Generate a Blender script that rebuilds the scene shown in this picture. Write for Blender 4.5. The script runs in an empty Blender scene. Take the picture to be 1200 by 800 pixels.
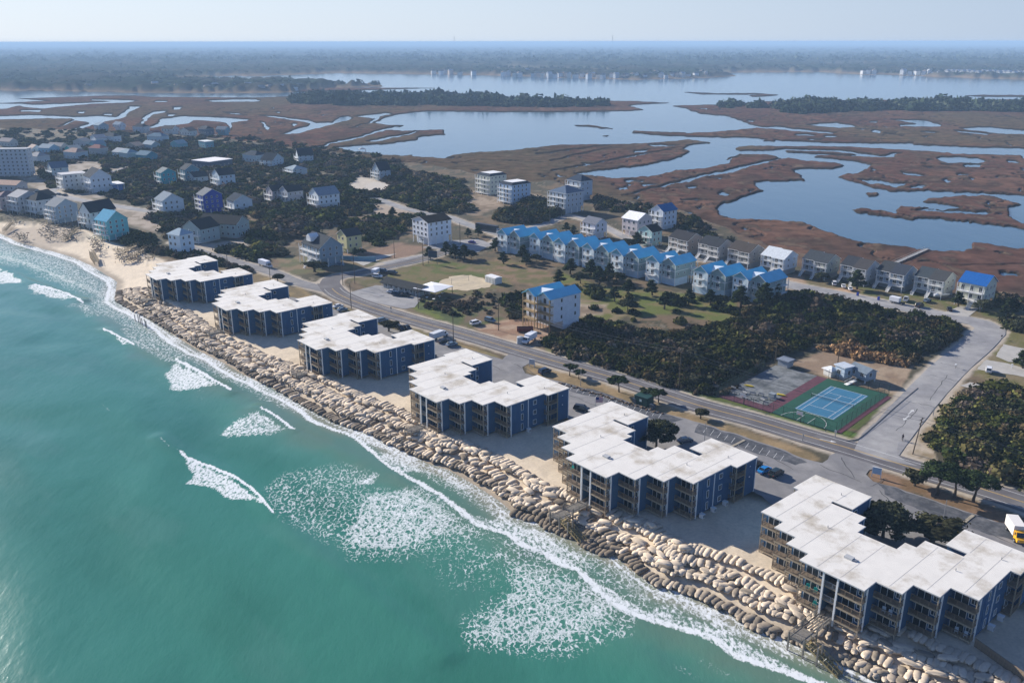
import bpy, math, random
import numpy as np
from mathutils import Vector, Matrix
R = math.radians
random.seed(7); RNG = np.random.default_rng(11)
sc = bpy.context.scene
COL = sc.collection

# ---------------------------------------------------------------- camera
GZ = 3.0                       # level of the sand and town ground above the sea
CAMZ = 103.0
FPX, PITCH = 1015.0, math.atan(351.0 / 1015.0)
cam = bpy.data.objects.new('camera', bpy.data.cameras.new('camera'))
COL.objects.link(cam)
cam.data.sensor_width = 36.0
cam.data.lens = FPX / 1200.0 * 36.0
cam.data.clip_start = 1.0
cam.data.clip_end = 200000.0
cam.location = (0, 0, CAMZ)
cam.rotation_euler = (R(90) - PITCH, R(0.06), 0)
sc.camera = cam

# ---------------------------------------------------------------- light
SUN_AZ, SUN_EL = R(-50.0), R(24.0)          # azimuth from +Y towards +X
w = bpy.data.worlds.new('World'); sc.world = w; w.use_nodes = True
nt = w.node_tree; bg = nt.nodes['Background']
sky = nt.nodes.new('ShaderNodeTexSky'); sky.sky_type = 'NISHITA'
sky.sun_disc = False; sky.sun_elevation = SUN_EL; sky.sun_rotation = SUN_AZ
sky.air_density = 1.0; sky.dust_density = 0.2; sky.ozone_density = 3.0
tn = nt.nodes.new('ShaderNodeMix'); tn.data_type = 'RGBA'; tn.blend_type = 'MULTIPLY'; tn.inputs['Factor'].default_value = 1; tn.inputs[7].default_value = (.86, .93, 1.22, 1)
hm = nt.nodes.new('ShaderNodeMix'); hm.data_type = 'RGBA'; hz_ = nt.nodes.new('ShaderNodeMix'); hz_.data_type = 'RGBA'; hz_.inputs[6].default_value = (4.3, 5.4, 7.1, 1); hz_.inputs[7].default_value = (7.2, 8.0, 8.9, 1)   # pale haze round the horizon, paler towards the sun
wc = nt.nodes.new('ShaderNodeTexCoord'); dt = nt.nodes.new('ShaderNodeVectorMath'); dt.operation = 'DOT_PRODUCT'; dt.inputs[1].default_value = (math.sin(SUN_AZ), math.cos(SUN_AZ), 0)
mz = nt.nodes.new('ShaderNodeMapRange'); mz.inputs[1].default_value = .1; mz.inputs[2].default_value = 1.0; nt.links.new(wc.outputs['Generated'], dt.inputs[0]); nt.links.new(dt.outputs['Value'], mz.inputs[0]); nt.links.new(mz.outputs[0], hz_.inputs['Factor']); nt.links.new(hz_.outputs[2], hm.inputs[7]); sx_ = nt.nodes.new('ShaderNodeSeparateXYZ'); mp_ = nt.nodes.new('ShaderNodeMapRange'); mp_.interpolation_type = 'SMOOTHSTEP'
mp_.inputs[1].default_value = -.02; mp_.inputs[2].default_value = .32; mp_.inputs[3].default_value = .9; mp_.inputs[4].default_value = 0
nt.links.new(wc.outputs['Generated'], sx_.inputs[0]); nt.links.new(sx_.outputs[2], mp_.inputs[0]); nt.links.new(mp_.outputs[0], hm.inputs['Factor'])
nt.links.new(sky.outputs[0], tn.inputs[6]); nt.links.new(tn.outputs[2], hm.inputs[6]); nt.links.new(hm.outputs[2], bg.inputs[0]); bg.inputs[1].default_value = 0.07
sun = bpy.data.objects.new('sun', bpy.data.lights.new('sun', 'SUN')); COL.objects.link(sun)
sun.data.energy = 5.0; sun.data.angle = R(0.5); sun.data.color = (1.0, 0.93, 0.84)
ld = Vector((-math.sin(SUN_AZ) * math.cos(SUN_EL), -math.cos(SUN_AZ) * math.cos(SUN_EL), -math.sin(SUN_EL)))
sun.rotation_euler = ld.to_track_quat('-Z', 'Y').to_euler()
sc.view_settings.view_transform = 'Standard'; sc.view_settings.look = 'None'
sc.view_settings.exposure = 0.66; sc.view_settings.gamma = 1.0
sc.cycles.max_bounces = 6; sc.cycles.volume_bounces = 1
sc.cycles.transparent_max_bounces = 8
HAZE, HAZECOL = 1.35e-4, (.50, .73, 1.0, 1)

# ---------------------------------------------------------------- helpers: survey (picture points measured onto the ground)
CP, SP = math.cos(PITCH), math.sin(PITCH)
def at(px, py, z=GZ):
    a = (px - 600.0) / FPX; b = (400.0 - py) / FPX
    t = (z - CAMZ) / (-SP + b * CP)
    return (a * t, (CP + b * SP) * t)
def at_np(px, py, z):
    a = (px - 600.0) / FPX; b = (400.0 - py) / FPX
    t = (z - CAMZ) / (-SP + b * CP)
    return a * t, (CP + b * SP) * t
def to_px(x, y, z):
    dz = z - CAMZ; f = y * CP - dz * SP; u = y * SP + dz * CP
    return 600 + FPX * x / f, 400 - FPX * u / f
UD = np.array((.655, -.756)); VD = np.array((.756, .655)); TURN = math.atan2(-.756, .655)

def hsh(ix, iy, s):
    n = (ix.astype(np.int64) * 374761393 + iy.astype(np.int64) * 668265263 + s * 974711) & 0x7fffffff
    n = ((n ^ (n >> 13)) * 1274126177) & 0x7fffffff
    return ((n ^ (n >> 16)) & 0xffff) / 65535.0
def vnoise(x, y, s=0):
    x = np.asarray(x, float); y = np.asarray(y, float)
    ix = np.floor(x); iy = np.floor(y); fx = x - ix; fy = y - iy
    fx = fx * fx * (3 - 2 * fx); fy = fy * fy * (3 - 2 * fy)
    a = hsh(ix, iy, s); b = hsh(ix + 1, iy, s); c = hsh(ix, iy + 1, s); d = hsh(ix + 1, iy + 1, s)
    return (a * (1 - fx) + b * fx) * (1 - fy) + (c * (1 - fx) + d * fx) * fy
def fbm(x, y, s=0, o=4):
    t = 0; a = .5
    for k in range(o):
        t = t + a * vnoise(np.asarray(x) * 2 ** k, np.asarray(y) * 2 ** k, s + k * 17); a *= .5
    return t / (1 - .5 ** o)
def sstep(a, b, x):
    t = np.clip((x - a) / (b - a), 0, 1); return t * t * (3 - 2 * t)
def seg_d(X, Y, pts, closed):
    d = np.full(X.shape, 1e9); p = list(pts)
    if closed: p = p + [p[0]]
    for (x0, y0), (x1, y1) in zip(p[:-1], p[1:]):
        dx, dy = x1 - x0, y1 - y0; L = dx * dx + dy * dy + 1e-9
        t = np.clip(((X - x0) * dx + (Y - y0) * dy) / L, 0, 1)
        d = np.minimum(d, (X - x0 - t * dx) ** 2 + (Y - y0 - t * dy) ** 2)
    return np.sqrt(d)
def inside(X, Y, poly):
    c = np.zeros(X.shape, bool); n = len(poly)
    for i in range(n):
        x0, y0 = poly[i]; x1, y1 = poly[(i + 1) % n]
        if y0 == y1: continue
        m = ((y0 > Y) != (y1 > Y)) & (X < (x1 - x0) * (Y - y0) / (y1 - y0) + x0)
        c ^= m
    return c
def psd(X, Y, poly, mg=12):          # signed distance, + inside
    out = np.full(X.shape, -99.0)
    xs = [p[0] for p in poly]; ys = [p[1] for p in poly]
    m = (X > min(xs) - mg) & (X < max(xs) + mg) & (Y > min(ys) - mg) & (Y < max(ys) + mg)
    if m.any():
        x, y = X[m], Y[m]; d = seg_d(x, y, poly, True)
        out[m] = np.where(inside(x, y, poly), d, -d)
    return out
def pline_d(X, Y, pts, mg=14):
    out = np.full(X.shape, 99.0)
    xs = [p[0] for p in pts]; ys = [p[1] for p in pts]
    m = (X > min(xs) - mg) & (X < max(xs) + mg) & (Y > min(ys) - mg) & (Y < max(ys) + mg)
    if m.any(): out[m] = seg_d(X[m], Y[m], pts, False)
    return out
def cr(ox, oy, s, pts): return [(ox + a / s, oy + b / s) for a, b in pts]

# ---------------------------------------------------------------- helpers: objects
def tag(o, label=None, cat=None, group=None, kind=None):
    if label: o['label'] = label
    if cat: o['category'] = cat
    if group: o['group'] = group
    if kind: o['kind'] = kind
    return o
def link(name, data, parent=None, loc=None, rz=None):
    o = bpy.data.objects.new(name, data); COL.objects.link(o)
    if parent: o.parent = parent
    if loc is not None: o.location = loc
    if rz is not None: o.rotation_euler = (0, 0, rz)
    return o
def empty(name, loc, rz=0, label=None, cat=None, group=None):
    o = link(name, None, None, loc, rz); o.empty_display_size = .5
    return tag(o, label, cat, group)
KIDS = {}
def copy_tree(o, loc=None, rz=None, label=None, group=None, parent=None, scale=None):
    c = o.copy(); COL.objects.link(c)
    if parent is not None: c.parent = parent
    if loc is not None: c.location = loc
    if rz is not None: c.rotation_euler = (0, 0, rz)
    if scale is not None: c.scale = scale if hasattr(scale, '__len__') else (scale,) * 3
    if label: c['label'] = label
    if group: c['group'] = group
    if o not in KIDS: KIDS[o] = list(o.children)
    for ch in KIDS[o]: copy_tree(ch, parent=c)
    return c
class MB:
    def __init__(s): s.v = []; s.f = []; s.m = []
    def add(s, vs, fs, mi=0):
        k = len(s.v); s.v += [tuple(p) for p in vs]
        for f in fs: s.f.append(tuple(i + k for i in f)); s.m.append(mi)
        return s
    def box(s, x0, x1, y0, y1, z0, z1, mi=0):
        return s.add([(x0, y0, z0), (x1, y0, z0), (x1, y1, z0), (x0, y1, z0), (x0, y0, z1), (x1, y0, z1), (x1, y1, z1), (x0, y1, z1)],
                     [(0, 3, 2, 1), (4, 5, 6, 7), (0, 1, 5, 4), (1, 2, 6, 5), (2, 3, 7, 6), (3, 0, 4, 7)], mi)
    def bar(s, p, q, w=.1, h=None, mi=0):
        p = Vector(p); q = Vector(q); h = h or w; d = (q - p)
        if d.length < 1e-6: return s
        d.normalize(); up = Vector((0, 0, 1)) if abs(d.z) < .95 else Vector((1, 0, 0))
        a = d.cross(up).normalized() * (w / 2); b = a.cross(d).normalized() * (h / 2)
        vs = [p - a - b, p + a - b, p + a + b, p - a + b, q - a - b, q + a - b, q + a + b, q - a + b]
        return s.add(vs, [(3, 2, 1, 0), (4, 5, 6, 7), (0, 1, 5, 4), (1, 2, 6, 5), (2, 3, 7, 6), (3, 0, 4, 7)], mi)
    def tube(s, p, q, r0, r1=None, n=6, mi=0):
        p = Vector(p); q = Vector(q); r1 = r0 if r1 is None else r1; d = (q - p).normalized()
        up = Vector((0, 0, 1)) if abs(d.z) < .95 else Vector((1, 0, 0))
        a = d.cross(up).normalized(); b = a.cross(d).normalized(); vs = []
        for c, r in ((p, r0), (q, r1)):
            for i in range(n): t = 2 * math.pi * i / n; vs.append(c + a * math.cos(t) * r + b * math.sin(t) * r)
        fs = [(i, (i + 1) % n, n + (i + 1) % n, n + i) for i in range(n)] + [tuple(range(n))[::-1], tuple(range(n, 2 * n))]
        return s.add(vs, fs, mi)
    def prism(s, poly, z0, z1, mi=0, cap=True):
        n = len(poly); vs = [(x, y, z0) for x, y in poly] + [(x, y, z1) for x, y in poly]
        fs = [(i, (i + 1) % n, n + (i + 1) % n, n + i) for i in range(n)]
        if cap: fs += [tuple(range(n, 2 * n)), tuple(range(n))[::-1]]
        return s.add(vs, fs, mi)
    def mesh(s, name, mats):
        me = bpy.data.meshes.new(name); me.from_pydata(s.v, [], s.f)
        for m in (mats if isinstance(mats, (list, tuple)) else [mats]): me.materials.append(m)
        if any(s.m): me.polygons.foreach_set('material_index', s.m)
        me.update(); return me
    def build(s, name, mats, parent=None, loc=None, rz=None): return link(name, s.mesh(name, mats), parent, loc, rz)
def np_mesh(name, V, F, mat, col=None, smooth=True, attrs=None, npv=None):
    V = np.asarray(V, np.float32); F = np.asarray(F, np.int32); k = F.shape[1]
    me = bpy.data.meshes.new(name); me.vertices.add(len(V)); me.vertices.foreach_set('co', V.ravel())
    me.loops.add(F.size); me.loops.foreach_set('vertex_index', F.ravel())
    me.polygons.add(len(F)); me.polygons.foreach_set('loop_start', np.arange(0, F.size, k, dtype=np.int32))
    me.update(calc_edges=True); me.validate()
    if smooth: me.polygons.foreach_set('use_smooth', np.ones(len(me.polygons), bool))
    if col is not None:
        a = me.color_attributes.new('tint', 'FLOAT_COLOR', 'POINT')
        c = np.ones((len(V), 4), np.float32); c[:, :3] = col; a.data.foreach_set('color', c.ravel())
    for nm, ar in (attrs or {}).items():
        a = me.attributes.new(nm, 'FLOAT', 'POINT'); a.data.foreach_set('value', np.asarray(ar, np.float32).ravel())
    me.materials.append(mat); return me

# ---------------------------------------------------------------- materials
MATS = {}
def mat(name, color=(.5, .5, .5), rough=.8, spec=.3, metal=0, var=0.0, vscale=1.0, bump=0.0, bscale=5.0, attr=False, color2=None, wave=None, objvar=0.0):
    if name in MATS: return MATS[name]
    m = bpy.data.materials.new(name); m.use_nodes = True; t = m.node_tree; n = t.nodes; L = t.links
    b = n['Principled BSDF']; b.inputs['Roughness'].default_value = rough
    b.inputs['Specular IOR Level'].default_value = spec; b.inputs['Metallic'].default_value = metal
    tc = n.new('ShaderNodeTexCoord'); src = None; rv = tc.outputs['Object']
    if color2 is not None:      # stains differ from copy to copy
        oi_ = n.new('ShaderNodeObjectInfo'); ml_ = n.new('ShaderNodeMath'); ml_.operation = 'MULTIPLY'; ml_.inputs[1].default_value = 400; ad_ = n.new('ShaderNodeVectorMath'); L.new(oi_.outputs['Random'], ml_.inputs[0]); L.new(rv, ad_.inputs[0]); L.new(ml_.outputs[0], ad_.inputs[1]); rv = ad_.outputs[0]
    if attr:
        a = n.new('ShaderNodeAttribute'); a.attribute_name = 'tint'; src = a.outputs['Color']
    elif color2 is not None:
        nz = n.new('ShaderNodeTexNoise'); nz.inputs['Scale'].default_value = vscale; nz.inputs['Detail'].default_value = 6
        nz.inputs['Roughness'].default_value = .65
        L.new(rv, nz.inputs['Vector'])
        cr_ = n.new('ShaderNodeValToRGB'); cr_.color_ramp.elements[0].position = .42; cr_.color_ramp.elements[1].position = .66
        cr_.color_ramp.elements[0].color = (*color, 1); cr_.color_ramp.elements[1].color = (*color2, 1)
        L.new(nz.outputs['Fac'], cr_.inputs[0]); src = cr_.outputs[0]
    if var > 0 or objvar > 0:
        nz = n.new('ShaderNodeTexNoise'); nz.inputs['Scale'].default_value = vscale * (1 if not color2 else 3.1); nz.inputs['Detail'].default_value = 5
        nz.inputs['Roughness'].default_value = .6
        L.new(tc.outputs['Object'], nz.inputs['Vector'])
        mr = n.new('ShaderNodeMapRange'); mr.inputs[1].default_value = .3; mr.inputs[2].default_value = .7
        mr.inputs[3].default_value = 1 - var; mr.inputs[4].default_value = 1 + var; L.new(nz.outputs['Fac'], mr.inputs[0])
        f = mr.outputs[0]
        if objvar > 0:
            oi = n.new('ShaderNodeObjectInfo'); m2 = n.new('ShaderNodeMapRange'); m2.inputs[3].default_value = 1 - objvar; m2.inputs[4].default_value = 1 + objvar
            L.new(oi.outputs['Random'], m2.inputs[0]); mu = n.new('ShaderNodeMath'); mu.operation = 'MULTIPLY'
            L.new(f, mu.inputs[0]); L.new(m2.outputs[0], mu.inputs[1]); f = mu.outputs[0]
        mx = n.new('ShaderNodeVectorMath'); mx.operation = 'SCALE'
        if src is None: mx.inputs[0].default_value = color
        else: L.new(src, mx.inputs[0])
        L.new(f, mx.inputs['Scale']); src = mx.outputs[0]
    if src is None: b.inputs['Base Color'].default_value = (*color, 1)
    else: L.new(src, b.inputs['Base Color'])
    if bump > 0:
        bz = n.new('ShaderNodeTexNoise'); bz.inputs['Scale'].default_value = bscale; bz.inputs['Detail'].default_value = 4
        L.new(tc.outputs['Object'], bz.inputs['Vector']); h = bz.outputs['Fac']
        bp = n.new('ShaderNodeBump'); bp.inputs['Strength'].default_value = bump; bp.inputs['Distance'].default_value = .1
        L.new(h, bp.inputs['Height']); L.new(bp.outputs[0], b.inputs['Normal'])
    elif wave:
        wv = n.new('ShaderNodeTexWave'); wv.bands_direction = wave[0]; wv.inputs['Scale'].default_value = wave[1]
        L.new(tc.outputs['Object'], wv.inputs['Vector'])
        bp = n.new('ShaderNodeBump'); bp.inputs['Strength'].default_value = .5; bp.inputs['Distance'].default_value = .04
        L.new(wv.outputs['Fac'], bp.inputs['Height']); L.new(bp.outputs[0], b.inputs['Normal'])
    MATS[name] = m; return m
def paint(c): # flat coloured house paint, cached by colour
    return mat('paint_%d_%d_%d' % tuple(int(x * 255) for x in c), c, .75, .25, var=.07, vscale=.6, wave=('Z', 3.2))
def shingle(c): return mat('shingle_%d_%d_%d' % tuple(int(x * 255) for x in c), (tuple(x * .42 for x in c) if max(c) < .2 else c), .9, .08, var=.16, vscale=1.3, bump=.3, bscale=3)
WHITE = mat('white_trim', (.78, .78, .76), .6, var=.05, vscale=2)
WOOD = mat('weathered_wood', (.20, .145, .095), .85, var=.3, vscale=2.5)
PALEWOOD = mat('pale_wood', (.36, .28, .17), .85, var=.25, vscale=2.5)
GREYWOOD = mat('grey_wood', (.25, .23, .2), .9, var=.25, vscale=2)
GLASS = mat('window_glass', (.02, .03, .04), .08, .6)
DARK = mat('dark_gap', (.03, .03, .035), .8)
METAL = mat('dull_metal', (.4, .41, .42), .45, metal=.7)
RUBBER = mat('rubber', (.02, .02, .02), .8)
CONC = mat('concrete', (.42, .40, .36), .9, var=.12, vscale=.5)
BARK = mat('bark', (.09, .07, .05), .95, var=.3, vscale=3)
LEAF = mat('foliage', attr=True, rough=1, spec=.0, var=.3, vscale=.5)
# ================================================================ TERRAIN AND WATER
def grid_faces(nr, nc):
    i = np.arange(nr * nc).reshape(nr, nc)
    return np.stack([i[:-1, :-1], i[1:, :-1], i[1:, 1:], i[:-1, 1:]], -1).reshape(-1, 4)
def survey_grid(cols, rows, z):
    PX, PY = np.meshgrid(cols, rows); X, Y = at_np(PX, PY, z); return PX, PY, X, Y

# waterline of the ocean (survey points, sea level)
WL = [(-420, 236), (-200, 250), (-60, 262), (0, 274), (18, 283), (40, 289), (80, 300), (105, 311), (135, 330), (133, 341), (135, 352), (152, 362), (178, 376), (206, 396), (232, 412), (258, 425), (284, 440), (318, 456),
      (345, 470), (375, 486), (400, 498), (424, 506), (446, 518), (478, 534), (500, 544), (524, 552), (550, 567), (580, 586), (596, 600), (628, 610), (648, 620),
      (672, 628), (692, 641), (714, 648), (728, 662), (742, 673), (764, 688), (805, 699), (842, 715), (890, 738), (925, 752), (960, 766), (1010, 790), (1080, 822), (1180, 866), (1320, 930)]
WLW = [at(x, y, 0) for x, y in WL]
def shore_d(X, Y):                     # metres inland of the waterline (negative at sea)
    d = seg_d(X, Y, WLW, False)
    sea = WLW + [(400, -300), (-3000, -300), (-3000, 900)]
    return np.where(inside(X, Y, sea), -d, d)
def beach_w(X, Y):                     # width over which the beach climbs: narrow by the blocks, wide further along
    return np.where(Y > 350, 30, 12.5) * sstep(355, 345, Y) + 30 * (1 - sstep(355, 345, Y)) * 1.0
def ground_z(X, Y, d=None):
    X = np.asarray(X, float); Y = np.asarray(Y, float)
    if d is None: d = shore_d(X, Y)
    k = sstep(345, 372, Y); wd = 11 * (1 - k) + 34 * k
    z = np.where(d < 0, d * .07, .25 * np.clip(d / 2.5, 0, 1) + (GZ - .25) * sstep(2.0, 1, wd) * 0)
    z = np.where(d >= 0, .22 * np.clip(d / 2.5, 0, 1) + (GZ - .22) * np.clip((d - 2.0) / wd, 0, 1), z)
    return np.maximum(z, -3)

# ---- town and beach ground
PX, PY, X, Y = survey_grid(np.arange(-260, 1430, 2.2), np.concatenate([np.arange(128, 420, 1.35), np.arange(420, 900, 2.2)]), GZ)
TOWN = [(-500, 150), (0, 147), (60, 148), (150, 152), (230, 156), (280, 160), (330, 168), (400, 176), (450, 183), (500, 190), (560, 200), (600, 207), (650, 209), (690, 228),
        (740, 232), (800, 244), (860, 266), (900, 283), (960, 298), (1050, 312), (1120, 326), (1200, 343), (1290, 358), (1600, 400), (1600, 1200), (-500, 1200)]
sd = psd(PX + 6 * (vnoise(PX / 14, PY / 5, 3) - .5), PY + 3 * (vnoise(PX / 10, PY / 4, 5) - .5), TOWN, 900)
d = shore_d(X, Y)
Z = ground_z(X, Y, d)
Z = np.where(d > 20, -.5 + (GZ + .5) * sstep(-1, 4, sd) , Z)
rel = fbm(X / 9, Y / 9, 2, 3) - .75
Z = Z + np.where(d > 14, rel * .12, 0) - .05
Z = Z + np.where((d > 0) & (d < 40), .25 * (fbm(X / 6, Y / 6, 9, 3) - .5) * sstep(3, 8, d), 0)
n1 = fbm(X / 14, Y / 14, 21, 5); n2 = fbm(X / 4, Y / 4, 31, 4); n3 = fbm(X / 40, Y / 40, 41, 3)
C = np.zeros(X.shape + (3,))
def lay(color, m):
    global C
    C = C * (1 - m[..., None]) + np.array(color) * m[..., None]
C[:] = (.085, .075, .048)                                  # scrubby brown ground
lay((.16, .115, .07), sstep(.48, .62, n1)); lay((.05, .052, .03), sstep(.55, .7, n2)); lay((.26, .21, .15), sstep(.66, .74, n2) * .6)
def zone(poly, color, soft=2.0, rough=4.0, s=0, amt=1.0, c2=None):
    q = psd(PX, PY, poly, 16) + rough * (n2 - .5) + rough * .6 * (n1 - .5)
    m = sstep(-soft, soft, q) * amt; lay(color, m)
    if c2 is not None: lay(c2, m * sstep(.42, .62, fbm(X / 5, Y / 5, 77 + s, 4)))
GRASS, GRASS2, STRAW, DIRT, SAND = (.085, .15, .025), (.13, .155, .035), (.25, .185, .09), (.24, .16, .10), (.70, .59, .44)
# marsh edge of the town, lots and clearings
zone([(840, 258), (1200, 330), (1300, 345), (1300, 372), (1150, 352), (1000, 322), (900, 306)], (.11, .07, .045), c2=(.15, .1, .06))
zone(cr(420, 260, 1, [(-20, 60), (60, 52), (110, 56), (150, 80), (190, 120), (140, 140), (60, 128), (30, 90)]), (.17, .13, .08), c2=(.12, .11, .05))
zone([(446, 322), (505, 303), (560, 312), (595, 322), (600, 335), (500, 345), (470, 330)], (.16, .13, .06), c2=(.1, .12, .035))
zone([(490, 352), (560, 350), (600, 362), (640, 385), (600, 398), (540, 378), (490, 360)], (.15, .11, .07), c2=(.09, .1, .04))
zone([(470, 350), (500, 352), (545, 370), (535, 382), (485, 362)], GRASS2, c2=(.08, .1, .04))
zone([(590, 300), (640, 318), (665, 330), (660, 345), (600, 330), (545, 315)], (.22, .15, .09), c2=(.13, .12, .05))
zone([(655, 318), (700, 335), (770, 342), (860, 352), (868, 372), (850, 378), (790, 368), (740, 372), (690, 352), (655, 335)], (.115, .135, .035), c2=(.17, .14, .06))
zone([(640, 352), (700, 345), (742, 368), (700, 384), (680, 372)], (.12, .13, .035), c2=(.22, .17, .1))
zone([(668, 355), (712, 356), (705, 368), (680, 372)], (.34, .27, .19), c2=(.2, .15, .1))
zone([(555, 383), (600, 372), (640, 378), (650, 395), (628, 405), (590, 400)], (.27, .17, .11), c2=(.36, .26, .18))
zone([(325, 300), (430, 297), (465, 300), (440, 312), (380, 318), (330, 322)], (.2, .15, .09), c2=(.12, .12, .06))
zone([(400, 298), (470, 284), (500, 290), (480, 302), (430, 306)], (.24, .16, .11))
zone([(240, 305), (330, 322), (368, 346), (355, 352), (300, 335), (240, 318)], STRAW, c2=(.17, .13, .07))
zone([(420, 206), (445, 210), (462, 219), (440, 224), (400, 222)], (.5, .44, .36))
zone([(425, 235), (470, 242), (480, 250), (440, 252), (420, 246)], (.36, .29, .22))
zone([(535, 226), (575, 222), (590, 240), (560, 252), (530, 248)], (.32, .25, .18), c2=(.2, .15, .1))
zone([(602, 222), (640, 232), (660, 244), (640, 246), (612, 236)], (.38, .31, .24))
zone([(20, 205), (60, 190), (110, 186), (140, 195), (120, 232), (60, 232)], (.36, .31, .25), c2=(.22, .18, .13))
zone([(130, 240), (170, 245), (215, 262), (200, 275), (150, 262)], (.36, .3, .24), c2=(.22, .18, .13))
zone([(310, 260), (345, 262), (330, 268), (305, 266)], (.42, .36, .29))
zone([(230, 285), (290, 280), (290, 288), (240, 296)], (.36, .31, .25))
zone([(1010, 335), (1140, 352), (1200, 372), (1200, 385), (1130, 378), (1030, 356), (960, 345), (900, 330), (920, 322)], (.16, .13, .07), c2=(.11, .12, .04))
zone([(914, 324), (940, 322), (946, 334), (922, 340)], (.34, .24, .16))
zone([(968, 338), (998, 336), (1010, 342), (985, 348)], (.4, .26, .16))
# verges along the main road
zone([(362, 346), (430, 370), (560, 408), (600, 425), (585, 430), (530, 408), (440, 380), (380, 362)], STRAW, c2=(.17, .15, .07))
zone([(612, 424), (700, 442), (820, 488), (950, 530), (962, 538), (940, 545), (870, 512), (760, 480), (680, 455), (618, 436)], (.30, .215, .115), rough=2.5, c2=(.2, .15, .08))
zone([(1014, 548), (1060, 560), (1120, 582), (1240, 622), (1240, 640), (1160, 610), (1080, 578), (1020, 562)], (.24, .15, .09), rough=2.5, c2=(.17, .11, .06))
zone([(640, 408), (760, 442), (900, 488), (1000, 512), (990, 518), (900, 500), (760, 455), (640, 420)], (.17, .155, .06), rough=2, c2=GRASS2)
zone([(780, 448), (860, 470), (980, 503), (1005, 508), (1010, 512), (940, 505), (860, 484), (775, 456)], GRASS, soft=1, rough=2, c2=(.1, .125, .03))
zone([(1040, 455), (1052, 462), (1006, 504), (984, 500)], (.1, .12, .035), soft=1, rough=1.5, c2=(.22, .17, .1))
zone([(965, 412), (1070, 430), (1050, 462), (960, 440), (925, 425)], (.25, .18, .12), c2=(.33, .25, .17))
zone([(1050, 520), (1068, 505), (1080, 480), (1100, 462), (1130, 450), (1110, 490), (1090, 520), (1100, 545), (1200, 590), (1240, 610), (1240, 628), (1150, 580), (1060, 540)], (.42, .35, .26), soft=1.5, c2=(.26, .2, .12))
zone([(1095, 548), (1200, 585), (1240, 600), (1240, 612), (1180, 596), (1100, 560)], (.2, .155, .08), c2=(.12, .13, .04))
zone([(1140, 440), (1160, 400), (1200, 380), (1300, 400), (1300, 470), (1200, 460)], (.2, .16, .09), c2=(.14, .13, .05))
# pale sandy shoulders
sh_lines = [([(320, 322), (360, 331), (400, 352), (460, 372), (560, 400), (640, 425), (700, 440), (820, 480), (940, 518), (1000, 534)], 9, (.50, .42, .33))]
# sand in front of and between the blocks, and the beach
rr = (X - Y) * .7071; nn = (X + Y) * .7071
m = sstep(2.5, -2.5, nn - 166 + 4 * (n2 - .5)) * sstep(-420, -350, rr * 0 - Y + 0)
m = sstep(2.5, -2.5, nn - 164 + 5 * (n2 - .5)) * (Y < 352)
lay((.66, .555, .41), m); lay((.58, .48, .35), m * sstep(.5, .7, n1))
bz = [(-300, 236), (-60, 252), (20, 258), (55, 262), (100, 268), (125, 282), (160, 293), (180, 300), (200, 308), (190, 330), (150, 345), (100, 340), (-60, 320), (-400, 280)]
zone(bz, SAND, 2, 3)
zone([(0, 262), (40, 262), (95, 268), (108, 278), (60, 284), (15, 284)], (.3, .25, .2), amt=.6)
lay((.36, .30, .225), sstep(5.0, 1.5, d + 3 * (n2 - .5)) * (d > -30))            # wet sand
ROADS = {}
ROADS['main'] = ([(384, 331), (392, 341), (406, 349), (432, 359), (470, 371), (520, 385), (560, 396.5), (600, 408.5), (640, 420.5), (720, 443), (772, 460), (820, 475.5), (880, 491.5), (940, 509.5), (990, 524), (1040, 539.5), (1090, 555), (1150, 573), (1215, 594), (1330, 632)], 9.6)
ROADS['link'] = ([(386, 334), (388, 327), (400, 323), (420, 320), (450, 313), (482, 306), (508, 299), (530, 291)], 8.5)
ROADS['back'] = ([(452, 309), (480, 303), (512, 297), (545, 291), (580, 285), (590, 277), (570, 270), (545, 262), (525, 254), (500, 250), (470, 243), (440, 232)], 6.5)
ROADS['old'] = ([(386, 340), (350, 331), (325, 321), (300, 313), (280, 308), (262, 302), (246, 298), (225, 291), (205, 283)], 7)
ROADS['side'] = ([(1026, 530), (1040, 512), (1064, 483), (1088, 456), (1116, 428), (1140, 408), (1154, 394), (1160, 386), (1148, 379), (1120, 373), (1090, 367), (1050, 359), (1010, 351), (960, 341), (920, 333), (890, 324)], 10.5)
ROADS['lane'] = ([(590, 274), (640, 262), (665, 252), (700, 262), (740, 282), (780, 298), (830, 306), (880, 318), (920, 331)], 5.5)
ROADS['west'] = ([(150, 196), (120, 205), (92, 215), (60, 223), (85, 232), (130, 240), (180, 248)], 7)
ROADW = {k: ([at(*p) for p in pl], wd) for k, (pl, wd) in ROADS.items()}
for k, (pl, wd) in ROADW.items():
    dd = seg_d(X, Y, pl, False)
    lay((.44, .38, .30), sstep(wd / 2 + 2.4, wd / 2 + .6, dd + 2.0 * (n2 - .5)) * (Z > 1))
C *= (.9 + .25 * (fbm(X / 1.3, Y / 1.3, 91, 3)))[..., None]
m_ground = mat('ground', attr=True, rough=.95, spec=.1, var=.12, vscale=1.4, bump=.35, bscale=1.2)
keep = (sd > -3) & (d > -26)
F = grid_faces(*X.shape); F = F[keep.ravel()[F].any(1)]
me = np_mesh('ground', np.stack([X, Y, Z], -1).reshape(-1, 3), F[:, ::-1], m_ground, C.reshape(-1, 3))
tag(link('ground', me), kind='structure')

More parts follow.
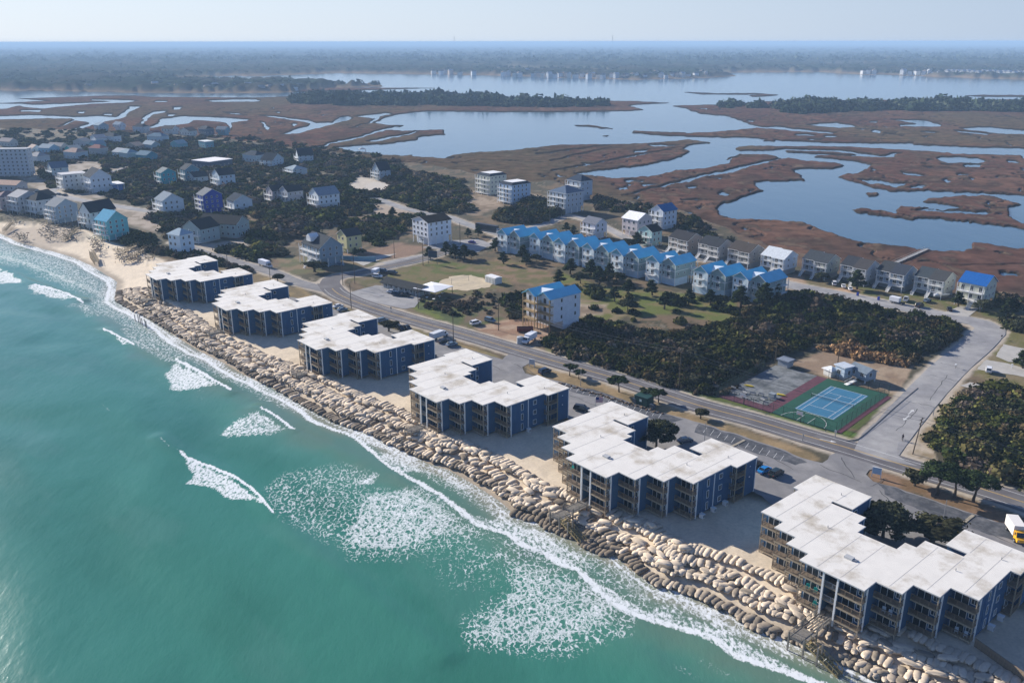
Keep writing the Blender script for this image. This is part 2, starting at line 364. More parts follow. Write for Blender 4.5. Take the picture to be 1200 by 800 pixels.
# ---- one wide sheet of water under everything, to the horizon
def water_mat(name, col, rough, bs, bstr, attr=False):
    m = bpy.data.materials.new(name); m.use_nodes = True; t = m.node_tree; n = t.nodes; L = t.links; b = n['Principled BSDF']
    b.inputs['Base Color'].default_value = (*col, 1); b.inputs['Roughness'].default_value = rough
    b.inputs['IOR'].default_value = 1.33; b.inputs['Specular IOR Level'].default_value = .5
    g = n.new('ShaderNodeNewGeometry')
    h = None
    for k, (s, a) in enumerate(bs):
        mp = n.new('ShaderNodeMapping'); mp.inputs['Rotation'].default_value = (0, 0, R(35 + 20 * k)); mp.inputs['Scale'].default_value = (s, s * .45, s)
        L.new(g.outputs['Position'], mp.inputs[0]); nz = n.new('ShaderNodeTexNoise'); nz.inputs['Scale'].default_value = 1; nz.inputs['Detail'].default_value = 5
        L.new(mp.outputs[0], nz.inputs['Vector']); bp = n.new('ShaderNodeBump'); bp.inputs['Distance'].default_value = a; bp.inputs['Strength'].default_value = bstr
        L.new(nz.outputs['Fac'], bp.inputs['Height'])
        if h is not None: L.new(h, bp.inputs['Normal'])
        h = bp.outputs[0]
    L.new(h, b.inputs['Normal']); return m
m_sound = water_mat('sound_water', (.05, .11, .16), .12, [(.5, .1), (.08, .35)], .4)
mb = MB(); rs = [0, 300, 900, 2200, 5000, 12000, 30000, 80000]
S = 80000
mb.add([(-S, -2000, -.3), (S, -2000, -.3), (S, S, -.3), (-S, S, -.3)], [(0, 1, 2, 3)])
tag(mb.build('sound_water', m_sound), kind='structure')

# ---- salt marsh, cut by creeks and pools
W = []
W.append([(-700, 90), (-60, 104), (0, 105), (75, 106), (140, 107), (225, 108), (300, 107.5), (375, 107), (600, 100), (1400, 96), (1400, 117), (1200, 117), (1100, 117.5), (1000, 117.5), (960, 118.5), (900, 119), (850, 122.5), (787, 123.8),
          (787, 124.5), (805, 127), (820, 133), (855, 136.5), (870, 143), (894, 149.5), (860, 152.5), (800, 155), (745, 153.5), (740, 155.5), (770, 158), (800, 159.5), (850, 161), (900, 163.5),
          (890, 166.5), (862, 172), (864, 176), (850, 181), (850, 187), (866, 182), (849, 190), (830, 197), (795, 199.5), (766, 206), (722, 208.5), (690, 205), (672, 203), (700, 199), (750, 194), (790, 186), (808, 178), (802, 175), (806, 170), (835, 167), (805, 163.5), (760, 168), (716, 169), (660, 169.5), (650, 170),
          (600, 176), (560, 178), (530, 181.5), (520, 185), (490, 183), (450, 181), (410, 177), (390, 172), (420, 170), (450, 168), (488, 163.5), (490, 160), (520, 157), (521, 151.5), (500, 152), (470, 153), (450, 151.5), (473, 146.5), (450, 146), (440, 143), (452, 137), (465, 134), (480, 131.5),
          (500, 130), (600, 131), (650, 131), (733, 130), (754, 128.8), (737, 124), (745, 122.5), (783, 120.8), (745, 118.5), (700, 118), (640, 116), (560, 112.5), (460, 110.5), (380, 110.5), (345, 112.5), (300, 114), (225, 113.5), (175, 113), (160, 111.5), (120, 111.5), (80, 113), (20, 115), (0, 118), (-60, 119), (-700, 110)])
c1 = lambda p: cr(0, 0, 4, p); c2_ = lambda p: cr(300, 0, 4, p); c4 = lambda p: cr(900, 0, 4, p)
for p in ([(-200, 460), (80, 458), (230, 470), (0, 480), (-200, 480)], [(-300, 484), (0, 481), (90, 482), (150, 488), (420, 478), (560, 470), (650, 470), (600, 478), (420, 485), (200, 506), (110, 499), (90, 492), (20, 508), (-200, 506)],
          [(90, 513), (200, 512), (180, 522), (100, 520)],
          [(-300, 545), (0, 540), (150, 535), (280, 540), (350, 545), (460, 540), (540, 545), (590, 510), (620, 495), (655, 498), (600, 522), (580, 550), (500, 565), (430, 582), (360, 610), (335, 608), (380, 585), (420, 575), (410, 568), (350, 562), (265, 597), (310, 572), (345, 558), (330, 553), (220, 552), (100, 555), (-200, 560)],
          [(650, 588), (680, 540), (720, 520), (785, 516), (775, 526), (720, 533), (690, 560), (668, 590)], [(680, 595), (740, 575), (760, 553), (860, 541), (980, 545), (1120, 553), (1180, 558), (1090, 575), (1075, 607), (1062, 575), (1000, 565), (900, 562), (880, 577), (780, 588), (710, 597)],
          [(960, 470), (1100, 463), (1210, 463), (1210, 475), (1000, 476)], [(480, 530), (525, 530), (520, 538), (480, 537)], [(775, 533), (825, 533), (815, 542), (775, 541)], [(810, 500), (850, 498), (845, 510), (812, 512)],
          [(430, 463), (600, 466), (640, 472), (560, 476), (430, 468)], [(725, 470), (795, 471), (790, 477), (730, 476)], [(360, 520), (405, 520), (400, 528), (365, 528)], [(1040, 523), (1120, 530), (1150, 538), (1100, 534)]):
    W.append(c1(p))
for p in ([(0, 468), (30, 468), (20, 474), (0, 474)], [(20, 541), (80, 541), (160, 552), (250, 562), (285, 574), (355, 572), (400, 546), (440, 543), (452, 552), (420, 565), (350, 582), (300, 598), (250, 610), (190, 625), (125, 628), (180, 605), (235, 590), (245, 576), (180, 562), (100, 551)],
          [(15, 568), (35, 570), (68, 602), (50, 608)], [(165, 575), (188, 577), (165, 600)], [(455, 545), (540, 537), (610, 527), (640, 534), (590, 542), (545, 572), (570, 576), (690, 584), (600, 580), (540, 575), (460, 598), (440, 600), (510, 580), (550, 556), (510, 549)],
          [(260, 696), (340, 670), (410, 652), (470, 640), (540, 620), (610, 600), (690, 585), (600, 612), (540, 630), (430, 660), (380, 668), (265, 698)], [(520, 662), (600, 645), (680, 630), (760, 612), (765, 616), (690, 635), (560, 664)],
          [(440, 750), (470, 752), (475, 763), (445, 758)], [(335, 765), (348, 762), (345, 785)], [(920, 760), (950, 763), (945, 770)], [(885, 740), (925, 736), (920, 742)], [(95, 523), (112, 522), (112, 534)]):
    W.append(c2_(p))
c3 = lambda p: cr(660, 120, 5, p); c5 = lambda p: cr(840, 120, 6.667, p); c6 = lambda p: cr(1020, 120, 6.667, p); c7 = lambda p: cr(820, 200, 3.158, p)
for p in ([(340, 546), (480, 508), (700, 456), (830, 420), (930, 400), (1060, 370), (1200, 338), (1200, 352), (1080, 380), (960, 420), (900, 422), (840, 432), (740, 462), (690, 470), (480, 516), (350, 550)],
          [(500, 248), (560, 246), (680, 253), (600, 258), (510, 258)], [(415, 284), (500, 276), (480, 292), (415, 294)], [(365, 456), (400, 452), (475, 456), (470, 462), (370, 465)], [(725, 490), (785, 488), (780, 498), (735, 506)], [(905, 540), (920, 520), (980, 532), (975, 550)], [(690, 568), (780, 565), (835, 576), (700, 574)],
          [(780, 620), (830, 602), (800, 626)], [(1090, 515), (1110, 508), (1108, 522)], [(105, 355), (160, 356), (110, 366)], [(-80, 343), (100, 300), (280, 262), (100, 305), (-80, 348)], [(-80, 398), (200, 350), (480, 300), (700, 262), (480, 306), (200, 356), (-80, 404)], [(-150, 300), (100, 268), (290, 246), (100, 272), (-150, 305)]):
    W.append(c3(p))
for p in ([(-250, 130), (0, 105), (110, 115), (150, 128), (300, 183), (370, 192), (470, 188), (620, 205), (950, 240), (900, 247), (700, 232), (480, 212), (300, 200), (200, 206), (0, 232), (-250, 240)],
          [(690, 175), (780, 170), (920, 158), (1030, 175), (1100, 195), (950, 200), (800, 188)], [(230, 140), (300, 140), (290, 152), (240, 150)], [(610, 252), (700, 246), (775, 256), (760, 264), (620, 260)], [(835, 266), (930, 260), (945, 270), (850, 276)], [(710, 286), (845, 292), (820, 300), (720, 294)],
          [(-60, 275), (240, 272), (350, 285), (350, 300), (440, 304), (450, 288), (520, 300), (900, 315), (1210, 322), (1210, 354), (1000, 350), (720, 340), (600, 345), (340, 338), (180, 345), (130, 358), (170, 376), (330, 378), (540, 362), (800, 368), (1000, 378), (1210, 405), (1210, 425), (1000, 418), (1090, 408), (1080, 402), (860, 385), (540, 378), (560, 390), (760, 400), (1060, 412),
           (780, 415), (760, 425), (860, 435), (1040, 455), (1180, 475), (1210, 485), (1150, 540), (1090, 555), (960, 562), (935, 572), (1010, 600), (1210, 660), (1210, 800), (30, 800), (100, 775), (200, 735), (355, 710), (360, 690), (290, 645), (300, 622), (400, 610), (700, 615), (660, 570), (580, 530), (690, 515), (900, 520), (1000, 495), (960, 478), (760, 460), (660, 450), (560, 432), (500, 440), (300, 490), (130, 535), (-10, 570), (-10, 548), (150, 512), (380, 460), (495, 432), (440, 410), (170, 403), (70, 445), (100, 462), (80, 480), (-60, 500)],
          [(1090, 602), (1210, 600), (1210, 640)], [(510, 490), (560, 496), (530, 502)], [(255, 682), (295, 680), (270, 698)]):
    W.append(c5(p))
for p in ([(-10, 322), (330, 318), (345, 330), (430, 335), (780, 350), (1250, 362), (1300, 450), (1180, 440), (1160, 415), (1000, 410), (640, 405), (580, 395), (420, 380), (-10, 356)], [(150, 135), (280, 138), (420, 140), (560, 180), (540, 192), (230, 190), (210, 180), (340, 170), (320, 160)],
          [(0, 150), (50, 150), (45, 160), (0, 160)], [(10, 225), (40, 215), (90, 230), (85, 240), (10, 238)], [(110, 240), (190, 250), (190, 258), (120, 248)], [(205, 260), (245, 262), (240, 270)], [(390, 228), (530, 235), (500, 242), (400, 236)], [(410, 268), (448, 266), (440, 278)],
          [(650, 220), (720, 224), (960, 250), (900, 256), (700, 234)], [(710, 205), (860, 195), (1000, 200), (1250, 225), (1250, 255), (1050, 250), (960, 240), (760, 215)], [(720, 250), (800, 252), (790, 262)], [(-10, 408), (120, 415), (165, 395), (240, 392), (180, 410), (185, 432), (-10, 430)],
          [(520, 440), (560, 428), (700, 428), (850, 440), (905, 460), (860, 475), (620, 475), (560, 462)], [(720, 488), (800, 480), (865, 485), (860, 510), (740, 505)], [(550, 482), (640, 490), (620, 498)], [(430, 448), (485, 450), (450, 465)], [(390, 482), (430, 478), (430, 488)], [(410, 500), (480, 502), (490, 514), (440, 512)],
          [(1060, 455), (1130, 458), (1165, 478), (1080, 476)], [(950, 432), (985, 438), (960, 444)], [(240, 545), (340, 550), (450, 575), (400, 584), (260, 560)], [(665, 556), (780, 566), (760, 575), (680, 572)], [(-10, 606), (80, 608), (200, 630), (320, 636), (250, 652), (180, 665), (80, 640), (-10, 634)],
          [(-10, 655), (130, 690), (250, 695), (380, 685), (600, 695), (970, 710), (985, 712), (1130, 725), (1300, 760), (1300, 900), (-10, 900)]):
    W.append(c6(p))
W.append(c7([(75, 120), (60, 145), (72, 160), (110, 178), (250, 182), (390, 192), (440, 215), (520, 245), (600, 265), (700, 275), (800, 288), (870, 298), (980, 298), (1012, 288), (1010, 268), (1050, 270), (1200, 292), (1500, 330), (1500, 90), (1160, 90), (1050, 84), (860, 75), (700, 75), (600, 50), (510, 20), (560, 10), (600, 0), (355, 0), (392, 36), (300, 38), (210, 42), (205, 50), (232, 75), (180, 90), (130, 110)]))
W += [c7([(1080, 300), (1120, 300), (1110, 308)]), c7([(1105, 375), (1180, 378), (1190, 390), (1120, 392)])]
I = [c7([(560, 142), (600, 140), (680, 150), (740, 162), (722, 145), (740, 135), (850, 138), (780, 148), (860, 152), (1050, 165), (1085, 160), (1060, 152), (870, 145), (820, 140), (900, 145), (970, 142), (950, 130), (830, 115), (840, 105), (940, 95), (1080, 92), (1120, 105), (1190, 125), (1140, 135), (1140, 175), (1300, 235), (1300, 225), (1200, 212), (1000, 190), (880, 175), (800, 172), (790, 182), (680, 165), (580, 155)]),
     c7([(615, 82), (655, 80), (662, 90), (625, 93)]), cr(660, 120, 5, [(65, 132), (160, 131), (210, 142), (295, 153), (220, 152), (170, 143), (80, 137)]), cr(660, 120, 5, [(230, 195), (268, 193), (265, 199)]),
     cr(600, 0, 4, [(800, 433), (860, 434), (960, 439), (1130, 437), (1180, 440), (1100, 444), (900, 443)]), cr(900, 0, 4, [(-80, 448), (-20, 441), (45, 446), (0, 452), (-60, 455)]), cr(900, 0, 4, [(920, 450), (1000, 447), (1200, 448), (1250, 456), (1000, 455)]),
     cr(900, 0, 4, [(75, 360), (120, 358), (138, 366), (100, 370), (78, 368)]), cr(600, 0, 4, [(1080, 355), (1125, 356), (1120, 361), (1085, 361)])]
I.append(cr(420, 0, 1, [(0, 176.5), (0, 180), (60, 185), (62, 181), (40, 183)]))
rows = np.concatenate([np.arange(103, 200, .5), np.arange(200, 372, .8)])
PX, PY, X, Y = survey_grid(np.arange(-420, 1650, 1.6), rows, .3)
qx = PX + 5 * (vnoise(PX / 9, PY / 2.6, 1) - .5) + 2.4 * (vnoise(PX / 3.3, PY / 1.1, 2) - .5); sc_y = np.clip((PY - 90) / 110, .25, 1.4)
qy = PY + sc_y * (1.3 * (vnoise(PX / 8, PY / 3, 4) - .5) + .9 * (vnoise(PX / 3, PY / 1.2, 6) - .5))
ws = np.full(X.shape, -99.0)
for p in W: ws = np.maximum(ws, psd(qx, qy, p, 6))
isl = np.full(X.shape, -99.0)
for p in I: isl = np.maximum(isl, psd(qx, qy, p, 6))
land = np.maximum(-ws, isl)
# ditches too narrow to trace, as noise creeks
cre = np.abs(fbm(X / 55, Y / 55, 61, 4) - .5); crem = (cre < .012) & (PY > 125) & (land > 2)
land = np.where(crem, np.minimum(land, (cre - .012) * 60), land)
Z = -.6 + 1.15 * sstep(-.7, .55, land) + .22 * fbm(X / 5, Y / 5, 71, 3) * (land > .5)
g1 = fbm(X / 60, Y / 110, 81, 4); g2 = fbm(X / 7, Y / 12, 83, 4); g3 = fbm(X / 220, Y / 300, 85, 3)
C = np.zeros(X.shape + (3,)); C[:] = (.112, .060, .044)
lay((.142, .080, .054), sstep(.45, .65, g1)); lay((.06, .042, .032), sstep(.52, .68, g2)); lay((.17, .12, .08), sstep(.62, .72, g2) * .6); lay((.07, .045, .034), sstep(.55, .68, fbm(X / 24, Y / 50, 87, 5)) * .7); lay((.10, .085, .05), sstep(.55, .7, g3) * .6)
lay((.035, .028, .022), sstep(1.1, .2, land))
m_marsh = mat('marsh', attr=True, rough=1, spec=.0, var=.4, vscale=.09, bump=1.0, bscale=.35)
tsd = psd(PX, PY, TOWN, 900); keep = (Z > -.55) & (tsd < 6) & (shore_d(X, Y) > 30)
F = grid_faces(*X.shape); F = F[keep.ravel()[F].any(1)]
me = np_mesh('salt_marsh', np.stack([X, Y, Z], -1).reshape(-1, 3), F[:, ::-1], m_marsh, C.reshape(-1, 3))
tag(link('salt_marsh', me), kind='structure')

# ---- wooded mainland beyond the sound
ML = [(-900, 100), (-60, 103), (0, 104), (40, 104.6), (110, 105.6), (160, 106.8), (230, 107.2), (300, 107.2), (340, 106.6), (374, 103), (392, 101.2), (448, 100.2), (446, 99), (395, 98.6), (365, 96.4), (310, 94.6), (260, 94.3), (214, 93.6), (198, 91.6), (204, 90), (235, 89), (270, 87.2), (300, 88),
      (360, 86), (395, 84.7), (450, 85.5), (560, 87), (590, 88), (620, 89), (700, 91.6), (745, 92.6), (780, 92), (830, 90.5), (848, 89.6), (862, 88.8), (845, 85.5), (870, 84.2), (960, 84.2), (1010, 86.8), (1060, 88), (1100, 90), (1150, 91.6), (1200, 93), (1260, 94), (1900, 98), (1900, 20), (-900, 20)]
rows = np.concatenate([49.6 + 40000 / np.linspace(52000, 4600, 1)[:0], np.array([49.9, 50.3, 50.8, 51.4, 52.0]), np.arange(52.5, 109, .36)])
PX, PY, X, Y = survey_grid(np.arange(-700, 1900, 2.0), rows, 2.0)
mj = psd(PX + 3 * (vnoise(PX / 6, PY, 1) - .5), PY + .8 * (vnoise(PX / 7, PY / 2, 14) - .5), ML, 80)
hcl = fbm(X / 26, Y / 60, 101, 3); hbig = fbm(X / 300, Y / 500, 103, 3)
tree = sstep(.2, 1.2, mj)
open_ = sstep(.68, .72, hbig)
Hh = np.where(Y < 16000, 1.0, .6)
Z = -.8 + 1.6 * sstep(-.6, .3, mj) + tree * (1 - .75 * open_) * Hh * (4 + 14 * hcl + 9 * (vnoise(X / 14, Y / 40, 107) - .5))
C = np.zeros(X.shape + (3,)); C[:] = (.03, .042, .03)
lay((.055, .055, .045), sstep(.45, .62, fbm(X / 90, Y / 200, 109, 4))); lay((.14, .12, .08), open_ * .8); lay((.2, .15, .1), sstep(1.0, .3, mj))
C *= (.6 + .8 * fbm(X / 20, Y / 40, 111, 3))[..., None]
F = grid_faces(*X.shape); F = F[(mj > -1.2).ravel()[F].any(1)]
me = np_mesh('mainland_forest', np.stack([X, Y, Z], -1).reshape(-1, 3), F[:, ::-1], LEAF, C.reshape(-1, 3), smooth=False)
tag(link('mainland_forest', me), kind='stuff')
mb = MB(); x0, y0 = 60000, 40000
mb.add([(-60000, 9000, .5), (60000, 9000, .5), (80000, 79000, .5), (-80000, 79000, .5)], [(0, 1, 2, 3)])
tag(mb.build('distant_land', mat('far_land', (.05, .06, .04), 1, .05, var=.3, vscale=.002)), kind='structure')
# ================================================================ OCEAN
PX, PY, X, Y = survey_grid(np.arange(-520, 1260, 1.7), np.concatenate([np.arange(222, 420, 1.0), np.arange(420, 960, 1.9)]), 0)
d = shore_d(X, Y)
sx = (X - Y) * .7071; sn = (X + Y) * .7071
k8 = lambda p: cr(180, 380, 4, p); k4 = lambda p: cr(300, 500, 4, p)
n1 = fbm(X / 12, Y / 12, 201, 4); n2 = fbm(X / 3.2, Y / 3.2, 203, 4)
n3 = fbm(X / 6, Y / 6, 207, 3); jx = PX + 12 * (n1 - .5) + 12 * (n3 - .5); jy = PY + 5 * (n1 - .5) + 8 * (n2 - .5)
foam = np.zeros(X.shape); lace = np.zeros(X.shape); lift = np.zeros(X.shape)
def fpatch(p, a, soft=6, kind='f'):
    global foam, lace
    q = psd(jx, jy, p, 20); m = a * sstep(-soft * .35, soft, q)
    if kind == 'f': foam = np.maximum(foam, m)
    else: lace = np.maximum(lace, m)
def fline(p, a, wd, kind='f'):
    global foam, lace
    q = pline_d(PX + 5 * (n1 - .5), PY + 3 * (n2 - .5), p, 16); m = a * sstep(wd, wd * .3, q)
    if kind == 'f': foam = np.maximum(foam, m)
    else: lace = np.maximum(lace, m)
fpatch(k8([(100, 165), (160, 190), (355, 308), (280, 312), (180, 318), (60, 312), (40, 235)]), .76, 6)
fline(k8([(105, 168), (220, 225), (355, 308)]), 1, 3)
fpatch(k8([(490, 393), (530, 415), (660, 500), (620, 522), (450, 555), (340, 548), (290, 515), (370, 430)]), .70, 8)
fline(k8([(500, 395), (580, 440), (658, 498)]), 1, 3)
fline([(185, 515), (198, 524), (212, 531)], .6, 2); fline([(212, 531), (222, 540)], .85, 4)
fpatch([(212, 538), (224, 538), (252, 550), (278, 562), (302, 580), (320, 602), (300, 592), (270, 584), (236, 572), (208, 566), (222, 556)], .76, 5)
fline([(222, 538), (250, 548), (278, 561), (302, 579), (319, 601)], 1, 3.2)
fpatch([(330, 552), (400, 540), (440, 548), (430, 600), (400, 625), (385, 640), (350, 625), (310, 600), (305, 570)], .42, 14, 'l')
fpatch(k4([(560, 195), (600, 230), (560, 290), (480, 290), (460, 260)]), .72, 6); fpatch(k4([(470, 300), (700, 255), (850, 330), (1000, 450), (1040, 490), (900, 545), (700, 600), (480, 600), (350, 540), (420, 470)]), .66, 12)
fpatch(k4([(460, 290), (800, 270), (1080, 470), (1000, 560), (700, 640), (420, 640), (340, 540)]), .5, 16, 'l')
fpatch([(600, 645), (660, 668), (720, 690), (742, 705), (720, 740), (660, 762), (590, 760), (545, 750), (560, 715), (590, 690)], .62, 16)
fpatch([(575, 640), (670, 660), (770, 700), (740, 750), (660, 775), (540, 765), (530, 720), (590, 690)], .5, 18, 'l')
fline([(548, 668), (600, 640), (625, 655)], .35, 14, 'l'); fpatch([(470, 640), (560, 620), (620, 660), (600, 700), (520, 700)], .2, 20, 'l')
# far left breakers
fpatch([(-60, 300), (0, 312), (30, 328), (34, 333), (0, 333), (-60, 330)], .78, 4); fpatch([(26, 331), (60, 336), (96, 352), (70, 352), (35, 346)], .76, 4); fline([(40, 334), (70, 341), (98, 354)], 1, 2)
fline([(122, 386), (134, 392), (157, 404)], .95, 2.4); fpatch([(135, 394), (157, 404), (143, 404)], .8, 2); fline([(113, 470), (122, 476), (132, 486)], .6, 1.6); fline([(230, 527), (236, 530)], .5, 2)
fline([(0, 295), (40, 305), (70, 322), (110, 340), (150, 365), (200, 395)], .55, 9, 'l'); fline([(0, 300), (40, 312), (75, 326), (120, 345)], .62, 4)
fpatch([(-60, 268), (20, 284), (80, 300), (130, 336), (140, 352), (90, 345), (30, 318), (-60, 300)], .55, 10, 'l')
fpatch([(100, 340), (140, 350), (200, 392), (300, 448), (380, 492), (330, 480), (250, 440), (180, 405), (110, 365)], .55, 8, 'l')
# swash against the shore
rgt = sstep(400, 500, PX); bw = 2.2 + 3.0 * rgt + (1.5 + 4.5 * rgt) * fbm(sx / 22, sn * 0, 211, 3)
edge = d + 2.4 * (n1 - .5)
near_f = sstep(-bw - 3, -bw + 1.5, edge); 
foam = np.maximum(foam, near_f * (.40 + .32 * sstep(.42, .6, fbm(sx / 15, sn / 5, 213, 3))))
foam = np.maximum(foam, .86 * sstep(2.2, .3, np.abs(edge + bw)))
foam = np.maximum(foam, .8 * sstep(.9, .1, np.abs(d + .9 + 1.1 * (n1 - .5))))
right = sstep(640, 760, PX); foam = np.maximum(foam, .60 * right * sstep(-7.5, -4.0, d) * sstep(1, -1.0, d))
lace = np.maximum(lace, .5 * sstep(-26, -12, d) * sstep(.45, .62, fbm(sx / 26, sn / 9, 215, 3)))
# swell: long low ridges parallel to the beach plus the breaking fronts
ph = sn / 17 + 1.6 * (fbm(sx / 60, sn / 60, 221, 3) - .5) * 2
far = sstep(-2, -25, d)
sw = .26 * np.sin(ph * 2 * math.pi * .5) * far + .10 * (fbm(X / 7, Y / 7, 223, 3) - .5)
def ridge(p, hgt, wd):
    global lift
    pw = [at(*q, 0) for q in p]; q = seg_d(X, Y, pw, False); lift = np.maximum(lift, hgt * np.exp(-(q / wd) ** 2))
ridge([(206, 422), (235, 438), (270, 460)], .4, 2.6); ridge([(300, 478), (325, 492), (346, 506)], .4, 2.6); ridge([(185, 514), (224, 538), (262, 553), (300, 577), (320, 602), (345, 628), (380, 655), (430, 700), (520, 770)], .4, 2.8)
ridge([(-60, 296), (0, 312), (34, 330), (98, 352)], .6, 2.5); ridge([(122, 386), (157, 404), (200, 425)], .4, 2)
ridge([(345, 506), (380, 520), (440, 545), (520, 590), (610, 645)], .3, 3)
Z = np.maximum(sw + .13 + lift, -.2)
Z = np.where(d > -3, np.minimum(Z, 0) * sstep(3, -3, d), Z); Z = np.where(d > -8, Z * sstep(0, -8, d), Z)
Z = Z + .02 * foam
# water body colour: sand held in suspension by the beach, green shelf, bluer outside
C = np.zeros(X.shape + (3,)); C[:] = (.045, .19, .14)
lay((.05, .20, .18), sstep(-60, -150, d)); lay((.08, .225, .165), sstep(-32, -10, d + 10 * (n1 - .5)))
lay((.12, .19, .14), sstep(-20, -8, d + 12 * (n1 - .5)) * .8); lay((.30, .28, .21), sstep(-7, -1, d) * .8)
lay((.03, .14, .10), sstep(.45, .75, fbm(sx / 45, sn / 16, 231, 4)) * .5 * sstep(-12, -30, d)); lay((.07, .2, .16), sstep(.56, .7, fbm(sx / 30, sn / 12, 233, 4)) * .4)
t = bpy.data.materials.new('ocean_water'); t.use_nodes = True; m_sea = t; tr = t.node_tree; n = tr.nodes; L = tr.links; b = n['Principled BSDF']
g = n.new('ShaderNodeNewGeometry'); ac = n.new('ShaderNodeAttribute'); ac.attribute_name = 'tint'
af = n.new('ShaderNodeAttribute'); af.attribute_name = 'foam'; al = n.new('ShaderNodeAttribute'); al.attribute_name = 'lace'
def mth(op, a, b_=None, c=None):
    q = n.new('ShaderNodeMath'); q.operation = op
    for i, v in enumerate((a, b_, c)):
        if v is None: continue
        if hasattr(v, 'is_linked') or hasattr(v, 'links'): L.new(v, q.inputs[i])
        else: q.inputs[i].default_value = v
    return q.outputs[0]
def npos(rot, s):
    mp = n.new('ShaderNodeMapping'); mp.inputs['Rotation'].default_value = (0, 0, R(rot)); mp.inputs['Scale'].default_value = s
    L.new(g.outputs['Position'], mp.inputs[0]); return mp.outputs[0]
def noi(vec, sc_=1, det=5, ro=.6, dist=0):
    q = n.new('ShaderNodeTexNoise'); q.inputs['Scale'].default_value = sc_; q.inputs['Detail'].default_value = det; q.inputs['Roughness'].default_value = ro; q.inputs['Distortion'].default_value = dist
    L.new(vec, q.inputs['Vector']); return q.outputs['Fac']
def mr(v, a, b_, c=0, d_=1):
    q = n.new('ShaderNodeMapRange'); q.interpolation_type = 'SMOOTHSTEP'; L.new(v, q.inputs[0])
    for i, x in enumerate((a, b_, c, d_)): q.inputs[i + 1].default_value = x
    return q.outputs[0]
vor = n.new('ShaderNodeTexVoronoi'); vor.feature = 'DISTANCE_TO_EDGE'; vor.inputs['Scale'].default_value = 1
wrp = n.new('ShaderNodeVectorMath'); wrp.operation = 'ADD'; nzc = n.new('ShaderNodeTexNoise'); nzc.inputs['Scale'].default_value = .45; nzc.inputs['Detail'].default_value = 4
L.new(g.outputs['Position'], nzc.inputs['Vector']); sca = n.new('ShaderNodeVectorMath'); sca.operation = 'SCALE'; sca.inputs['Scale'].default_value = 2.6; L.new(nzc.outputs['Color'], sca.inputs[0])
L.new(npos(50, (.85, .5, .8)), wrp.inputs[0]); L.new(sca.outputs[0], wrp.inputs[1]); L.new(wrp.outputs[0], vor.inputs['Vector'])
cell = vor.outputs['Distance']
nA = noi(npos(40, (1.5, .8, 1.4)), 1, 7, .74, .5)
# dense foam: a threshold that falls as the foam attribute rises; lacy foam: thin cell walls
dens = mth('ADD', mth('MULTIPLY', nA, 1.0), mth('MULTIPLY', mth('SUBTRACT', .28, cell), .2))
fm = mr(mth('ADD', dens, mth('MULTIPLY', af.outputs['Fac'], .66)), .90, 1.07)
fm = mth('MULTIPLY', fm, mr(af.outputs['Fac'], .02, .2))
lw = mth('MULTIPLY', al.outputs['Fac'], .22)
lc = mth('MULTIPLY', mr(mth('SUBTRACT', lw, mth('ADD', cell, mth('MULTIPLY', mth('SUBTRACT', nA, .47), .9))), -.02, .07), .75)
lc = mth('MULTIPLY', lc, mr(al.outputs['Fac'], .03, .3))
mask = mth('MAXIMUM', fm, lc)
mx = n.new('ShaderNodeMix'); mx.data_type = 'RGBA'; L.new(mask, mx.inputs['Factor']); L.new(ac.outputs['Color'], mx.inputs[6]); mx.inputs[7].default_value = (.74, .77, .77, 1)
L.new(mx.outputs[2], b.inputs['Base Color']); L.new(mr(mask, 0, .6, .2, .95), b.inputs['Roughness']); b.inputs['IOR'].default_value = 1.33; b.inputs['Specular IOR Level'].default_value = .32
h1 = noi(npos(35, (.9, .35, .9)), 1, 6, .65); h2 = noi(npos(60, (.16, .07, .16)), 1, 4)
bp = n.new('ShaderNodeBump'); bp.inputs['Distance'].default_value = .10; bp.inputs['Strength'].default_value = .5; L.new(mth('ADD', h1, mth('MULTIPLY', mask, .35)), bp.inputs['Height'])
bp2 = n.new('ShaderNodeBump'); bp2.inputs['Distance'].default_value = .3; bp2.inputs['Strength'].default_value = .5; L.new(h2, bp2.inputs['Height']); L.new(bp.outputs[0], bp2.inputs['Normal']); L.new(bp2.outputs[0], b.inputs['Normal'])
keep = d < 4.5
F = grid_faces(*X.shape); F = F[keep.ravel()[F].any(1)]
me = np_mesh('ocean', np.stack([X, Y, Z], -1).reshape(-1, 3), F[:, ::-1], m_sea, C.reshape(-1, 3), attrs={'foam': np.clip(foam, 0, 1), 'lace': np.clip(lace, 0, 1)})
tag(link('ocean', me), kind='structure')
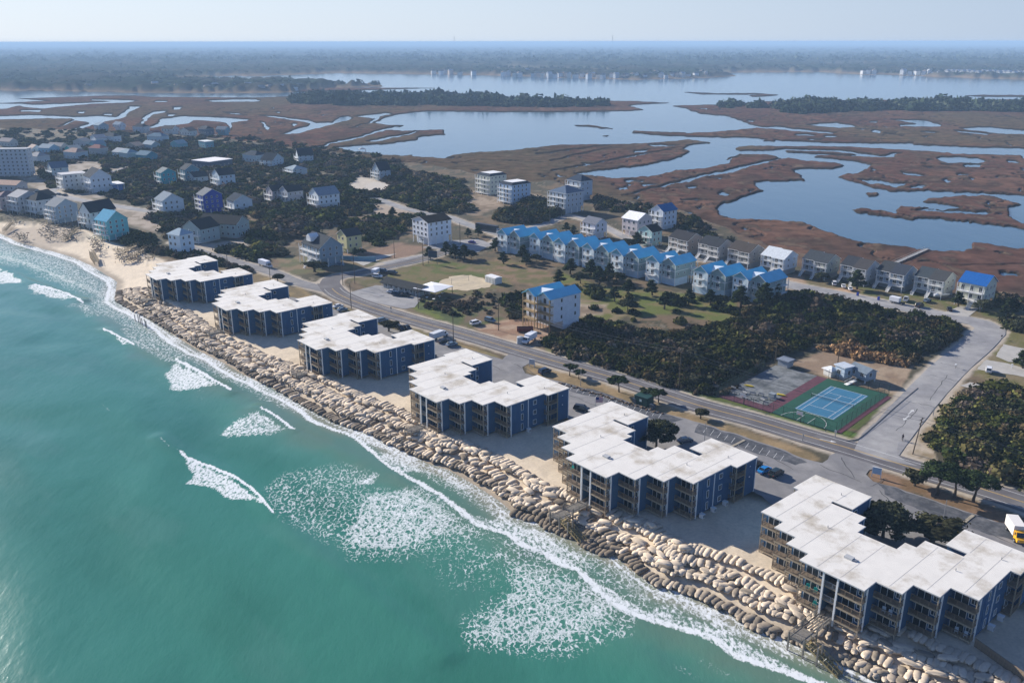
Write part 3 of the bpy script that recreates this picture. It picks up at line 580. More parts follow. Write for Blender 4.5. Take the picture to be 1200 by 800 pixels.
# ================================================================ ROADS, LOTS, COURTS
m_asph = mat('asphalt', (.21, .205, .205), .95, .15, color2=(.28, .27, .26), vscale=.12, var=.12, bump=.2, bscale=3)
m_road = mat('road_asphalt', (.13, .122, .125), .95, .15, color2=(.18, .172, .17), vscale=.1, var=.1, bump=.2, bscale=3)
m_old = mat('old_asphalt', (.27, .265, .265), .95, .15, color2=(.36, .35, .335), vscale=.09, var=.14, bump=.2, bscale=3)
m_seal = mat('fresh_sealcoat', (.065, .07, .08), .9, .2, color2=(.15, .15, .155), vscale=.35, var=.2)
m_line = mat('road_paint_white', (.62, .62, .6), .8, var=.2, vscale=1.5); m_yel = mat('road_paint_yellow', (.5, .33, .1), .8, var=.2, vscale=1.5)
def smooth_line(pts, step=6):
    out = []
    P = [Vector((*p, 0)) for p in pts]; P = [P[0] * 2 - P[1]] + P + [P[-1] * 2 - P[-2]]
    for i in range(1, len(P) - 2):
        a, b, c, d_ = P[i - 1:i + 3]; n_ = max(1, int((c - b).length / step))
        for k in range(n_):
            t = k / n_; out.append(.5 * ((2 * b) + (c - a) * t + (2 * a - 5 * b + 4 * c - d_) * t * t + (3 * b - a - 3 * c + d_) * t ** 3))
    out.append(P[-2]); return out
def offset_line(L_, o):
    r = []
    for i, p in enumerate(L_):
        a = L_[max(0, i - 1)]; b = L_[min(len(L_) - 1, i + 1)]; t = (b - a).normalized(); r.append(p + Vector((-t.y, t.x, 0)) * o)
    return r
def ribbon(name, L_, w0, w1, z, m, kind='structure', dash=None, wob=0):
    a = offset_line(L_, w0); b = offset_line(L_, w1); mb = MB()
    for i in range(len(L_) - 1):
        if dash and (i // dash) % 2: continue
        j = lambda k: wob * (vnoise(np.array(k * .7), np.array(3.3 + w0), 7) - .5)
        p = [a[i] + Vector((j(i), j(i), 0)), a[i + 1] + Vector((j(i + 1), j(i + 1), 0)), b[i + 1] - Vector((j(i + 1 + 50), 0, 0)), b[i] - Vector((j(i + 50), 0, 0))]
        mb.add([(q.x, q.y, z) for q in p], [(3, 2, 1, 0)])
    return tag(mb.build(name, m), kind=kind)
zl = GZ + .03
LR = {k: smooth_line(pl, 4) for k, (pl, wd) in ROADW.items()}
def flat(name, poly_px, z, m, world=False, kind='structure', rag=0):
    P = [p if world else at(*p) for p in poly_px]
    if rag:
        Q = []
        for i in range(len(P)):
            x0, y0 = P[i]; x1, y1 = P[(i + 1) % len(P)]; n_ = max(1, int(math.hypot(x1 - x0, y1 - y0) / 2))
            for k in range(n_):
                t = k / n_; x, y = x0 + (x1 - x0) * t, y0 + (y1 - y0) * t
                Q.append((x + rag * (float(vnoise(x / 2.2, y / 2.2, 5)) - .5) * 2, y + rag * (float(vnoise(x / 2.2, y / 2.2, 9)) - .5) * 2))
        P = Q
    from mathutils.geometry import tessellate_polygon
    vs = [Vector((x, y, 0)) for x, y in P]; tr_ = tessellate_polygon([vs]); me = bpy.data.meshes.new(name)
    fs = []
    for a, b, c in tr_:
        n_ = (vs[b] - vs[a]).cross(vs[c] - vs[a]).z; fs.append((a, b, c) if n_ > 0 else (a, c, b))
    me.from_pydata([(x, y, z) for x, y in P], [], fs); me.materials.append(m)
    return tag(link(name, me), kind=kind)
# car park behind the blocks
LOT = [(524, 392), (536, 405), (560, 412), (588, 421), (600, 412), (612, 419), (622, 424), (612, 430), (614, 437), (628, 441), (660, 448), (700, 459), (740, 472), (776, 484), (820, 496), (870, 511), (908, 524), (944, 538),
       (962, 542), (978, 530), (1010, 537), (1034, 547), (1018, 552), (1014, 556), (1024, 564), (1062, 575), (1117, 594), (1167, 611), (1240, 636), (1330, 664), (1330, 760), (1180, 690), (1010, 640), (905, 592), (870, 568), (820, 560), (700, 520), (655, 482), (600, 470), (545, 450), (500, 420), (440, 388), (370, 362), (330, 350), (330, 346), (365, 352), (385, 360), (430, 376), (470, 388), (500, 398)]
flat('car_park', LOT, GZ + .012, m_asph, rag=.5)
flat('pavilion_car_park', [(407, 343), (440, 334), (472, 338), (492, 344), (492, 352), (486, 360), (474, 362), (452, 357), (425, 352), (410, 347)], GZ + .012, m_old, rag=.5)
flat('drive', [(425, 311), (465, 297), (430, 300), (410, 305)], GZ + .02, CONC, rag=.4)
flat('drive', [(1103, 368), (1125, 359), (1148, 361), (1134, 372)], GZ + .035, CONC)
flat('drive', [(1166, 418), (1176, 404), (1240, 418), (1240, 430), (1180, 424)], GZ + .02, CONC, rag=.3)
flat('drive', [(1144, 433), (1156, 422), (1180, 426), (1200, 432), (1240, 440), (1240, 452), (1190, 440), (1160, 436)], GZ + .02, CONC, rag=.3)
flat('drive', [(1124, 452), (1136, 448), (1180, 456), (1230, 462), (1230, 470), (1170, 464)], GZ + .02, CONC, rag=.3)
flat('drive', [(494, 290), (560, 296), (576, 286), (560, 280), (520, 282)], GZ + .015, m_old, rag=.5)
ribbon('main_road', LR['main'], -4.8, 4.8, GZ + .03, m_road, wob=.3); ribbon('link_road', LR['link'], -4.2, 4.2, GZ + .034, m_road, wob=.3)
for k, z_ in (('back', .022), ('old', .024), ('side', .026), ('lane', .02), ('west', .02)):
    ribbon({'back': 'back_road', 'old': 'old_beach_road', 'side': 'side_street', 'lane': 'lane', 'west': 'west_street'}[k], LR[k], -ROADW[k][1] / 2, ROADW[k][1] / 2, GZ + z_, m_old if k != 'old' else m_asph, wob=.3)
Lm = LR['main'][2:]
for o, m_, nm in ((3.3, m_line, 'edge_line'), (-3.3, m_line, 'edge_line'), (.13, m_yel, 'centre_line'), (-.13, m_yel, 'centre_line')):
    ribbon(nm, Lm, o - .08, o + .08, GZ + .037, m_)
Ll = LR['link']
for o, m_ in ((3.3, m_line), (-3.3, m_line), (0, m_yel)): ribbon('lane_marking', Ll[3:], o - .08, o + .08, GZ + .041, m_)
# stub where main road and side street meet
flat('junction', [(1000, 528), (1010, 508), (1024, 496), (1058, 500), (1052, 520), (1050, 532), (1060, 540), (1075, 546), (1040, 541), (1010, 532)], GZ + .031, m_old)
flat('sealed_patch', [(655, 447), (700, 458), (770, 482), (800, 492), (780, 497), (740, 482), (690, 464), (650, 454)], GZ + .018, m_seal, rag=.6)
flat('sealed_patch', [(818, 497), (866, 511), (905, 524), (946, 541), (930, 545), (890, 532), (850, 519), (815, 506)], GZ + .018, m_seal, rag=.6)
flat('sealed_patch', [(1030, 566), (1062, 576), (1117, 595), (1200, 622), (1190, 634), (1130, 618), (1080, 598), (1036, 580)], GZ + .018, m_seal, rag=.8)
def stripe(p, q, wd, m_, z=.042, name='parking_line'):
    a = Vector((*at(*p), GZ + z)); b = Vector((*at(*q), GZ + z)); t = (b - a).normalized(); s_ = Vector((-t.y, t.x, 0)) * wd / 2
    return tag(MB().add([a - s_, a + s_, b + s_, b - s_], [(3, 2, 1, 0) if (a + s_ - a + s_).cross(b - a).z > 0 else (0, 1, 2, 3)]).build(name, m_), kind='structure')
m_div = mat('divider_concrete', (.33, .29, .22), .9, var=.2, vscale=1)
for p, q in (((872, 516), (856, 524)), ((1140, 604), (1120, 620))):
    a = Vector((*at(*p), GZ)); b = Vector((*at(*q), GZ)); tag(MB().bar(a + Vector((0, 0, .07)), b + Vector((0, 0, .07)), .7, .16).build('kerb_divider', m_div), kind='structure')
for i in range(9):
    x, y = 650 + i * 5, 0
# painted arrows on the asphalt
def arrow(px, py, ang, name='road_arrow', s_=1.0):
    P = [(-2, -.12), (.6, -.12), (.6, -.5), (1.9, 0), (.6, .5), (.6, .12), (-2, .12)]
    c, sn_ = math.cos(ang), math.sin(ang); x, y = at(px, py)
    return flat(name, [(x + s_ * (a * c - b * sn_), y + s_ * (a * sn_ + b * c)) for a, b in P], GZ + .045, m_line, world=True)
arrow(970, 516.5, TURN + .35, s_=1.1); arrow(1067, 483, R(48) , s_=1.2); arrow(1061.5, 490, R(228), s_=1.2)
# kerb beside the side street, nearest the courts
kb = [at(*p) for p in ((1075, 455), (1050, 476), (1030, 494), (1014, 508), (1005, 515), (992, 517))]
L_ = smooth_line(kb, 3); mb = MB()
for a, b in zip(L_[:-1], L_[1:]): mb.bar((a.x, a.y, GZ + .06), (b.x, b.y, GZ + .06), .22, .2)
tag(mb.build('kerb', mat('dark_kerb', (.16, .16, .155), .9, var=.2)), kind='structure')
# cracks worn into the old asphalt
rc_ = random.Random(4); m_crk = mat('asphalt_crack', (.07, .07, .07), .95)
for k, (x0, y0, x1, y1) in enumerate(((1090, 440, 1122, 447), (1060, 470, 1098, 478), (1100, 425, 1130, 433), (1088, 470, 1110, 440), (1050, 505, 1075, 480), (1130, 400, 1160, 402), (960, 545, 1010, 565), (985, 536, 1000, 560), (1030, 575, 1060, 605), (1070, 590, 1120, 612), (1120, 606, 1190, 640), (560, 420, 590, 435), (600, 425, 640, 445), (640, 452, 700, 476), (720, 476, 790, 505), (840, 512, 900, 545), (880, 522, 930, 550), (420, 343, 470, 352), (432, 338, 480, 348), (1020, 570, 1040, 560))):
    q = [(x0 + (x1 - x0) * t + rc_.uniform(-1.2, 1.2), y0 + (y1 - y0) * t + rc_.uniform(-.8, .8)) for t in np.linspace(0, 1, 9)]
    ribbon('crack', smooth_line([at(*p) for p in q], 1.5), -.09, .09, GZ + .034, m_crk, wob=.15)
for k in range(16):
    px, py = 664 + k * 7.4, 449 + k * 2.35; stripe((px, py), (px - 4, py + 5.5), .1, m_line, .024)
for k in range(12):
    px, py = 828 + k * 8.2, 501 + k * 3.0; stripe((px, py), (px - 4.5, py + 6), .1, m_line, .024)
# courts
m_cg = mat('court_green', (.02, .085, .055), .8, .2, var=.12, vscale=.4); m_cb = mat('court_blue', (.045, .17, .28), .8, .2, var=.1, vscale=.4)
m_cr = mat('court_worn', (.20, .21, .21), .9, color2=(.08, .09, .09), vscale=.22, var=.2); m_cp = mat('court_purple', (.11, .04, .055), .85, var=.2, vscale=.7)
tc = np.array(at(973, 452.4)); TA = Vector((*(np.array(at(1017.6, 464.4)) - tc), 0)).normalized(); TB = Vector((TA.y, -TA.x, 0))
if (np.array(at(928.6, 477.4)) - tc) @ np.array((TB.x, TB.y)) < 0: TB = -TB
def tpt(a, b): return (tc[0] + TA.x * a + TB.x * b, tc[1] + TA.y * a + TB.y * b)
def trect(name, a0, a1, b0, b1, z, m_): return flat(name, [tpt(a0, b0), tpt(a1, b0), tpt(a1, b1), tpt(a0, b1)], GZ + z, m_, world=True)
trect('tennis_surround', -3.4, 15.5, -5.2, 31.5, .014, m_cg); trect('tennis_court', 0, 11.7, 0, 23.77, .018, m_cb)
trect('court_apron', 15.5, 17, -4, 31, .010, m_cp)
def tl(a0, b0, a1, b1): trect('court_line', min(a0, a1) - .06, max(a0, a1) + .06, min(b0, b1) - .06, max(b0, b1) + .06, .022, m_line)
for a in (0.3, 1.7, 9.9, 11.3): tl(a, 0.2, a, 23.6)
for b in (.2, 23.6): tl(.3, b, 11.3, b)
for b in (5.5, 18.3): tl(1.7, b, 9.9, b)
tl(5.8, 5.5, 5.8, 18.3)
c_ = [tpt(5.8 + 6.4 * math.cos(t), 31.2 - 7.0 * math.sin(t)) for t in np.linspace(0, math.pi, 25)]
ribbon('court_arc', [Vector((*p, 0)) for p in c_], -.07, .07, GZ + .023, m_line)
for a in (4.2, 7.4): tl(a, 26, a, 31.2)
trect('derelict_court', -21, -3.4, -5.2, 31.5, .012, m_cr); trect('derelict_court_border', -6.8, -3.4, -5.2, 31.5, .016, m_cp); trect('derelict_court_border', -21, -6.8, 27.5, 31.5, .016, m_cp)
flat('volleyball_sand', [(514, 331), (530, 323), (552, 322), (578, 331), (574, 336), (545, 341), (524, 339)], GZ + .02, mat('volleyball_sand', (.52, .43, .29), .95, var=.12, vscale=.4), rag=1.2)
flat('pier_sand', [(425, 218), (440, 212), (460, 218), (450, 224), (425, 223)], GZ + .03, mat('pale_sand', (.5, .45, .38), .95, var=.1), rag=1.5)
# ================================================================ THE SIX BLUE BLOCKS
m_blue = mat('navy_siding', (.034, .095, .185), .7, .25, var=.10, vscale=.5, wave=('X', 2.6))
m_roof = mat('white_roof_membrane', (.74, .71, .645), .75, .2, color2=(.44, .385, .30), vscale=.13, var=.05)
m_roof.node_tree.nodes['Color Ramp'].color_ramp.elements[0].position = .50; m_roof.node_tree.nodes['Color Ramp'].color_ramp.elements[1].position = .68
m_fascia = mat('grey_fascia', (.45, .46, .46), .6, .3, var=.1)
m_rail = mat('deck_brown', (.22, .165, .115), .85, var=.25, vscale=2); m_deck = mat('deck_boards', (.26, .2, .14), .85, var=.25, vscale=2)
m_post = mat('post_wood', (.36, .29, .20), .85, var=.2, vscale=1.5)
OUTL = [(-27, 9.6), (-21.8, 9.6), (-21.8, 6.4), (-17, 6.4), (-17, 3.1), (-12.3, 3.1), (-12.3, 0), (0, 0), (0, 4.1), (4.8, 4.1), (4.8, 8.2), (9.5, 8.2), (9.5, 12.3), (14.3, 12.3), (14.3, 25.8), (16, 25.8), (16, 33.5), (3.2, 33.5), (3.2, 25.6), (7.2, 25.6), (7.2, 23.6), (0, 23.6), (0, 20), (-2.2, 20), (-2.2, 16.6), (-10.5, 16.6), (-10.5, 19.8), (-12.2, 19.8), (-12.2, 23.1), (-20, 23.1), (-20, 24.5), (-15.6, 24.5), (-15.6, 32), (-28.3, 32), (-28.3, 23.6), (-27, 23.6)]
WALL = [(-27, 11.2), (-21.8, 11.2), (-21.8, 8.0), (-17, 8.0), (-17, 4.7), (-12.3, 4.7), (-12.3, 1.6), (-7.6, 1.6), (-7.6, 9), (-4.8, 9), (-4.8, 1.6), (0, 1.6), (0, 5.7), (4.8, 5.7), (4.8, 9.8), (9.5, 9.8), (9.5, 13.9), (14.3, 13.9), (14.3, 29.4), (16, 29.4), (16, 33.5), (3.2, 33.5), (3.2, 25.6), (7.2, 25.6), (7.2, 23.6), (0, 23.6), (0, 20), (-2.2, 20), (-2.2, 16.6), (-10.5, 16.6), (-10.5, 19.8), (-12.2, 19.8), (-12.2, 23.1), (-20, 23.1), (-20, 24.5), (-15.6, 24.5), (-15.6, 32), (-28.3, 32), (-28.3, 24.8), (-27, 24.8)]
def inset(poly, o):
    n_ = len(poly); r = []
    for i in range(n_):
        a = Vector(poly[i - 1]); b = Vector(poly[i]); c = Vector(poly[(i + 1) % n_])
        d1 = (b - a).normalized(); d2 = (c - b).normalized(); n1_ = Vector((-d1.y, d1.x)); n2_ = Vector((-d2.y, d2.x)); r.append(tuple(b + (n1_ + n2_) * o / max(.2, 1 + n1_.dot(n2_))))
    return r
FL = (.55, 3.42, 6.29)
_cache = {}
def cached(key, fn):
    if key not in _cache: _cache[key] = fn()
    return _cache[key]
def window_part(parent, x, y, z, wd, h, face, mt=WHITE, name='window', glass=GLASS):
    """face: direction the window looks, degrees in the parent frame (-90 = -y, 0 = +x)"""
    def fr():
        mb = MB(); t = .09
        mb.box(-wd / 2 - t, wd / 2 + t, -.03, .05, h, h + t).box(-wd / 2 - t, wd / 2 + t, -.03, .07, -t, 0).box(-wd / 2 - t, -wd / 2, -.03, .05, 0, h).box(wd / 2, wd / 2 + t, -.03, .05, 0, h)
        if wd > .9: mb.box(-.03, .03, -.02, .035, 0, h)
        return mb.mesh('window', mt)
    def gl(): return MB().box(-wd / 2, wd / 2, -.02, .02, 0, h).mesh('pane', glass)
    f = link(name, cached(('wf', wd, h, mt.name), fr), parent, (x, y, z), R(face - 90))
    link('pane', cached(('wg', wd, h, glass.name), gl), f); return f
def railing_mesh(pts, h=1.05, gap=.14, pm=None, solid=False, base=0):
    def mk():
        mb = MB()
        for (x0, y0), (x1, y1) in zip(pts[:-1], pts[1:]):
            mb.bar((x0, y0, h), (x1, y1, h), .1, .08); mb.bar((x0, y0, .14), (x1, y1, .14), .06, .07)
            Ls = math.hypot(x1 - x0, y1 - y0); n_ = max(2, int(Ls / gap))
            for i in range(n_ + 1):
                t = i / n_; x, y = x0 + (x1 - x0) * t, y0 + (y1 - y0) * t
                if i % 12 == 0: mb.box(x - .05, x + .05, y - .05, y + .05, base, h)
                else: mb.box(x - .013, x + .013, y - .013, y + .013, .14, h)
        return mb.mesh('railing', pm or m_rail)
    return cached(('rail', tuple(pts), h, gap, (pm or m_rail).name, base), mk)
def make_condo():
    root = empty('apartment_block', (0, 0, 0), TURN)
    MB().prism(inset(WALL, .02), .45, 9.06).build('wall', m_blue, root)
    rp = inset(OUTL, -.22); mb = MB(); mb.prism(rp, 9.1, 9.36, 0); rf = mb.build('roof', [m_roof, m_fascia], root)
    for p in rf.data.polygons: p.material_index = 0 if p.normal.z > .5 else 1
    MB().prism(inset(OUTL, -.27), 9.14, 9.30).build('fascia', m_fascia, rf)
    seam = cached('seam', lambda: MB().box(-.04, .04, 0, 1, 0, .025).mesh('roof_seam', mat('roof_seam', (.56, .54, .5), .8)))
    for (x_, y0_, y1_) in ((-24, 9.8, 31.8), (-19.4, 6.6, 22.9), (-14.6, 3.3, 22.9), (-9.2, .2, 16.4), (-4.6, .2, 16.4), (2.4, 4.3, 23.3), (7.2, 8.4, 23.3), (11.9, 12.5, 33.3), (-19.4, 24.8, 31.8), (7.2, 25.9, 33.3)):
        link('roof_seam', seam, rf, (x_, y0_, 9.355)).scale = (1, y1_ - y0_, 1)
    # hatches and vents
    hb = MB().box(-7.5, -5.9, 6.6, 7.7, 9.36, 9.75).build('roof_hatch', m_fascia, root)
    MB().box(-5.85, -5.2, 6.9, 7.5, 9.36, 9.6).build('roof_vent', METAL, root)
    for (x, y) in ((12, 28), (-20, 28), (8, 18), (-15, 14)): MB().tube((x, y, 9.3), (x, y, 9.85), .09, n=6).build('vent_pipe', METAL, root)
    # piles
    for x, y in [(x, y) for x in (-20, -15, -10, -5, -.3) for y in (8, 12, 16)] + [(x, y) for x in (5, 9.4, 14) for y in (14, 20, 26)]:
        link('pile', cached('pile', lambda: MB().box(-.15, .15, -.15, .15, -2.5, .5).mesh('pile', m_post)), root, (x, y, 0))
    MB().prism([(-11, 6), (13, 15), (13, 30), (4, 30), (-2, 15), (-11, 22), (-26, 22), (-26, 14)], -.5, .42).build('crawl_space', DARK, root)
    # balconies: x0, x1, front y, open sides
    bays = [(-27, -21.8, 9.6, 'L'), (-21.8, -17, 6.4, 'L'), (-17, -12.3, 3.1, 'L'), (-12.3, -7.6, 0, 'L'), (-4.8, 0, 0, 'R'), (0, 4.8, 4.1, 'R'), (4.8, 9.5, 8.2, 'R'), (9.5, 14.3, 12.3, 'R')]
    for (x0, x1, y, sd_) in bays:
        wd = x1 - x0
        for z in FL:
            bal = link('balcony', cached(('bal', round(wd, 2)), lambda: MB().box(0, wd, 0, 1.58, -.26, 0).box(-.04, wd + .04, -.05, .0, -.3, .02, 1).mesh('balcony', [m_deck, m_post])), root, (x0, y, z))
            pts = ((0.05, 1.5), (0.05, .05), (wd - .05, .05)) if sd_ == 'L' else ((0.05, .05), (wd - .05, .05), (wd - .05, 1.5))
            link('railing', railing_mesh(pts, 1.05, .13), bal)
            dr = link('sliding_door', cached('sdoor', lambda: MB().box(-1.25, 1.25, -.05, .03, 2.05, 2.15).box(-1.25, -1.17, -.05, .03, 0, 2.05).box(1.17, 1.25, -.05, .03, 0, 2.05).box(-.04, .04, -.05, .03, 0, 2.05).mesh('sliding_door', WHITE)), root, (x0 + wd * .36, y + 1.58, z))
            link('pane', cached('sdp', lambda: MB().box(-1.17, -.04, -.03, .02, 0, 2.05).box(.04, 1.17, -.03, .02, 0, 2.05).mesh('pane', GLASS)), dr)
            window_part(root, x0 + wd * .8, y + 1.57, z + .7, 1.0, 1.2, -90)
        cx = x0 if sd_ == 'L' else x1; s_ = 1 if sd_ == 'L' else -1
        for xx in (cx + s_ * .08,):
            MB().box(xx - .09, xx + .09, y + .02, y + .2, -1.2, 9.08).build('post', m_post, root)
        if sd_ == 'R': MB().box(x1 - .14, x1 + .1, y + 1.45, y + 1.72, -.3, 9.09).build('corner_trim', WHITE, root)
    for x in (-7.6, -4.8): MB().box(x - .17, x + .17, -.06, .24, -1, 9.09).build('pillar', WHITE, root)
    for x in (-7.6, -4.8): MB().box(x - .05, x + .05, .2, 1.62, .45, 9.06).build('breezeway_wall', m_blue, root)
    for z in FL[1:]:
        l_ = MB().box(-7.6, -4.8, .3, 3.2, z - .25, z).build('landing', m_deck, root); link('railing', railing_mesh(((-7.5, .3), (-4.9, .3)), 1.05, .13, mat('grey_rail', (.3, .3, .3), .7)), l_, (0, 0, z))
    for k, (z0, z1) in enumerate(((.45, FL[1]), (FL[1], FL[2]))):
        mb = MB()
        for i in range(12): mb.box(-7.3 if k else -6.1, -6.3 if k else -5.1, 3.2 + i * .28, 3.5 + i * .28, z0 + i * (z1 - z0) / 12, z0 + (i + 1) * (z1 - z0) / 12)
        mb.build('stair', GREYWOOD, root)
    # far right corner balconies
    for z in FL:
        bal = MB().box(14.32, 15.98, 25.82, 29.4, z - .26, z).build('balcony', m_deck, root); link('railing', railing_mesh(((14.35, 25.9), (15.92, 25.9), (15.92, 29.3)), 1.05, .13), bal, (0, 0, z))
        window_part(root, 14.32, 27.6, z + .05, 1.6, 2.0, 0, name='sliding_door')
    MB().box(15.8, 15.98, 25.84, 26.02, -.3, 9.08).build('post', m_post, root); MB().box(15.85, 16.08, 29.3, 29.5, .3, 9.08).build('corner_trim', m_post, root); MB().box(15.88, 16.06, 33.38, 33.56, .3, 9.08).build('corner_trim', WHITE, root)
    MB().box(14.26, 14.42, 19.9, 20.1, .4, 9.05).build('wall_trim', WHITE, root); MB().box(14.26, 14.36, 16.0, 16.1, .4, 9.05).build('wall_trim', paint((.05, .13, .26)), root)
    for z in FL:
        window_part(root, 14.33, 17.8, z + .35, .62, 1.75, 0); window_part(root, 14.33, 22.4, z + .75, 1.05, 1.15, 0)
        window_part(root, -15.58, 26.2, z + .9, .9, 1.1, 0); window_part(root, -12.18, 21.6, z + .9, .8, 1.1, 0); window_part(root, 3.22, 29, z + .9, .9, 1.1, 180)
        window_part(root, 10, 33.52, z + .8, 1.2, 1.2, 90); window_part(root, -22, 32.02, z + .8, 1.2, 1.2, 90)
    MB().box(-15.66, -15.48, 24.42, 24.6, .3, 9.08).build('corner_trim', WHITE, root); MB().box(-15.66, -15.48, 31.85, 32.06, .3, 9.08).build('corner_trim', WHITE, root)
    MB().box(-28.4, -28.2, 23.5, 23.7, 0, 9.08).build('post', m_post, root); MB().box(-12.26, -12.1, 23.0, 23.16, .3, 9.08).build('corner_trim', WHITE, root)
    for (y, z) in ((31, 7.6), (31, 4.9)): MB().box(16, 16.12, y, y + .3, z, z + .2).build('wall_lamp', WHITE, root)
    return root
BL = [np.array(p) for p in ((-143.6, 338.6), (-102.2, 296.4), (-61, 254.6), (-20.2, 212.9), (20.7, 170.7), (61.5, 129.1))]
ORD = ['farthest', 'fifth', 'fourth', 'third', 'second', 'nearest']
CLAB = ['farthest of the blue three storey apartment blocks, beside the open beach', 'blue flat roofed apartment block, second from the open beach', 'blue apartment block with bare dark shrub in its court, third from the open beach',
        'blue apartment block with the parked dark car behind its empty court, third nearest', 'blue apartment block with a large round green tree in its rear court', 'nearest blue apartment block with turquoise balcony chairs, cut off by the lower right frame edge']
proto = make_condo(); CONDOS = []
def setp(o, i, first=False):
    p = BL[i]; o.location = (p[0], p[1], GZ)
    tag(o, CLAB[i], 'apartment building', 'blue apartment blocks along the beach'); CONDOS.append(o)
setp(proto, 5)
for i in (4, 3, 2, 1, 0): setp(copy_tree(proto), i)
def cw(i, u, v):                      # block i, local metres -> world
    p = BL[i] + UD * u + VD * v; return float(p[0]), float(p[1])
def in_condo(x, y, mg=0):
    for p in BL:
        q = np.array((x, y)) - p; u, v = q @ UD, q @ VD
        if -29 - mg < u < 17 + mg and -1 - mg < v < 34 + mg and (v - 0 > (u) * .86 - 2 - mg if u > 0 else v > -u * .36 - 3 - mg): return True
    return False
# boxes of the air conditioners that stand on the sand
ac = MB().box(-.5, .5, -.45, .45, 0, .95).box(-.54, .54, -.49, .49, .95, 1.02).box(.5, .53, -.35, .35, .15, .8, 1).mesh('air_conditioner', [WHITE, METAL])
for i, u, v, lb in ((4, 15.1, 15.3, 'white air conditioner by the corner trim of the block with the round tree'), (4, 15.1, 19.4, 'white air conditioner midway along the wall of the block with the round tree'), (4, 15.1, 23.8, 'white air conditioner below the square windows of the block with the round tree'),
                    (5, 15.1, 19.4, 'white air conditioner beside the narrow windows of the nearest block'), (5, 15.1, 23.6, 'white air conditioner beside the square windows of the nearest block'), (3, 15.1, 19.6, 'dark stained white air conditioner by the third nearest block')):
    x, y = cw(i, u, v); tag(link('air_conditioner', ac, None, (x, y, GZ), TURN), lb, 'air conditioner', 'air conditioners outside the blue blocks')
# chairs on balconies of the nearest block
m_teal = mat('turquoise_plastic', (.02, .42, .36), .5)
m_wht = mat('white_plastic', (.6, .66, .7), .5)
def chair_mesh(m_):
    mb = MB().box(-.3, .3, -.3, .3, .38, .45).box(-.3, .3, .24, .32, .45, 1.05).box(-.36, -.28, -.3, .3, .6, .66).box(.28, .36, -.3, .3, .6, .66)
    for x in (-.28, .28):
        for y in (-.26, .26): mb.box(x - .03, x + .03, y - .03, y + .03, 0, .62)
    return mb.mesh('balcony_chair', m_)
ct, cwh = chair_mesh(m_teal), chair_mesh(m_wht)
for (u, v, f, me, lb) in ((-10.8, .8, 1, ct, 'left turquoise chair on the middle balcony beside the breezeway of the nearest block'), (-9.2, .8, 1, ct, 'right turquoise chair on the middle balcony beside the breezeway of the nearest block'), (-9.0, .8, 0, ct, 'turquoise chair alone on the lowest balcony beside the breezeway of the nearest block'),
                          (1.9, 4.9, 1, cwh, 'left white chair on the middle balcony of the first stepped bay of the nearest block'), (3.1, 4.9, 1, cwh, 'right white chair on the middle balcony of the first stepped bay of the nearest block'), (11.6, 13.1, 0, cwh, 'left white chair on the lowest balcony of the last stepped bay of the nearest block'), (13.2, 13.1, 0, cwh, 'right white chair on the lowest balcony of the last stepped bay of the nearest block')):
    x, y = cw(5, u, v); tag(link('balcony_chair', me, None, (x, y, GZ + FL[f]), TURN + .3), lb, 'chair', 'chairs on the balconies')
x, y = cw(4, -11.4, .8); tag(link('balcony_chair', ct, None, (x, y, GZ + FL[2]), TURN), 'turquoise chair on a top balcony of the block with the round tree', 'chair', 'chairs on the balconies')

# ---- sand bags heaped between the blocks and the surf
def bag_mesh(seed):
    r_ = np.random.default_rng(seed); nu, nv = 9, 8; V = []; F = []
    for i in range(nu):
        t = -1 + 2 * i / (nu - 1); e = (1 - abs(t) ** 7) ** .5 if abs(t) < 1 else .0; e = max(e, .22)
        for j in range(nv):
            a = 2 * math.pi * j / nv; cx = math.cos(a); cz = math.sin(a)
            wob = 1 + .10 * r_.normal()
            V.append((1.0 * t, .5 * e * wob * np.sign(cx) * abs(cx) ** .62, .5 * e * (np.sign(cz) * abs(cz) ** .68) * (1.0 if cz > 0 else .8) + .03 * r_.normal() - .10 * (abs(t) ** 2)))
    for i in range(nu - 1):
        for j in range(nv): F.append((i * nv + j, (i + 1) * nv + j, (i + 1) * nv + (j + 1) % nv, i * nv + (j + 1) % nv))
    return np.array(V), F
BAGS = [bag_mesh(s) for s in range(7)]
m_bag = mat('sandbag_tan', (.60, .50, .38), .95, .05, var=.16, vscale=1.2, bump=.4, bscale=2.5, objvar=.18)
m_wet = mat('sandbag_wet', (.28, .235, .18), .8, .15, var=.22, vscale=1.2, bump=.4, bscale=2.5, objvar=.22)
m_bagj = mat('sandbag_far', attr=True, rough=.95, spec=.05, var=.1)
bag_me = {}
for k, (V, F) in enumerate(BAGS):
    for nm, m_ in (('dry', m_bag), ('wet', m_wet)):
        me = bpy.data.meshes.new('sandbag'); me.from_pydata([tuple(v) for v in V], [], F + [tuple(range(8))[::-1], tuple(range(64, 72))]); me.materials.append(m_)
        me.polygons.foreach_set('use_smooth', [True] * len(me.polygons)); bag_me[k, nm] = me
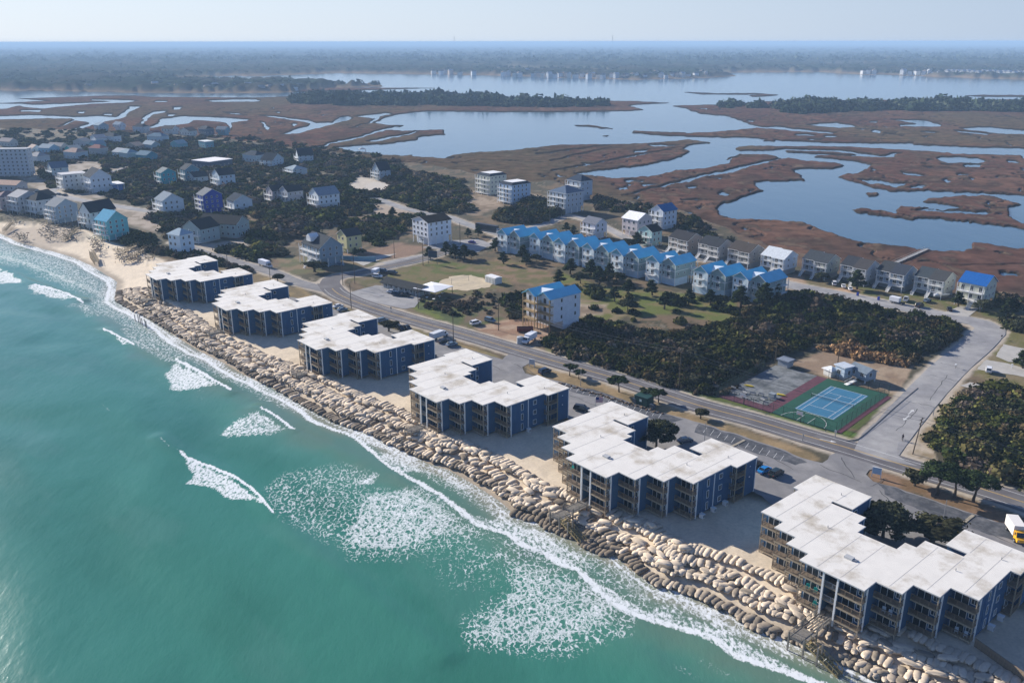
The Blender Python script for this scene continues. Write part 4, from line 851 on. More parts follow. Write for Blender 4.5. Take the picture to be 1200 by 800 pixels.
# walk the waterline from the near end to the open beach
SH = smooth_line([p for p in WLW if p[1] < 372 and p[1] > 60][::-1], 1.0)
acc = [0.0]
for a, b in zip(SH[:-1], SH[1:]): acc.append(acc[-1] + (b - a).length)
def shore_pt(s_):
    i = min(len(acc) - 2, max(0, int(np.searchsorted(acc, s_)) - 1)); t = (s_ - acc[i]) / max(1e-6, acc[i + 1] - acc[i])
    p = SH[i].lerp(SH[i + 1], t); a = SH[max(0, i - 6)]; b = SH[min(len(SH) - 1, i + 6)]; tg = (b - a).normalized(); return p, tg, Vector((tg.y, -tg.x, 0)) if (tg.y) > 0 else Vector((-tg.y, tg.x, 0))
bags = []
END = acc[-1]
rb = random.Random(5)
def add_row(d0, dz, L0, W0, H0, ang=0.0, jit=.12, start=0, end=None, skip=.03, gap=1.0, dj=.35, wetp=None):
    s_ = start
    while s_ < (end or END):
        W_ = W0 * rb.uniform(.8, 1.2); L_ = L0 * rb.uniform(.8, 1.15); s_ += W_ * gap
        if rb.random() < skip: continue
        p, tg, nn_ = shore_pt(s_); q = p + nn_ * (d0 + dj * rb.uniform(-1, 1) + 1.1 * math.sin(s_ / 23 + d0)); 
        if q.y > 366 or q.y < 88: continue
        zz = float(ground_z(np.array([q.x]), np.array([q.y]))[0]) + dz + rb.uniform(-.1, .12)
        wet = (rb.random() < wetp) if wetp is not None else False
        bags.append((q.x, q.y, zz, math.atan2(nn_.y, nn_.x) + ang + rb.gauss(0, jit), L_, W_, H0 * rb.uniform(.85, 1.15), 'wet' if wet else 'dry', d0))
add_row(11.6, .30, 3.6, 1.35, .95, 0, .08, wetp=0, gap=.86, skip=.01); add_row(9.1, .46, 3.5, 1.35, 1.0, .1, .14, wetp=0, skip=.05, dj=.4, gap=.86)
add_row(7.7, .72, 1.7, 3.4, .95, 0, .2, wetp=.05, skip=.2, gap=.95, dj=.8); add_row(6.5, .36, 3.4, 1.5, .9, -.2, .3, wetp=.15, skip=.08, dj=.8, gap=.85)
add_row(4.5, .34, 3.4, 1.35, .9, .05, .18, wetp=.3, skip=.06, dj=.5, gap=.86); add_row(2.4, .26, 3.5, 1.3, .9, .05, .12, wetp=.8, skip=.1, dj=.4, gap=.88)
add_row(10.3, .95, 1.6, 3.2, .85, .1, .3, wetp=0, skip=.45, gap=1.2, dj=.9); add_row(5.5, .75, 1.6, 3.2, .85, .1, .4, wetp=.2, skip=.45, gap=1.2, dj=.9)
for a0, b0 in ((0, 62), (92, 120)): add_row(.8, .25, 3.4, 1.35, .9, .15, .12, wetp=.97, skip=.05, start=a0, end=b0, gap=.88); add_row(1.8, .6, 3.0, 1.5, .8, -.3, .3, wetp=.9, skip=.3, start=a0, end=b0)
def vis(b):
    px, py = to_px(b[0], b[1], b[2]); return -12 < px < 1212 and py < 812
bags.sort(key=lambda b: (not vis(b), b[1]))
BG = {'11': 'top', '9.': 'second', '7.': 'crosswise', '6.': 'middle', '10': 'piled', '5.': 'tumbled', '4.': 'fourth', '2.': 'lowest', '0.': 'surf', '1.': 'surf'}
from collections import defaultdict
jV, jF, jC, koff = [], [], [], 0
for n_, (x, y, z, a, L_, W_, H_, wt, d0) in enumerate(bags):
    k = rb.randrange(7)
    if n_ < 300:
        o = link('sandbag', bag_me[k, wt], None, (x, y, z), 0); o.rotation_euler = (rb.uniform(-.12, .12), rb.uniform(.02, .16), a); o.scale = (L_ / 2, W_, H_)
        bi = int(np.argmin([abs((p[0] - p[1]) - (x - y)) for p in BL])); sdx = (x - y) - (BL[bi][0] - BL[bi][1])
        pl = 'below balconies' if -26 < sdx < 8 else ('right' if sdx >= 8 else 'left')
        row = BG[str(d0)[:2]]
        tag(o, f"{'wet' if wt == 'wet' else 'tan'} sandbag, {row} row {pl} of the {ORD[bi]} block", 'sandbag', 'sandbags heaped against the surf')
    else:
        V = BAGS[k][0] * np.array((L_ / 2, W_, H_)); c, s_ = math.cos(a), math.sin(a)
        V = np.stack([V[:, 0] * c - V[:, 1] * s_ + x, V[:, 0] * s_ + V[:, 1] * c + y, V[:, 2] + z - V[:, 0] * 0], 1)
        jV.append(V); jF.append(np.array(BAGS[k][1]) + koff); koff += len(V)
        cc = np.array((.60, .50, .38) if wt == 'dry' else (.20, .165, .125)) * rb.uniform(.8, 1.2); jC.append(np.tile(cc, (len(V), 1)))
if jV: tag(link('sandbags', np_mesh('sandbags', np.concatenate(jV), np.concatenate(jF), m_bagj, np.concatenate(jC))), kind='stuff')
print('BAGS', len(bags))

# ---- beach stairs of each block, broken ones farther away
def beach_stairs(i, mode):
    x, y = cw(i, -6.2, 0); rt = empty('beach_stairs', (x, y, GZ), TURN)
    g_ = mat('stair_wood', (.22, .2, .17), .9, var=.25, vscale=2)
    mb = MB().box(-1.5, 1.5, -5.5, 0, .15, .3)
    for k in range(8): pass
    if mode == 2: mb = MB(); [mb.box(-1.4 + .5 * k, -1.15 + .5 * k, -5.5, 0, .15, .3) for k in range(6)]
    mb.build('deck', g_, rt); link('railing', railing_mesh(((-1.5, 0), (-1.5, -5.5)), 1.1, .2, g_), rt, (0, 0, .3)); link('railing', railing_mesh(((1.5, -1), (1.5, -5.5)), 1.1, .2, g_), rt, (0, 0, .3))
    for px_, py_ in ((-1.5, -1), (1.5, -1), (-1.5, -5.4), (1.5, -5.4), (-1.5, -9.6), (1.5, -9.6), (4.2, -9.6), (4.2, -8.2)):
        if mode == 0 and py_ < -6: continue
        MB().box(px_ - .13, px_ + .13, py_ - .13, py_ + .13, -5, 1.3 if py_ > -6 else .9).build('post', g_, rt)
    if mode:
        MB().box(-1.5, 1.5, -9.7, -5.5, -.15, .02).build('platform', g_, rt)
        link('railing', railing_mesh(((-1.5, -5.6), (-1.5, -9.7), (1.5, -9.7)), 1.1, .2, g_), rt, (0, 0, 0))
        gold = mat('new_timber', (.34, .26, .12), .85, var=.2, vscale=2); st = MB()
        for s_ in (-9.6, -7.9): st.bar((1.5, s_, .1), (8.3, s_, -2.9), .12, .35)
        for k in range(13): st.box(1.7 + k * .5, 2.15 + k * .5, -9.6, -7.9, -.1 - k * .225, -.02 - k * .225)
        st.build('stair_flight', gold, rt); hr = MB()
        for s_ in (-9.6, -7.9):
            hr.bar((1.5, s_, 1.15), (8.3, s_, -1.9), .1, .1)
            for k in range(8): hr.bar((1.8 + k * .9, s_, .05 - k * .405), (1.8 + k * .9, s_, 1.05 - k * .405), .07)
        hr.build('handrail', gold, rt)
    return rt
SL = ['half buried grey beach steps under the farthest blue block', 'broken grey beach steps under the second blue block from the open beach', 'grey wooden beach deck and steps jutting over the bags of the fourth nearest block',
      'wooden beach deck on posts in front of the third nearest block', 'wooden beach stairs with a pale timber flight below the block with the round tree', 'wooden beach walkway with slatted deck and timber stairs below the nearest block']
for i, md in ((5, 2), (4, 1), (3, 0), (2, 0), (1, 0), (0, 0)): tag(beach_stairs(i, md), SL[i], 'stairs', 'beach stairs of the blue blocks')
# loose piles left standing at the water's edge
def pile_group(px0, py0, px1, py1, n_, lb):
    for k in range(n_):
        t = k / (n_ - 1); x, y = at(px0 + (px1 - px0) * t + rb.uniform(-1, 1), py0 + (py1 - py0) * t + rb.uniform(-1, 1), 1.0)
        o = MB().tube((0, 0, -2), (rb.uniform(-.1, .1), 0, rb.uniform(1.6, 2.6)), .17, .15, 6).build('pile', GREYWOOD, None, (x, y, .9)); tag(o, lb, 'post', 'bare posts standing at the waterline')
pile_group(158, 372, 172, 381, 6, 'weathered bare post at the waterline before the farthest blue block')
pile_group(225, 398, 252, 412, 8, 'weathered bare post at the waterline before the second blue block from the open beach')
pile_group(322, 445, 345, 457, 7, 'weathered bare post at the waterline before the third blue block from the open beach')
pile_group(452, 510, 476, 524, 5, 'weathered bare post at the waterline before the third nearest blue block')
# retaining wall at the right edge of the nearest block
a = Vector((*cw(5, 15, 12.6), 0)); b = Vector((*cw(5, 32, 7), 0)); mb = MB(); n_ = 34
rt = empty('retaining_wall', (a.x, a.y, GZ), math.atan2(b.y - a.y, b.x - a.x), 'dark timber retaining wall running right from the corner of the nearest block', 'wall')
Lw = (b - a).length
bd = MB().box(0, .46, -.05, .05, -1, 1.5).mesh('board', m_rail)
for k in range(int(Lw / .5)): link('board', bd, rt, (k * .5, 0, rb.uniform(-.04, .04)))
MB().box(0, Lw, -.09, .09, 1.5, 1.6).build('cap_rail', m_rail, rt)
# ================================================================ HOUSES
FOOT = []                                   # footprints (x, y, radius) that scrub keeps clear of
def wall_tri(w0, w1, y, z0, z1): return
def make_house(name, px, py, label, cat='house', group=None, w=10, d=10, h=6, stilts=2.6, roof='gable', axis='y', rh=2.6, wc=(.5, .52, .52), rc=(.08, .085, .1), turn=0.0, deck='-y', fl=2, trim=WHITE, corner=True, wins=True, steps=False, parts=2, z=GZ, extra=None):
    """px, py: picture point of the nearest foot; w along the shore (local x), d inland (local y)"""
    x, y = at(px, py, z); a = TURN + turn; c, s_ = math.cos(a), math.sin(a)
    if corner: cx, cy = x + (-w / 2) * c - (d / 2) * s_, y + (-w / 2) * s_ + (d / 2) * c
    else: cx, cy = x, y + d * .3
    FOOT.append((cx, cy, max(w, d) * .62))
    rt = empty(name, (cx, cy, z), a, label, cat, group); W2, D2 = w / 2, d / 2; zb, zt = stilts, stilts + h
    wm = paint(wc); rm = shingle(rc)
    mb = MB().box(-W2, W2, -D2, D2, zb, zt)
    if roof == 'gable':
        ov = .45
        if axis == 'y':
            for y_ in (-D2, D2): mb.add([(-W2, y_ * .999, zt), (W2, y_ * .999, zt), (0, y_ * .999, zt + rh)], [(0, 1, 2) if y_ < 0 else (2, 1, 0)])
            vs = lambda t: [(-W2 - ov, -D2 - ov, zt - ov * rh / W2 + t), (0, -D2 - ov, zt + rh + t), (W2 + ov, -D2 - ov, zt - ov * rh / W2 + t), (-W2 - ov, D2 + ov, zt - ov * rh / W2 + t), (0, D2 + ov, zt + rh + t), (W2 + ov, D2 + ov, zt - ov * rh / W2 + t)]
        else:
            for x_ in (-W2, W2): mb.add([(x_ * .999, -D2, zt), (x_ * .999, D2, zt), (x_ * .999, 0, zt + rh)], [(0, 1, 2) if x_ > 0 else (2, 1, 0)])
            vs = lambda t: [(-W2 - ov, D2 + ov, zt - ov * rh / D2 + t), (-W2 - ov, 0, zt + rh + t), (-W2 - ov, -D2 - ov, zt - ov * rh / D2 + t), (W2 + ov, D2 + ov, zt - ov * rh / D2 + t), (W2 + ov, 0, zt + rh + t), (W2 + ov, -D2 - ov, zt - ov * rh / D2 + t)]
        lo, hi = vs(.02), vs(.2)
        rb_ = MB().add(lo + hi, [(6, 9, 10, 7), (7, 10, 11, 8), (1, 4, 3, 0), (2, 5, 4, 1), (0, 3, 9, 6), (8, 11, 5, 2)], 0).add(lo + hi, [(0, 6, 7, 1), (1, 7, 8, 2), (4, 10, 9, 3), (5, 11, 10, 4)], 1)
    elif roof == 'hip':
        ov = .5; k = min(W2, D2); ex, ey = (W2 - k * .85, 0) if W2 > D2 else (0, D2 - k * .85)
        V = [(-W2 - ov, -D2 - ov, zt), (W2 + ov, -D2 - ov, zt), (W2 + ov, D2 + ov, zt), (-W2 - ov, D2 + ov, zt), (-ex, -ey, zt + rh), (ex, ey, zt + rh)]
        rb_ = MB().add(V, [(0, 1, 5, 4), (1, 2, 5), (2, 3, 4, 5), (3, 0, 4)] if W2 > D2 else [(0, 1, 4), (1, 2, 5, 4), (2, 3, 5), (3, 0, 4, 5)]).add([(p[0], p[1], p[2] - .18) for p in V[:4]] + V[:4], [(0, 1, 5, 4), (1, 2, 6, 5), (2, 3, 7, 6), (3, 0, 4, 7), (3, 2, 1, 0)], 1)
    else:
        rb_ = MB().box(-W2 - .4, W2 + .4, -D2 - .4, D2 + .4, zt, zt + .35)
        if roof == 'mansard': rb_ = MB().add([(-W2 - .3, -D2 - .3, zt), (W2 + .3, -D2 - .3, zt), (W2 + .3, D2 + .3, zt), (-W2 - .3, D2 + .3, zt), (-W2 + 1.8, -D2 + 1.8, zt + 1.5), (W2 - 1.8, -D2 + 1.8, zt + 1.5), (W2 - 1.8, D2 - 1.8, zt + 1.5), (-W2 + 1.8, D2 - 1.8, zt + 1.5)], [(0, 1, 5, 4), (1, 2, 6, 5), (2, 3, 7, 6), (3, 0, 4, 7)]).box(-W2 + 1.78, W2 - 1.78, -D2 + 1.78, D2 - 1.78, zt + 1.3, zt + 1.52, 1)
    mb.build('wall', wm, rt); rb_.build('roof', [rm, trim], rt)
    if stilts > .6:
        if parts > 1:
            pm = cached(('stilt', stilts), lambda: MB().box(-.16, .16, -.16, .16, -2.5, stilts).mesh('stilt', trim))
            nx, ny = max(2, int(w / 4) + 1), max(2, int(d / 4) + 1)
            for i in range(nx):
                for j in range(ny):
                    if 0 < i < nx - 1 and 0 < j < ny - 1: continue
                    link('stilt', pm, rt, (-W2 + .2 + (w - .4) * i / (nx - 1), -D2 + .2 + (d - .4) * j / (ny - 1), 0))
        MB().box(-W2 + 1.2, W2 - 1.2, -D2 + 1.6, D2 - .8, -2.5, stilts - .03).build('ground_floor', wm, rt)
    else: MB().box(-W2 + .03, W2 - .03, -D2 + .03, D2 - .03, -3, stilts + .01).build('foundation', CONC, rt)
    fh = h / fl
    if wins:
        step = 3.4 if parts > 1 else 4.5
        for f in range(fl):
            zz = zb + f * fh + .95; wh = 1.35 if fh > 2.4 else 1.0
            for x_ in np.arange(-W2 + 1.6, W2 - 1.2, step): window_part(rt, x_, -D2 - .02, zz - (.8 if deck == '-y' else 0), 1.25, wh + (.7 if deck == '-y' else 0), -90, trim)
            for y_ in np.arange(-D2 + 2.0, D2 - 1.2, step): window_part(rt, W2 + .02, y_, zz, .95, wh, 0, trim)
            for y_ in np.arange(-D2 + 2.4, D2 - 1.2, step * 1.3): window_part(rt, -W2 - .02, y_, zz, .95, wh, 180, trim)
            if parts > 1:
                for x_ in np.arange(-W2 + 2.2, W2 - 1.2, step * 1.4): window_part(rt, x_, D2 + .02, zz, .95, wh, 90, trim)
    if deck:
        for f in range(fl):
            z_ = zb + f * fh; q = 1.9
            dk = MB().box(-W2, W2, -D2 - q, -D2 - .02, z_ - .2, z_).build('deck', trim, rt)
            link('railing', railing_mesh(((-W2 + .05, -D2 - .1), (-W2 + .05, -D2 - q + .05), (W2 - .05, -D2 - q + .05), (W2 - .05, -D2 - .1)), 1.0, .3 if parts > 1 else .8, trim), dk, (0, 0, z_))
        for x_ in ((-W2 + .1, 0, W2 - .1) if w > 8 else (-W2 + .1, W2 - .1)): MB().box(x_ - .1, x_ + .1, -D2 - q, -D2 - q + .2, -2, zt - (0 if fl > 1 else .3)).build('deck_post', trim, rt)
    if steps:
        st = MB(); sx0 = W2 * .35
        for k in range(12): st.box(sx0 - .6, sx0 + .6, -D2 - 1.9 - .34 * (k + 1), -D2 - 1.9 - .34 * k, zb - (k + 1) * zb / 12, zb - (k + 1) * zb / 12 + .1)
        for e in (-.6, .6): st.bar((sx0 + e, -D2 - 1.9, zb + .85), (sx0 + e, -D2 - 6, .85), .08); st.bar((sx0 + e, -D2 - 1.9, zb - .1), (sx0 + e, -D2 - 6, -.1), .1, .3)
        st.build('stairs', trim, rt)
    return rt
CB = (.10, .36, .60)        # bright blue metal roofs
# -- the row of twin gabled villas with blue roofs
def make_villa():
    rt = empty('twin_villa', (0, 0, 0), TURN); rm = mat('blue_metal_roof', (.20, .56, .74), .6, .1, var=.06, vscale=.4)
    pale, grey, lower, teal = paint((.62, .72, .76)), paint((.30, .38, .37)), paint((.52, .66, .76)), paint((.22, .48, .56))  # grey puts the shade cast by the left unit into the right unit's walls
    for k, (xa, ya, wm) in enumerate(((-14.6, -2.0, pale), (-7.3, 0, grey))):
        wd, hh, rh = 7.3, 9.4, 2.5; xb, yb = xa + wd, ya + 14; m_ = (xa + xb) / 2
        MB().box(xa, xb - (0 if k else .02), ya, yb, 3.2, hh).add([(xa, yb - .001, hh), (xb, yb - .001, hh), (m_, yb - .001, hh + rh)], [(2, 1, 0)]).build('wall', wm, rt)
        MB().add([(xa, ya, hh), (xb, ya, hh), (m_, ya, hh + rh)], [(0, 1, 2)]).build('gable', wm if k else teal, rt)
        MB().box(xa + .05, xb - .05, ya + .1, yb - 5, -1, 3.18).build('ground_floor', lower, rt)
        MB().box(xb - .03, xb + .05, ya, yb, 6.2, 6.45).box(xa, xb, ya - .05, ya + .03, 6.2, 6.45).box(xb - .12, xb + .06, ya - .06, ya + .12, 0, hh).box(xa - .06, xa + .12, ya - .06, ya + .12, 0, hh).build('trim_band', WHITE, rt)
        o, y0, y1 = .45, ya - .6, yb + .4; e = o * rh / (wd / 2)
        MB().add([(xa - o, y0, hh - e), (m_, y0, hh + rh), (xb + o, y0, hh - e), (xa - o, y1, hh - e), (m_, y1, hh + rh), (xb + o, y1, hh - e), (xa - o, y0, hh - e + .18), (m_, y0, hh + rh + .18), (xb + o, y0, hh - e + .18), (xa - o, y1, hh - e + .18), (m_, y1, hh + rh + .18), (xb + o, y1, hh - e + .18)],
                 [(7, 10, 9, 6), (8, 11, 10, 7), (0, 3, 4, 1), (1, 4, 5, 2)]).add([(xa - o, y0, hh - e), (m_, y0, hh + rh), (xb + o, y0, hh - e), (xa - o, y0, hh - e + .18), (m_, y0, hh + rh + .18), (xb + o, y0, hh - e + .18)], [(0, 1, 4, 3), (1, 2, 5, 4)], 1).build('roof', [rm, WHITE], rt)
        for f, z in enumerate((3.3, 6.4)):
            window_part(rt, m_, ya - .02, z + .1, 1.5, 2.0, -90)
            bl = MB().box(m_ - 1.9, m_ + 1.9, ya - 1.3, ya - .04, z - .18, z).build('balcony', WHITE, rt); link('railing', railing_mesh(((.0, 1.2), (.0, .05), (3.8, .05), (3.8, 1.2)), 1.0, .25, WHITE), bl, (m_ - 1.9, ya - 1.3, z))
            window_part(rt, m_ - 2.6, ya - .02, z + 1.0, .7, 1.1, -90)
            if k == 1: [window_part(rt, xb + .02, y_, z + 1.3, .6, .8, 0) for y_ in (2.2, 6.5, 10.8)]
            else: window_part(rt, xb + .02, ya + 1.0, z + 1.2, .6, .9, 0)
    st = MB()
    for k in range(10): st.box(-14.2 + k * .42, -13.8 + k * .42, -3.3, -2.3, 3.1 - k * .3, 3.2 - k * .3)
    st.bar((-14.3, -3.3, 4.1), (-10, -3.3, .9), .09).build('stairs', WHITE, rt)
    MB().add([(-7.3, .15, 9.35), (-9.5, 4.4, 11.35), (-4.9, 5.9, 11.5)], [(0, 2, 1)]).build('valley_roof', mat('pale_valley', (.72, .78, .82), .5), rt)
    for z in (6.4,): MB().box(.02, 1.4, 9.5, 13.8, z - .18, z).box(.02, 1.4, 9.5, 13.8, 3.1, 3.28).build('side_deck', WHITE, rt)
    for y_ in (9.6, 13.7): MB().box(1.2, 1.4, y_ - .1, y_ + .1, -1, 8.8).build('stilt', WHITE, rt)
    for j in range(3): MB().box(-.25, 0, 9.8 + 2 * j - .13, 9.8 + 2 * j + .13, -1, 3.2).build('stilt', WHITE, rt)
    return rt
vl = make_villa(); V0 = [(602, 270), (641, 275), (671, 281), (705, 287), (740, 294), (783, 302), (841, 314.5), (889, 322)]
VN = ['first from the left', 'second from the left', 'third from the left', 'fourth from the left', 'fifth from the left', 'sixth from the left, nearest the gap in the row', 'seventh, just right of the gap in the row', 'rightmost, above the dark thicket']
def put_villa(o, px, py, zr, label, sc_=1.0):
    # survey point is the front apex of the right-hand gable (local -3.65, -.6, 12)
    x, y = at(px, py, zr); lx, ly = -3.65 * sc_, -.6 * sc_; o.location = (x - UD[0] * lx - VD[0] * ly, y - UD[1] * lx - VD[1] * ly, GZ); o['label'] = label; o['category'] = 'house'; o['group'] = 'blue roofed twin villas'
    o.scale = (sc_,) * 3; FOOT.append((o.location.x + .5, o.location.y + 9, 10))
for i, p in enumerate(V0):
    o = vl if i == 0 else copy_tree(vl); put_villa(o, p[0], p[1], GZ + 12.05, f'blue roofed twin gabled villa, {VN[i]}', 1.0)
# -- villa under construction with raw timber decks
def make_site():
    x, y = at(648, 389); rt = empty('unfinished_house', (x, y, GZ), TURN, 'tall white house with blue metal roofs and raw timber decks on three floors', 'house'); FOOT.append((x - 4, y + 5, 11))
    rm = MATS['blue_metal_roof']; wm = paint((.72, .76, .8)); tm = mat('raw_timber', (.42, .30, .15), .85, var=.2, vscale=2)
    for k, (xa, ya) in enumerate(((-13.4, -1.2), (-6.7, 0))):
        xb, yb, hh = xa + 6.7, ya + 13.6, 12.6; m_ = (xa + xb) / 2
        MB().box(xa, xb, ya, yb, 3.3, hh).add([(xa, ya + .001, hh), (xb, ya + .001, hh), (m_, ya + .001, hh + 1.9)], [(0, 1, 2)]).add([(xa, yb - .001, hh), (xb, yb - .001, hh), (m_, yb - .001, hh + 1.9)], [(2, 1, 0)]).build('wall', wm, rt)
        o = .35; y0 = ya - 2.2
        MB().add([(xa - o, y0, hh - .15), (m_, y0, hh + 2.05), (xb + o, y0, hh - .15), (xa - o, yb + .3, hh - .15), (m_, yb + .3, hh + 2.05), (xb + o, yb + .3, hh - .15), (xa - o, y0, hh + .05), (m_, y0, hh + 2.25), (xb + o, y0, hh + .05), (xa - o, yb + .3, hh + .05), (m_, yb + .3, hh + 2.25), (xb + o, yb + .3, hh + .05)],
                 [(7, 10, 9, 6), (8, 11, 10, 7), (0, 3, 4, 1), (1, 4, 5, 2), (0, 1, 7, 6), (1, 2, 8, 7)]).build('roof', [rm], rt)
        MB().box(xa + .2, xb - .2, ya + 5, yb - .3, -1, 3.3).build('ground_floor', wm, rt)
        for z in (3.4, 6.5, 9.6):
            dk = MB().box(xa, xb, ya - 2, ya, z - .25, z).build('deck', tm, rt); link('railing', railing_mesh(((0.1, 1.9), (.1, .1), (6.6, .1), (6.6, 1.9)), 1.05, .35, tm), dk, (xa, ya - 2, z))
            window_part(rt, m_ - 1.2, ya - .02, z + .1, 1.4, 2.0, -90); window_part(rt, m_ + 1.4, ya - .02, z + .8, 1, 1.2, -90)
            if k == 1:
                for y_ in (4, 11): window_part(rt, xb + .02, ya + y_, z + 1.0, .8, 1.3, 0)
        for xx in (xa + .15, xb - .15): MB().box(xx - .13, xx + .13, ya - 2, ya - 1.74, -1, hh).build('post', tm, rt)
    for i in range(9): MB().box(-13.2 + i * 1.6, -13 + i * 1.6, -1.9, -1.7, -1, 3.2).build('stilt', tm, rt)
    MB().add([(-6.7, -1.6, 12.65), (-9.3, 2.6, 14.5), (-4.3, 4.2, 14.6)], [(0, 2, 1)]).build('valley_roof', MATS['pale_valley'], rt)
make_site()
# -- grey roofed semi-detached houses along the marsh
def make_semi(wc, rc, wc2=None, rc2=None, white=False):
    rt = empty('marsh_house', (0, 0, 0), TURN)
    for k, (xa, xb, ya) in enumerate(((-13, -6.6, 1.2), (-6.4, 0, 0))):
        wm = paint(wc if k else (wc2 or wc)); rm = shingle(rc if k else (rc2 or rc)); yb = ya + 10.5; hh = 8.2; ym = (ya + yb) / 2
        MB().box(xa, xb, ya, yb, 2.4, hh).add([(xa, ya, hh), (xa, yb, hh), (xa, ym, hh + 2.6)], [(2, 1, 0)]).add([(xb, ya, hh), (xb, yb, hh), (xb, ym, hh + 2.6)], [(0, 1, 2)]).build('wall', wm, rt)
        MB().add([(xa - .3, ya - 1.4, hh - .55), (xb + .3, ya - 1.4, hh - .55), (xb + .3, ym, hh + 2.75), (xa - .3, ym, hh + 2.75), (xb + .3, yb + .4, hh - .1), (xa - .3, yb + .4, hh - .1), (xa - .3, ya - 1.4, hh - .75), (xb + .3, ya - 1.4, hh - .75), (xb + .3, ym, hh + 2.55), (xa - .3, ym, hh + 2.55), (xb + .3, yb + .4, hh - .3), (xa - .3, yb + .4, hh - .3)],
                 [(0, 1, 2, 3), (3, 2, 4, 5), (9, 8, 7, 6), (11, 10, 8, 9)]).add([(xa - .3, ya - 1.4, hh - .55), (xb + .3, ya - 1.4, hh - .55), (xa - .3, ya - 1.4, hh - .75), (xb + .3, ya - 1.4, hh - .75), (xb + .3, ym, hh + 2.75), (xb + .3, ym, hh + 2.55), (xb + .3, yb + .4, hh - .1), (xb + .3, yb + .4, hh - .3)], [(2, 3, 1, 0), (3, 5, 4, 1), (5, 7, 6, 4)], 1).build('roof', [rm, WHITE], rt)
        MB().box(xa + .6, xb - .4, ya + 1.2, yb - .5, -2, 2.42).build('ground_floor', paint((.3, .32, .33)), rt)
        for z in (2.5, 5.35):
            dk = MB().box(xa + .1, xb - .1, ya - 1.5, ya - .02, z - .18, z).build('deck', WHITE, rt); link('railing', railing_mesh(((.1, 1.4), (.1, .05), (6.1, .05), (6.1, 1.4)), 1.0, .28, WHITE), dk, (xa + .1, ya - 1.5, z))
            window_part(rt, xa + 1.9, ya - .02, z + .1, 1.5, 1.9, -90); window_part(rt, xa + 4.6, ya - .02, z + .9, 1.1, 1.1, -90)
            if k: [window_part(rt, xb + .02, y_, z + 1.0, .8, 1.1, 0) for y_ in (3, 7.5)]
        for xx in (xa + .3, xb - .3): MB().box(xx - .12, xx + .12, ya - 1.5, ya - 1.26, -2, 7.7).build('deck_post', WHITE, rt)
        st = MB(); sx0 = xa + 1.2
        for k2 in range(10): st.box(sx0 - .5, sx0 + .5, ya - 1.5 - .33 * (k2 + 1), ya - 1.5 - .33 * k2, 2.4 - (k2 + 1) * .24, 2.5 - (k2 + 1) * .24)
        for e in (-.5, .5): st.bar((sx0 + e, ya - 1.5, 3.3), (sx0 + e, ya - 4.8, .9), .09); st.bar((sx0 + e, ya - 1.5, 2.3), (sx0 + e, ya - 4.8, -.1), .12, .3)
        st.build('stairs', WHITE, rt)
    return rt
SEM = [((806, 300), (.34, .29, .25), (.10, .10, .11), None, None, 'tan semi-detached house with dark roof and brown decks, right of the teal gabled house'), ((842, 308), (.47, .45, .42), (.095, .105, .12), None, None, 'beige house with dark grey roof and small white dormer beside the tan house'),
       ((878, 315), (.36, .33, .29), (.17, .145, .13), None, None, 'semi-detached house with brown roof left of the pale roofed one'), ((918, 323), (.56, .62, .68), (.56, .60, .63), None, None, 'semi-detached marsh house with pale almost white roof'),
       ((968, 328), (.40, .42, .36), (.13, .15, .17), (.3, .36, .42), None, 'grey roofed semi-detached house right of the empty sandy lot'), ((1014, 336), (.46, .48, .5), (.16, .15, .15), None, (.1, .11, .13), 'semi-detached marsh house behind the three parked white cars'),
       ((1058, 343), (.26, .33, .42), (.11, .13, .17), None, (.12, .13, .14), 'blue grey semi-detached house where the wooden pier starts'), ((1104, 351), (.50, .53, .52), (.15, .155, .16), None, (.13, .16, .18), 'pale grey semi-detached house with the covered boat in front')]
for (p, wc, rc, wc2, rc2, lb) in SEM:
    o = make_semi(wc, rc, wc2, rc2); x, y = at(*p); o.location = (x, y, GZ); o.scale = (.97,) * 3; tag(o, lb, 'house', 'grey roofed houses along the marsh'); FOOT.append((x - 1, y + 8, 10))
H = make_house
T1, T2, T3 = (.10, .40, .42), (.52, .62, .66), (.66, .68, .68); DK, GR, SL_ = (.035, .05, .085), (.14, .155, .17), (.06, .08, .12)
H('house', 1150, 362, 'pale yellow house with bright blue roof at the right end of the marsh houses', w=10, d=11, h=6.4, stilts=2.8, axis='x', rh=3.2, wc=(.62, .62, .5), rc=(.015, .11, .36), fl=2, steps=True, group=None)
H('house', 763, 290, 'pale teal house with dark gable roof left of the tan marsh house', w=9, d=8, h=6, wc=(.42, .62, .6), rc=(.05, .055, .06), stilts=2)
H('house', 746, 279, 'pinkish white house with a bright white metal roof', w=11, d=12, h=6.5, stilts=3, axis='x', rh=3, wc=(.62, .55, .55), rc=(.82, .82, .84), deck=None)
H('house', 776, 270, 'white house with two blue gables and stacked curved balconies by the marsh', w=9, d=12, h=8.5, stilts=2, wc=(.6, .66, .72), rc=(.03, .15, .33), fl=3, rh=3)
H('house', 697, 281, 'lavender white house with grey roof and two rear decks behind the blue villas', w=9.5, d=9, h=5, stilts=3.2, wc=(.62, .62, .7), rc=(.16, .17, .2), axis='x', rh=2.6)
H('house', 663, 251, 'large grey blue house with several hipped roofs on white stilts', w=15, d=15, h=9, stilts=3.5, roof='hip', rh=3.5, wc=(.38, .44, .5), rc=(.10, .14, .2), fl=3)
H('house', 680, 236, 'grey blue house with dark hipped roof behind the large stilted one', w=13, d=11, h=10, stilts=3, roof='hip', rh=3.5, wc=(.42, .48, .54), rc=(.08, .12, .19), fl=3, parts=1)
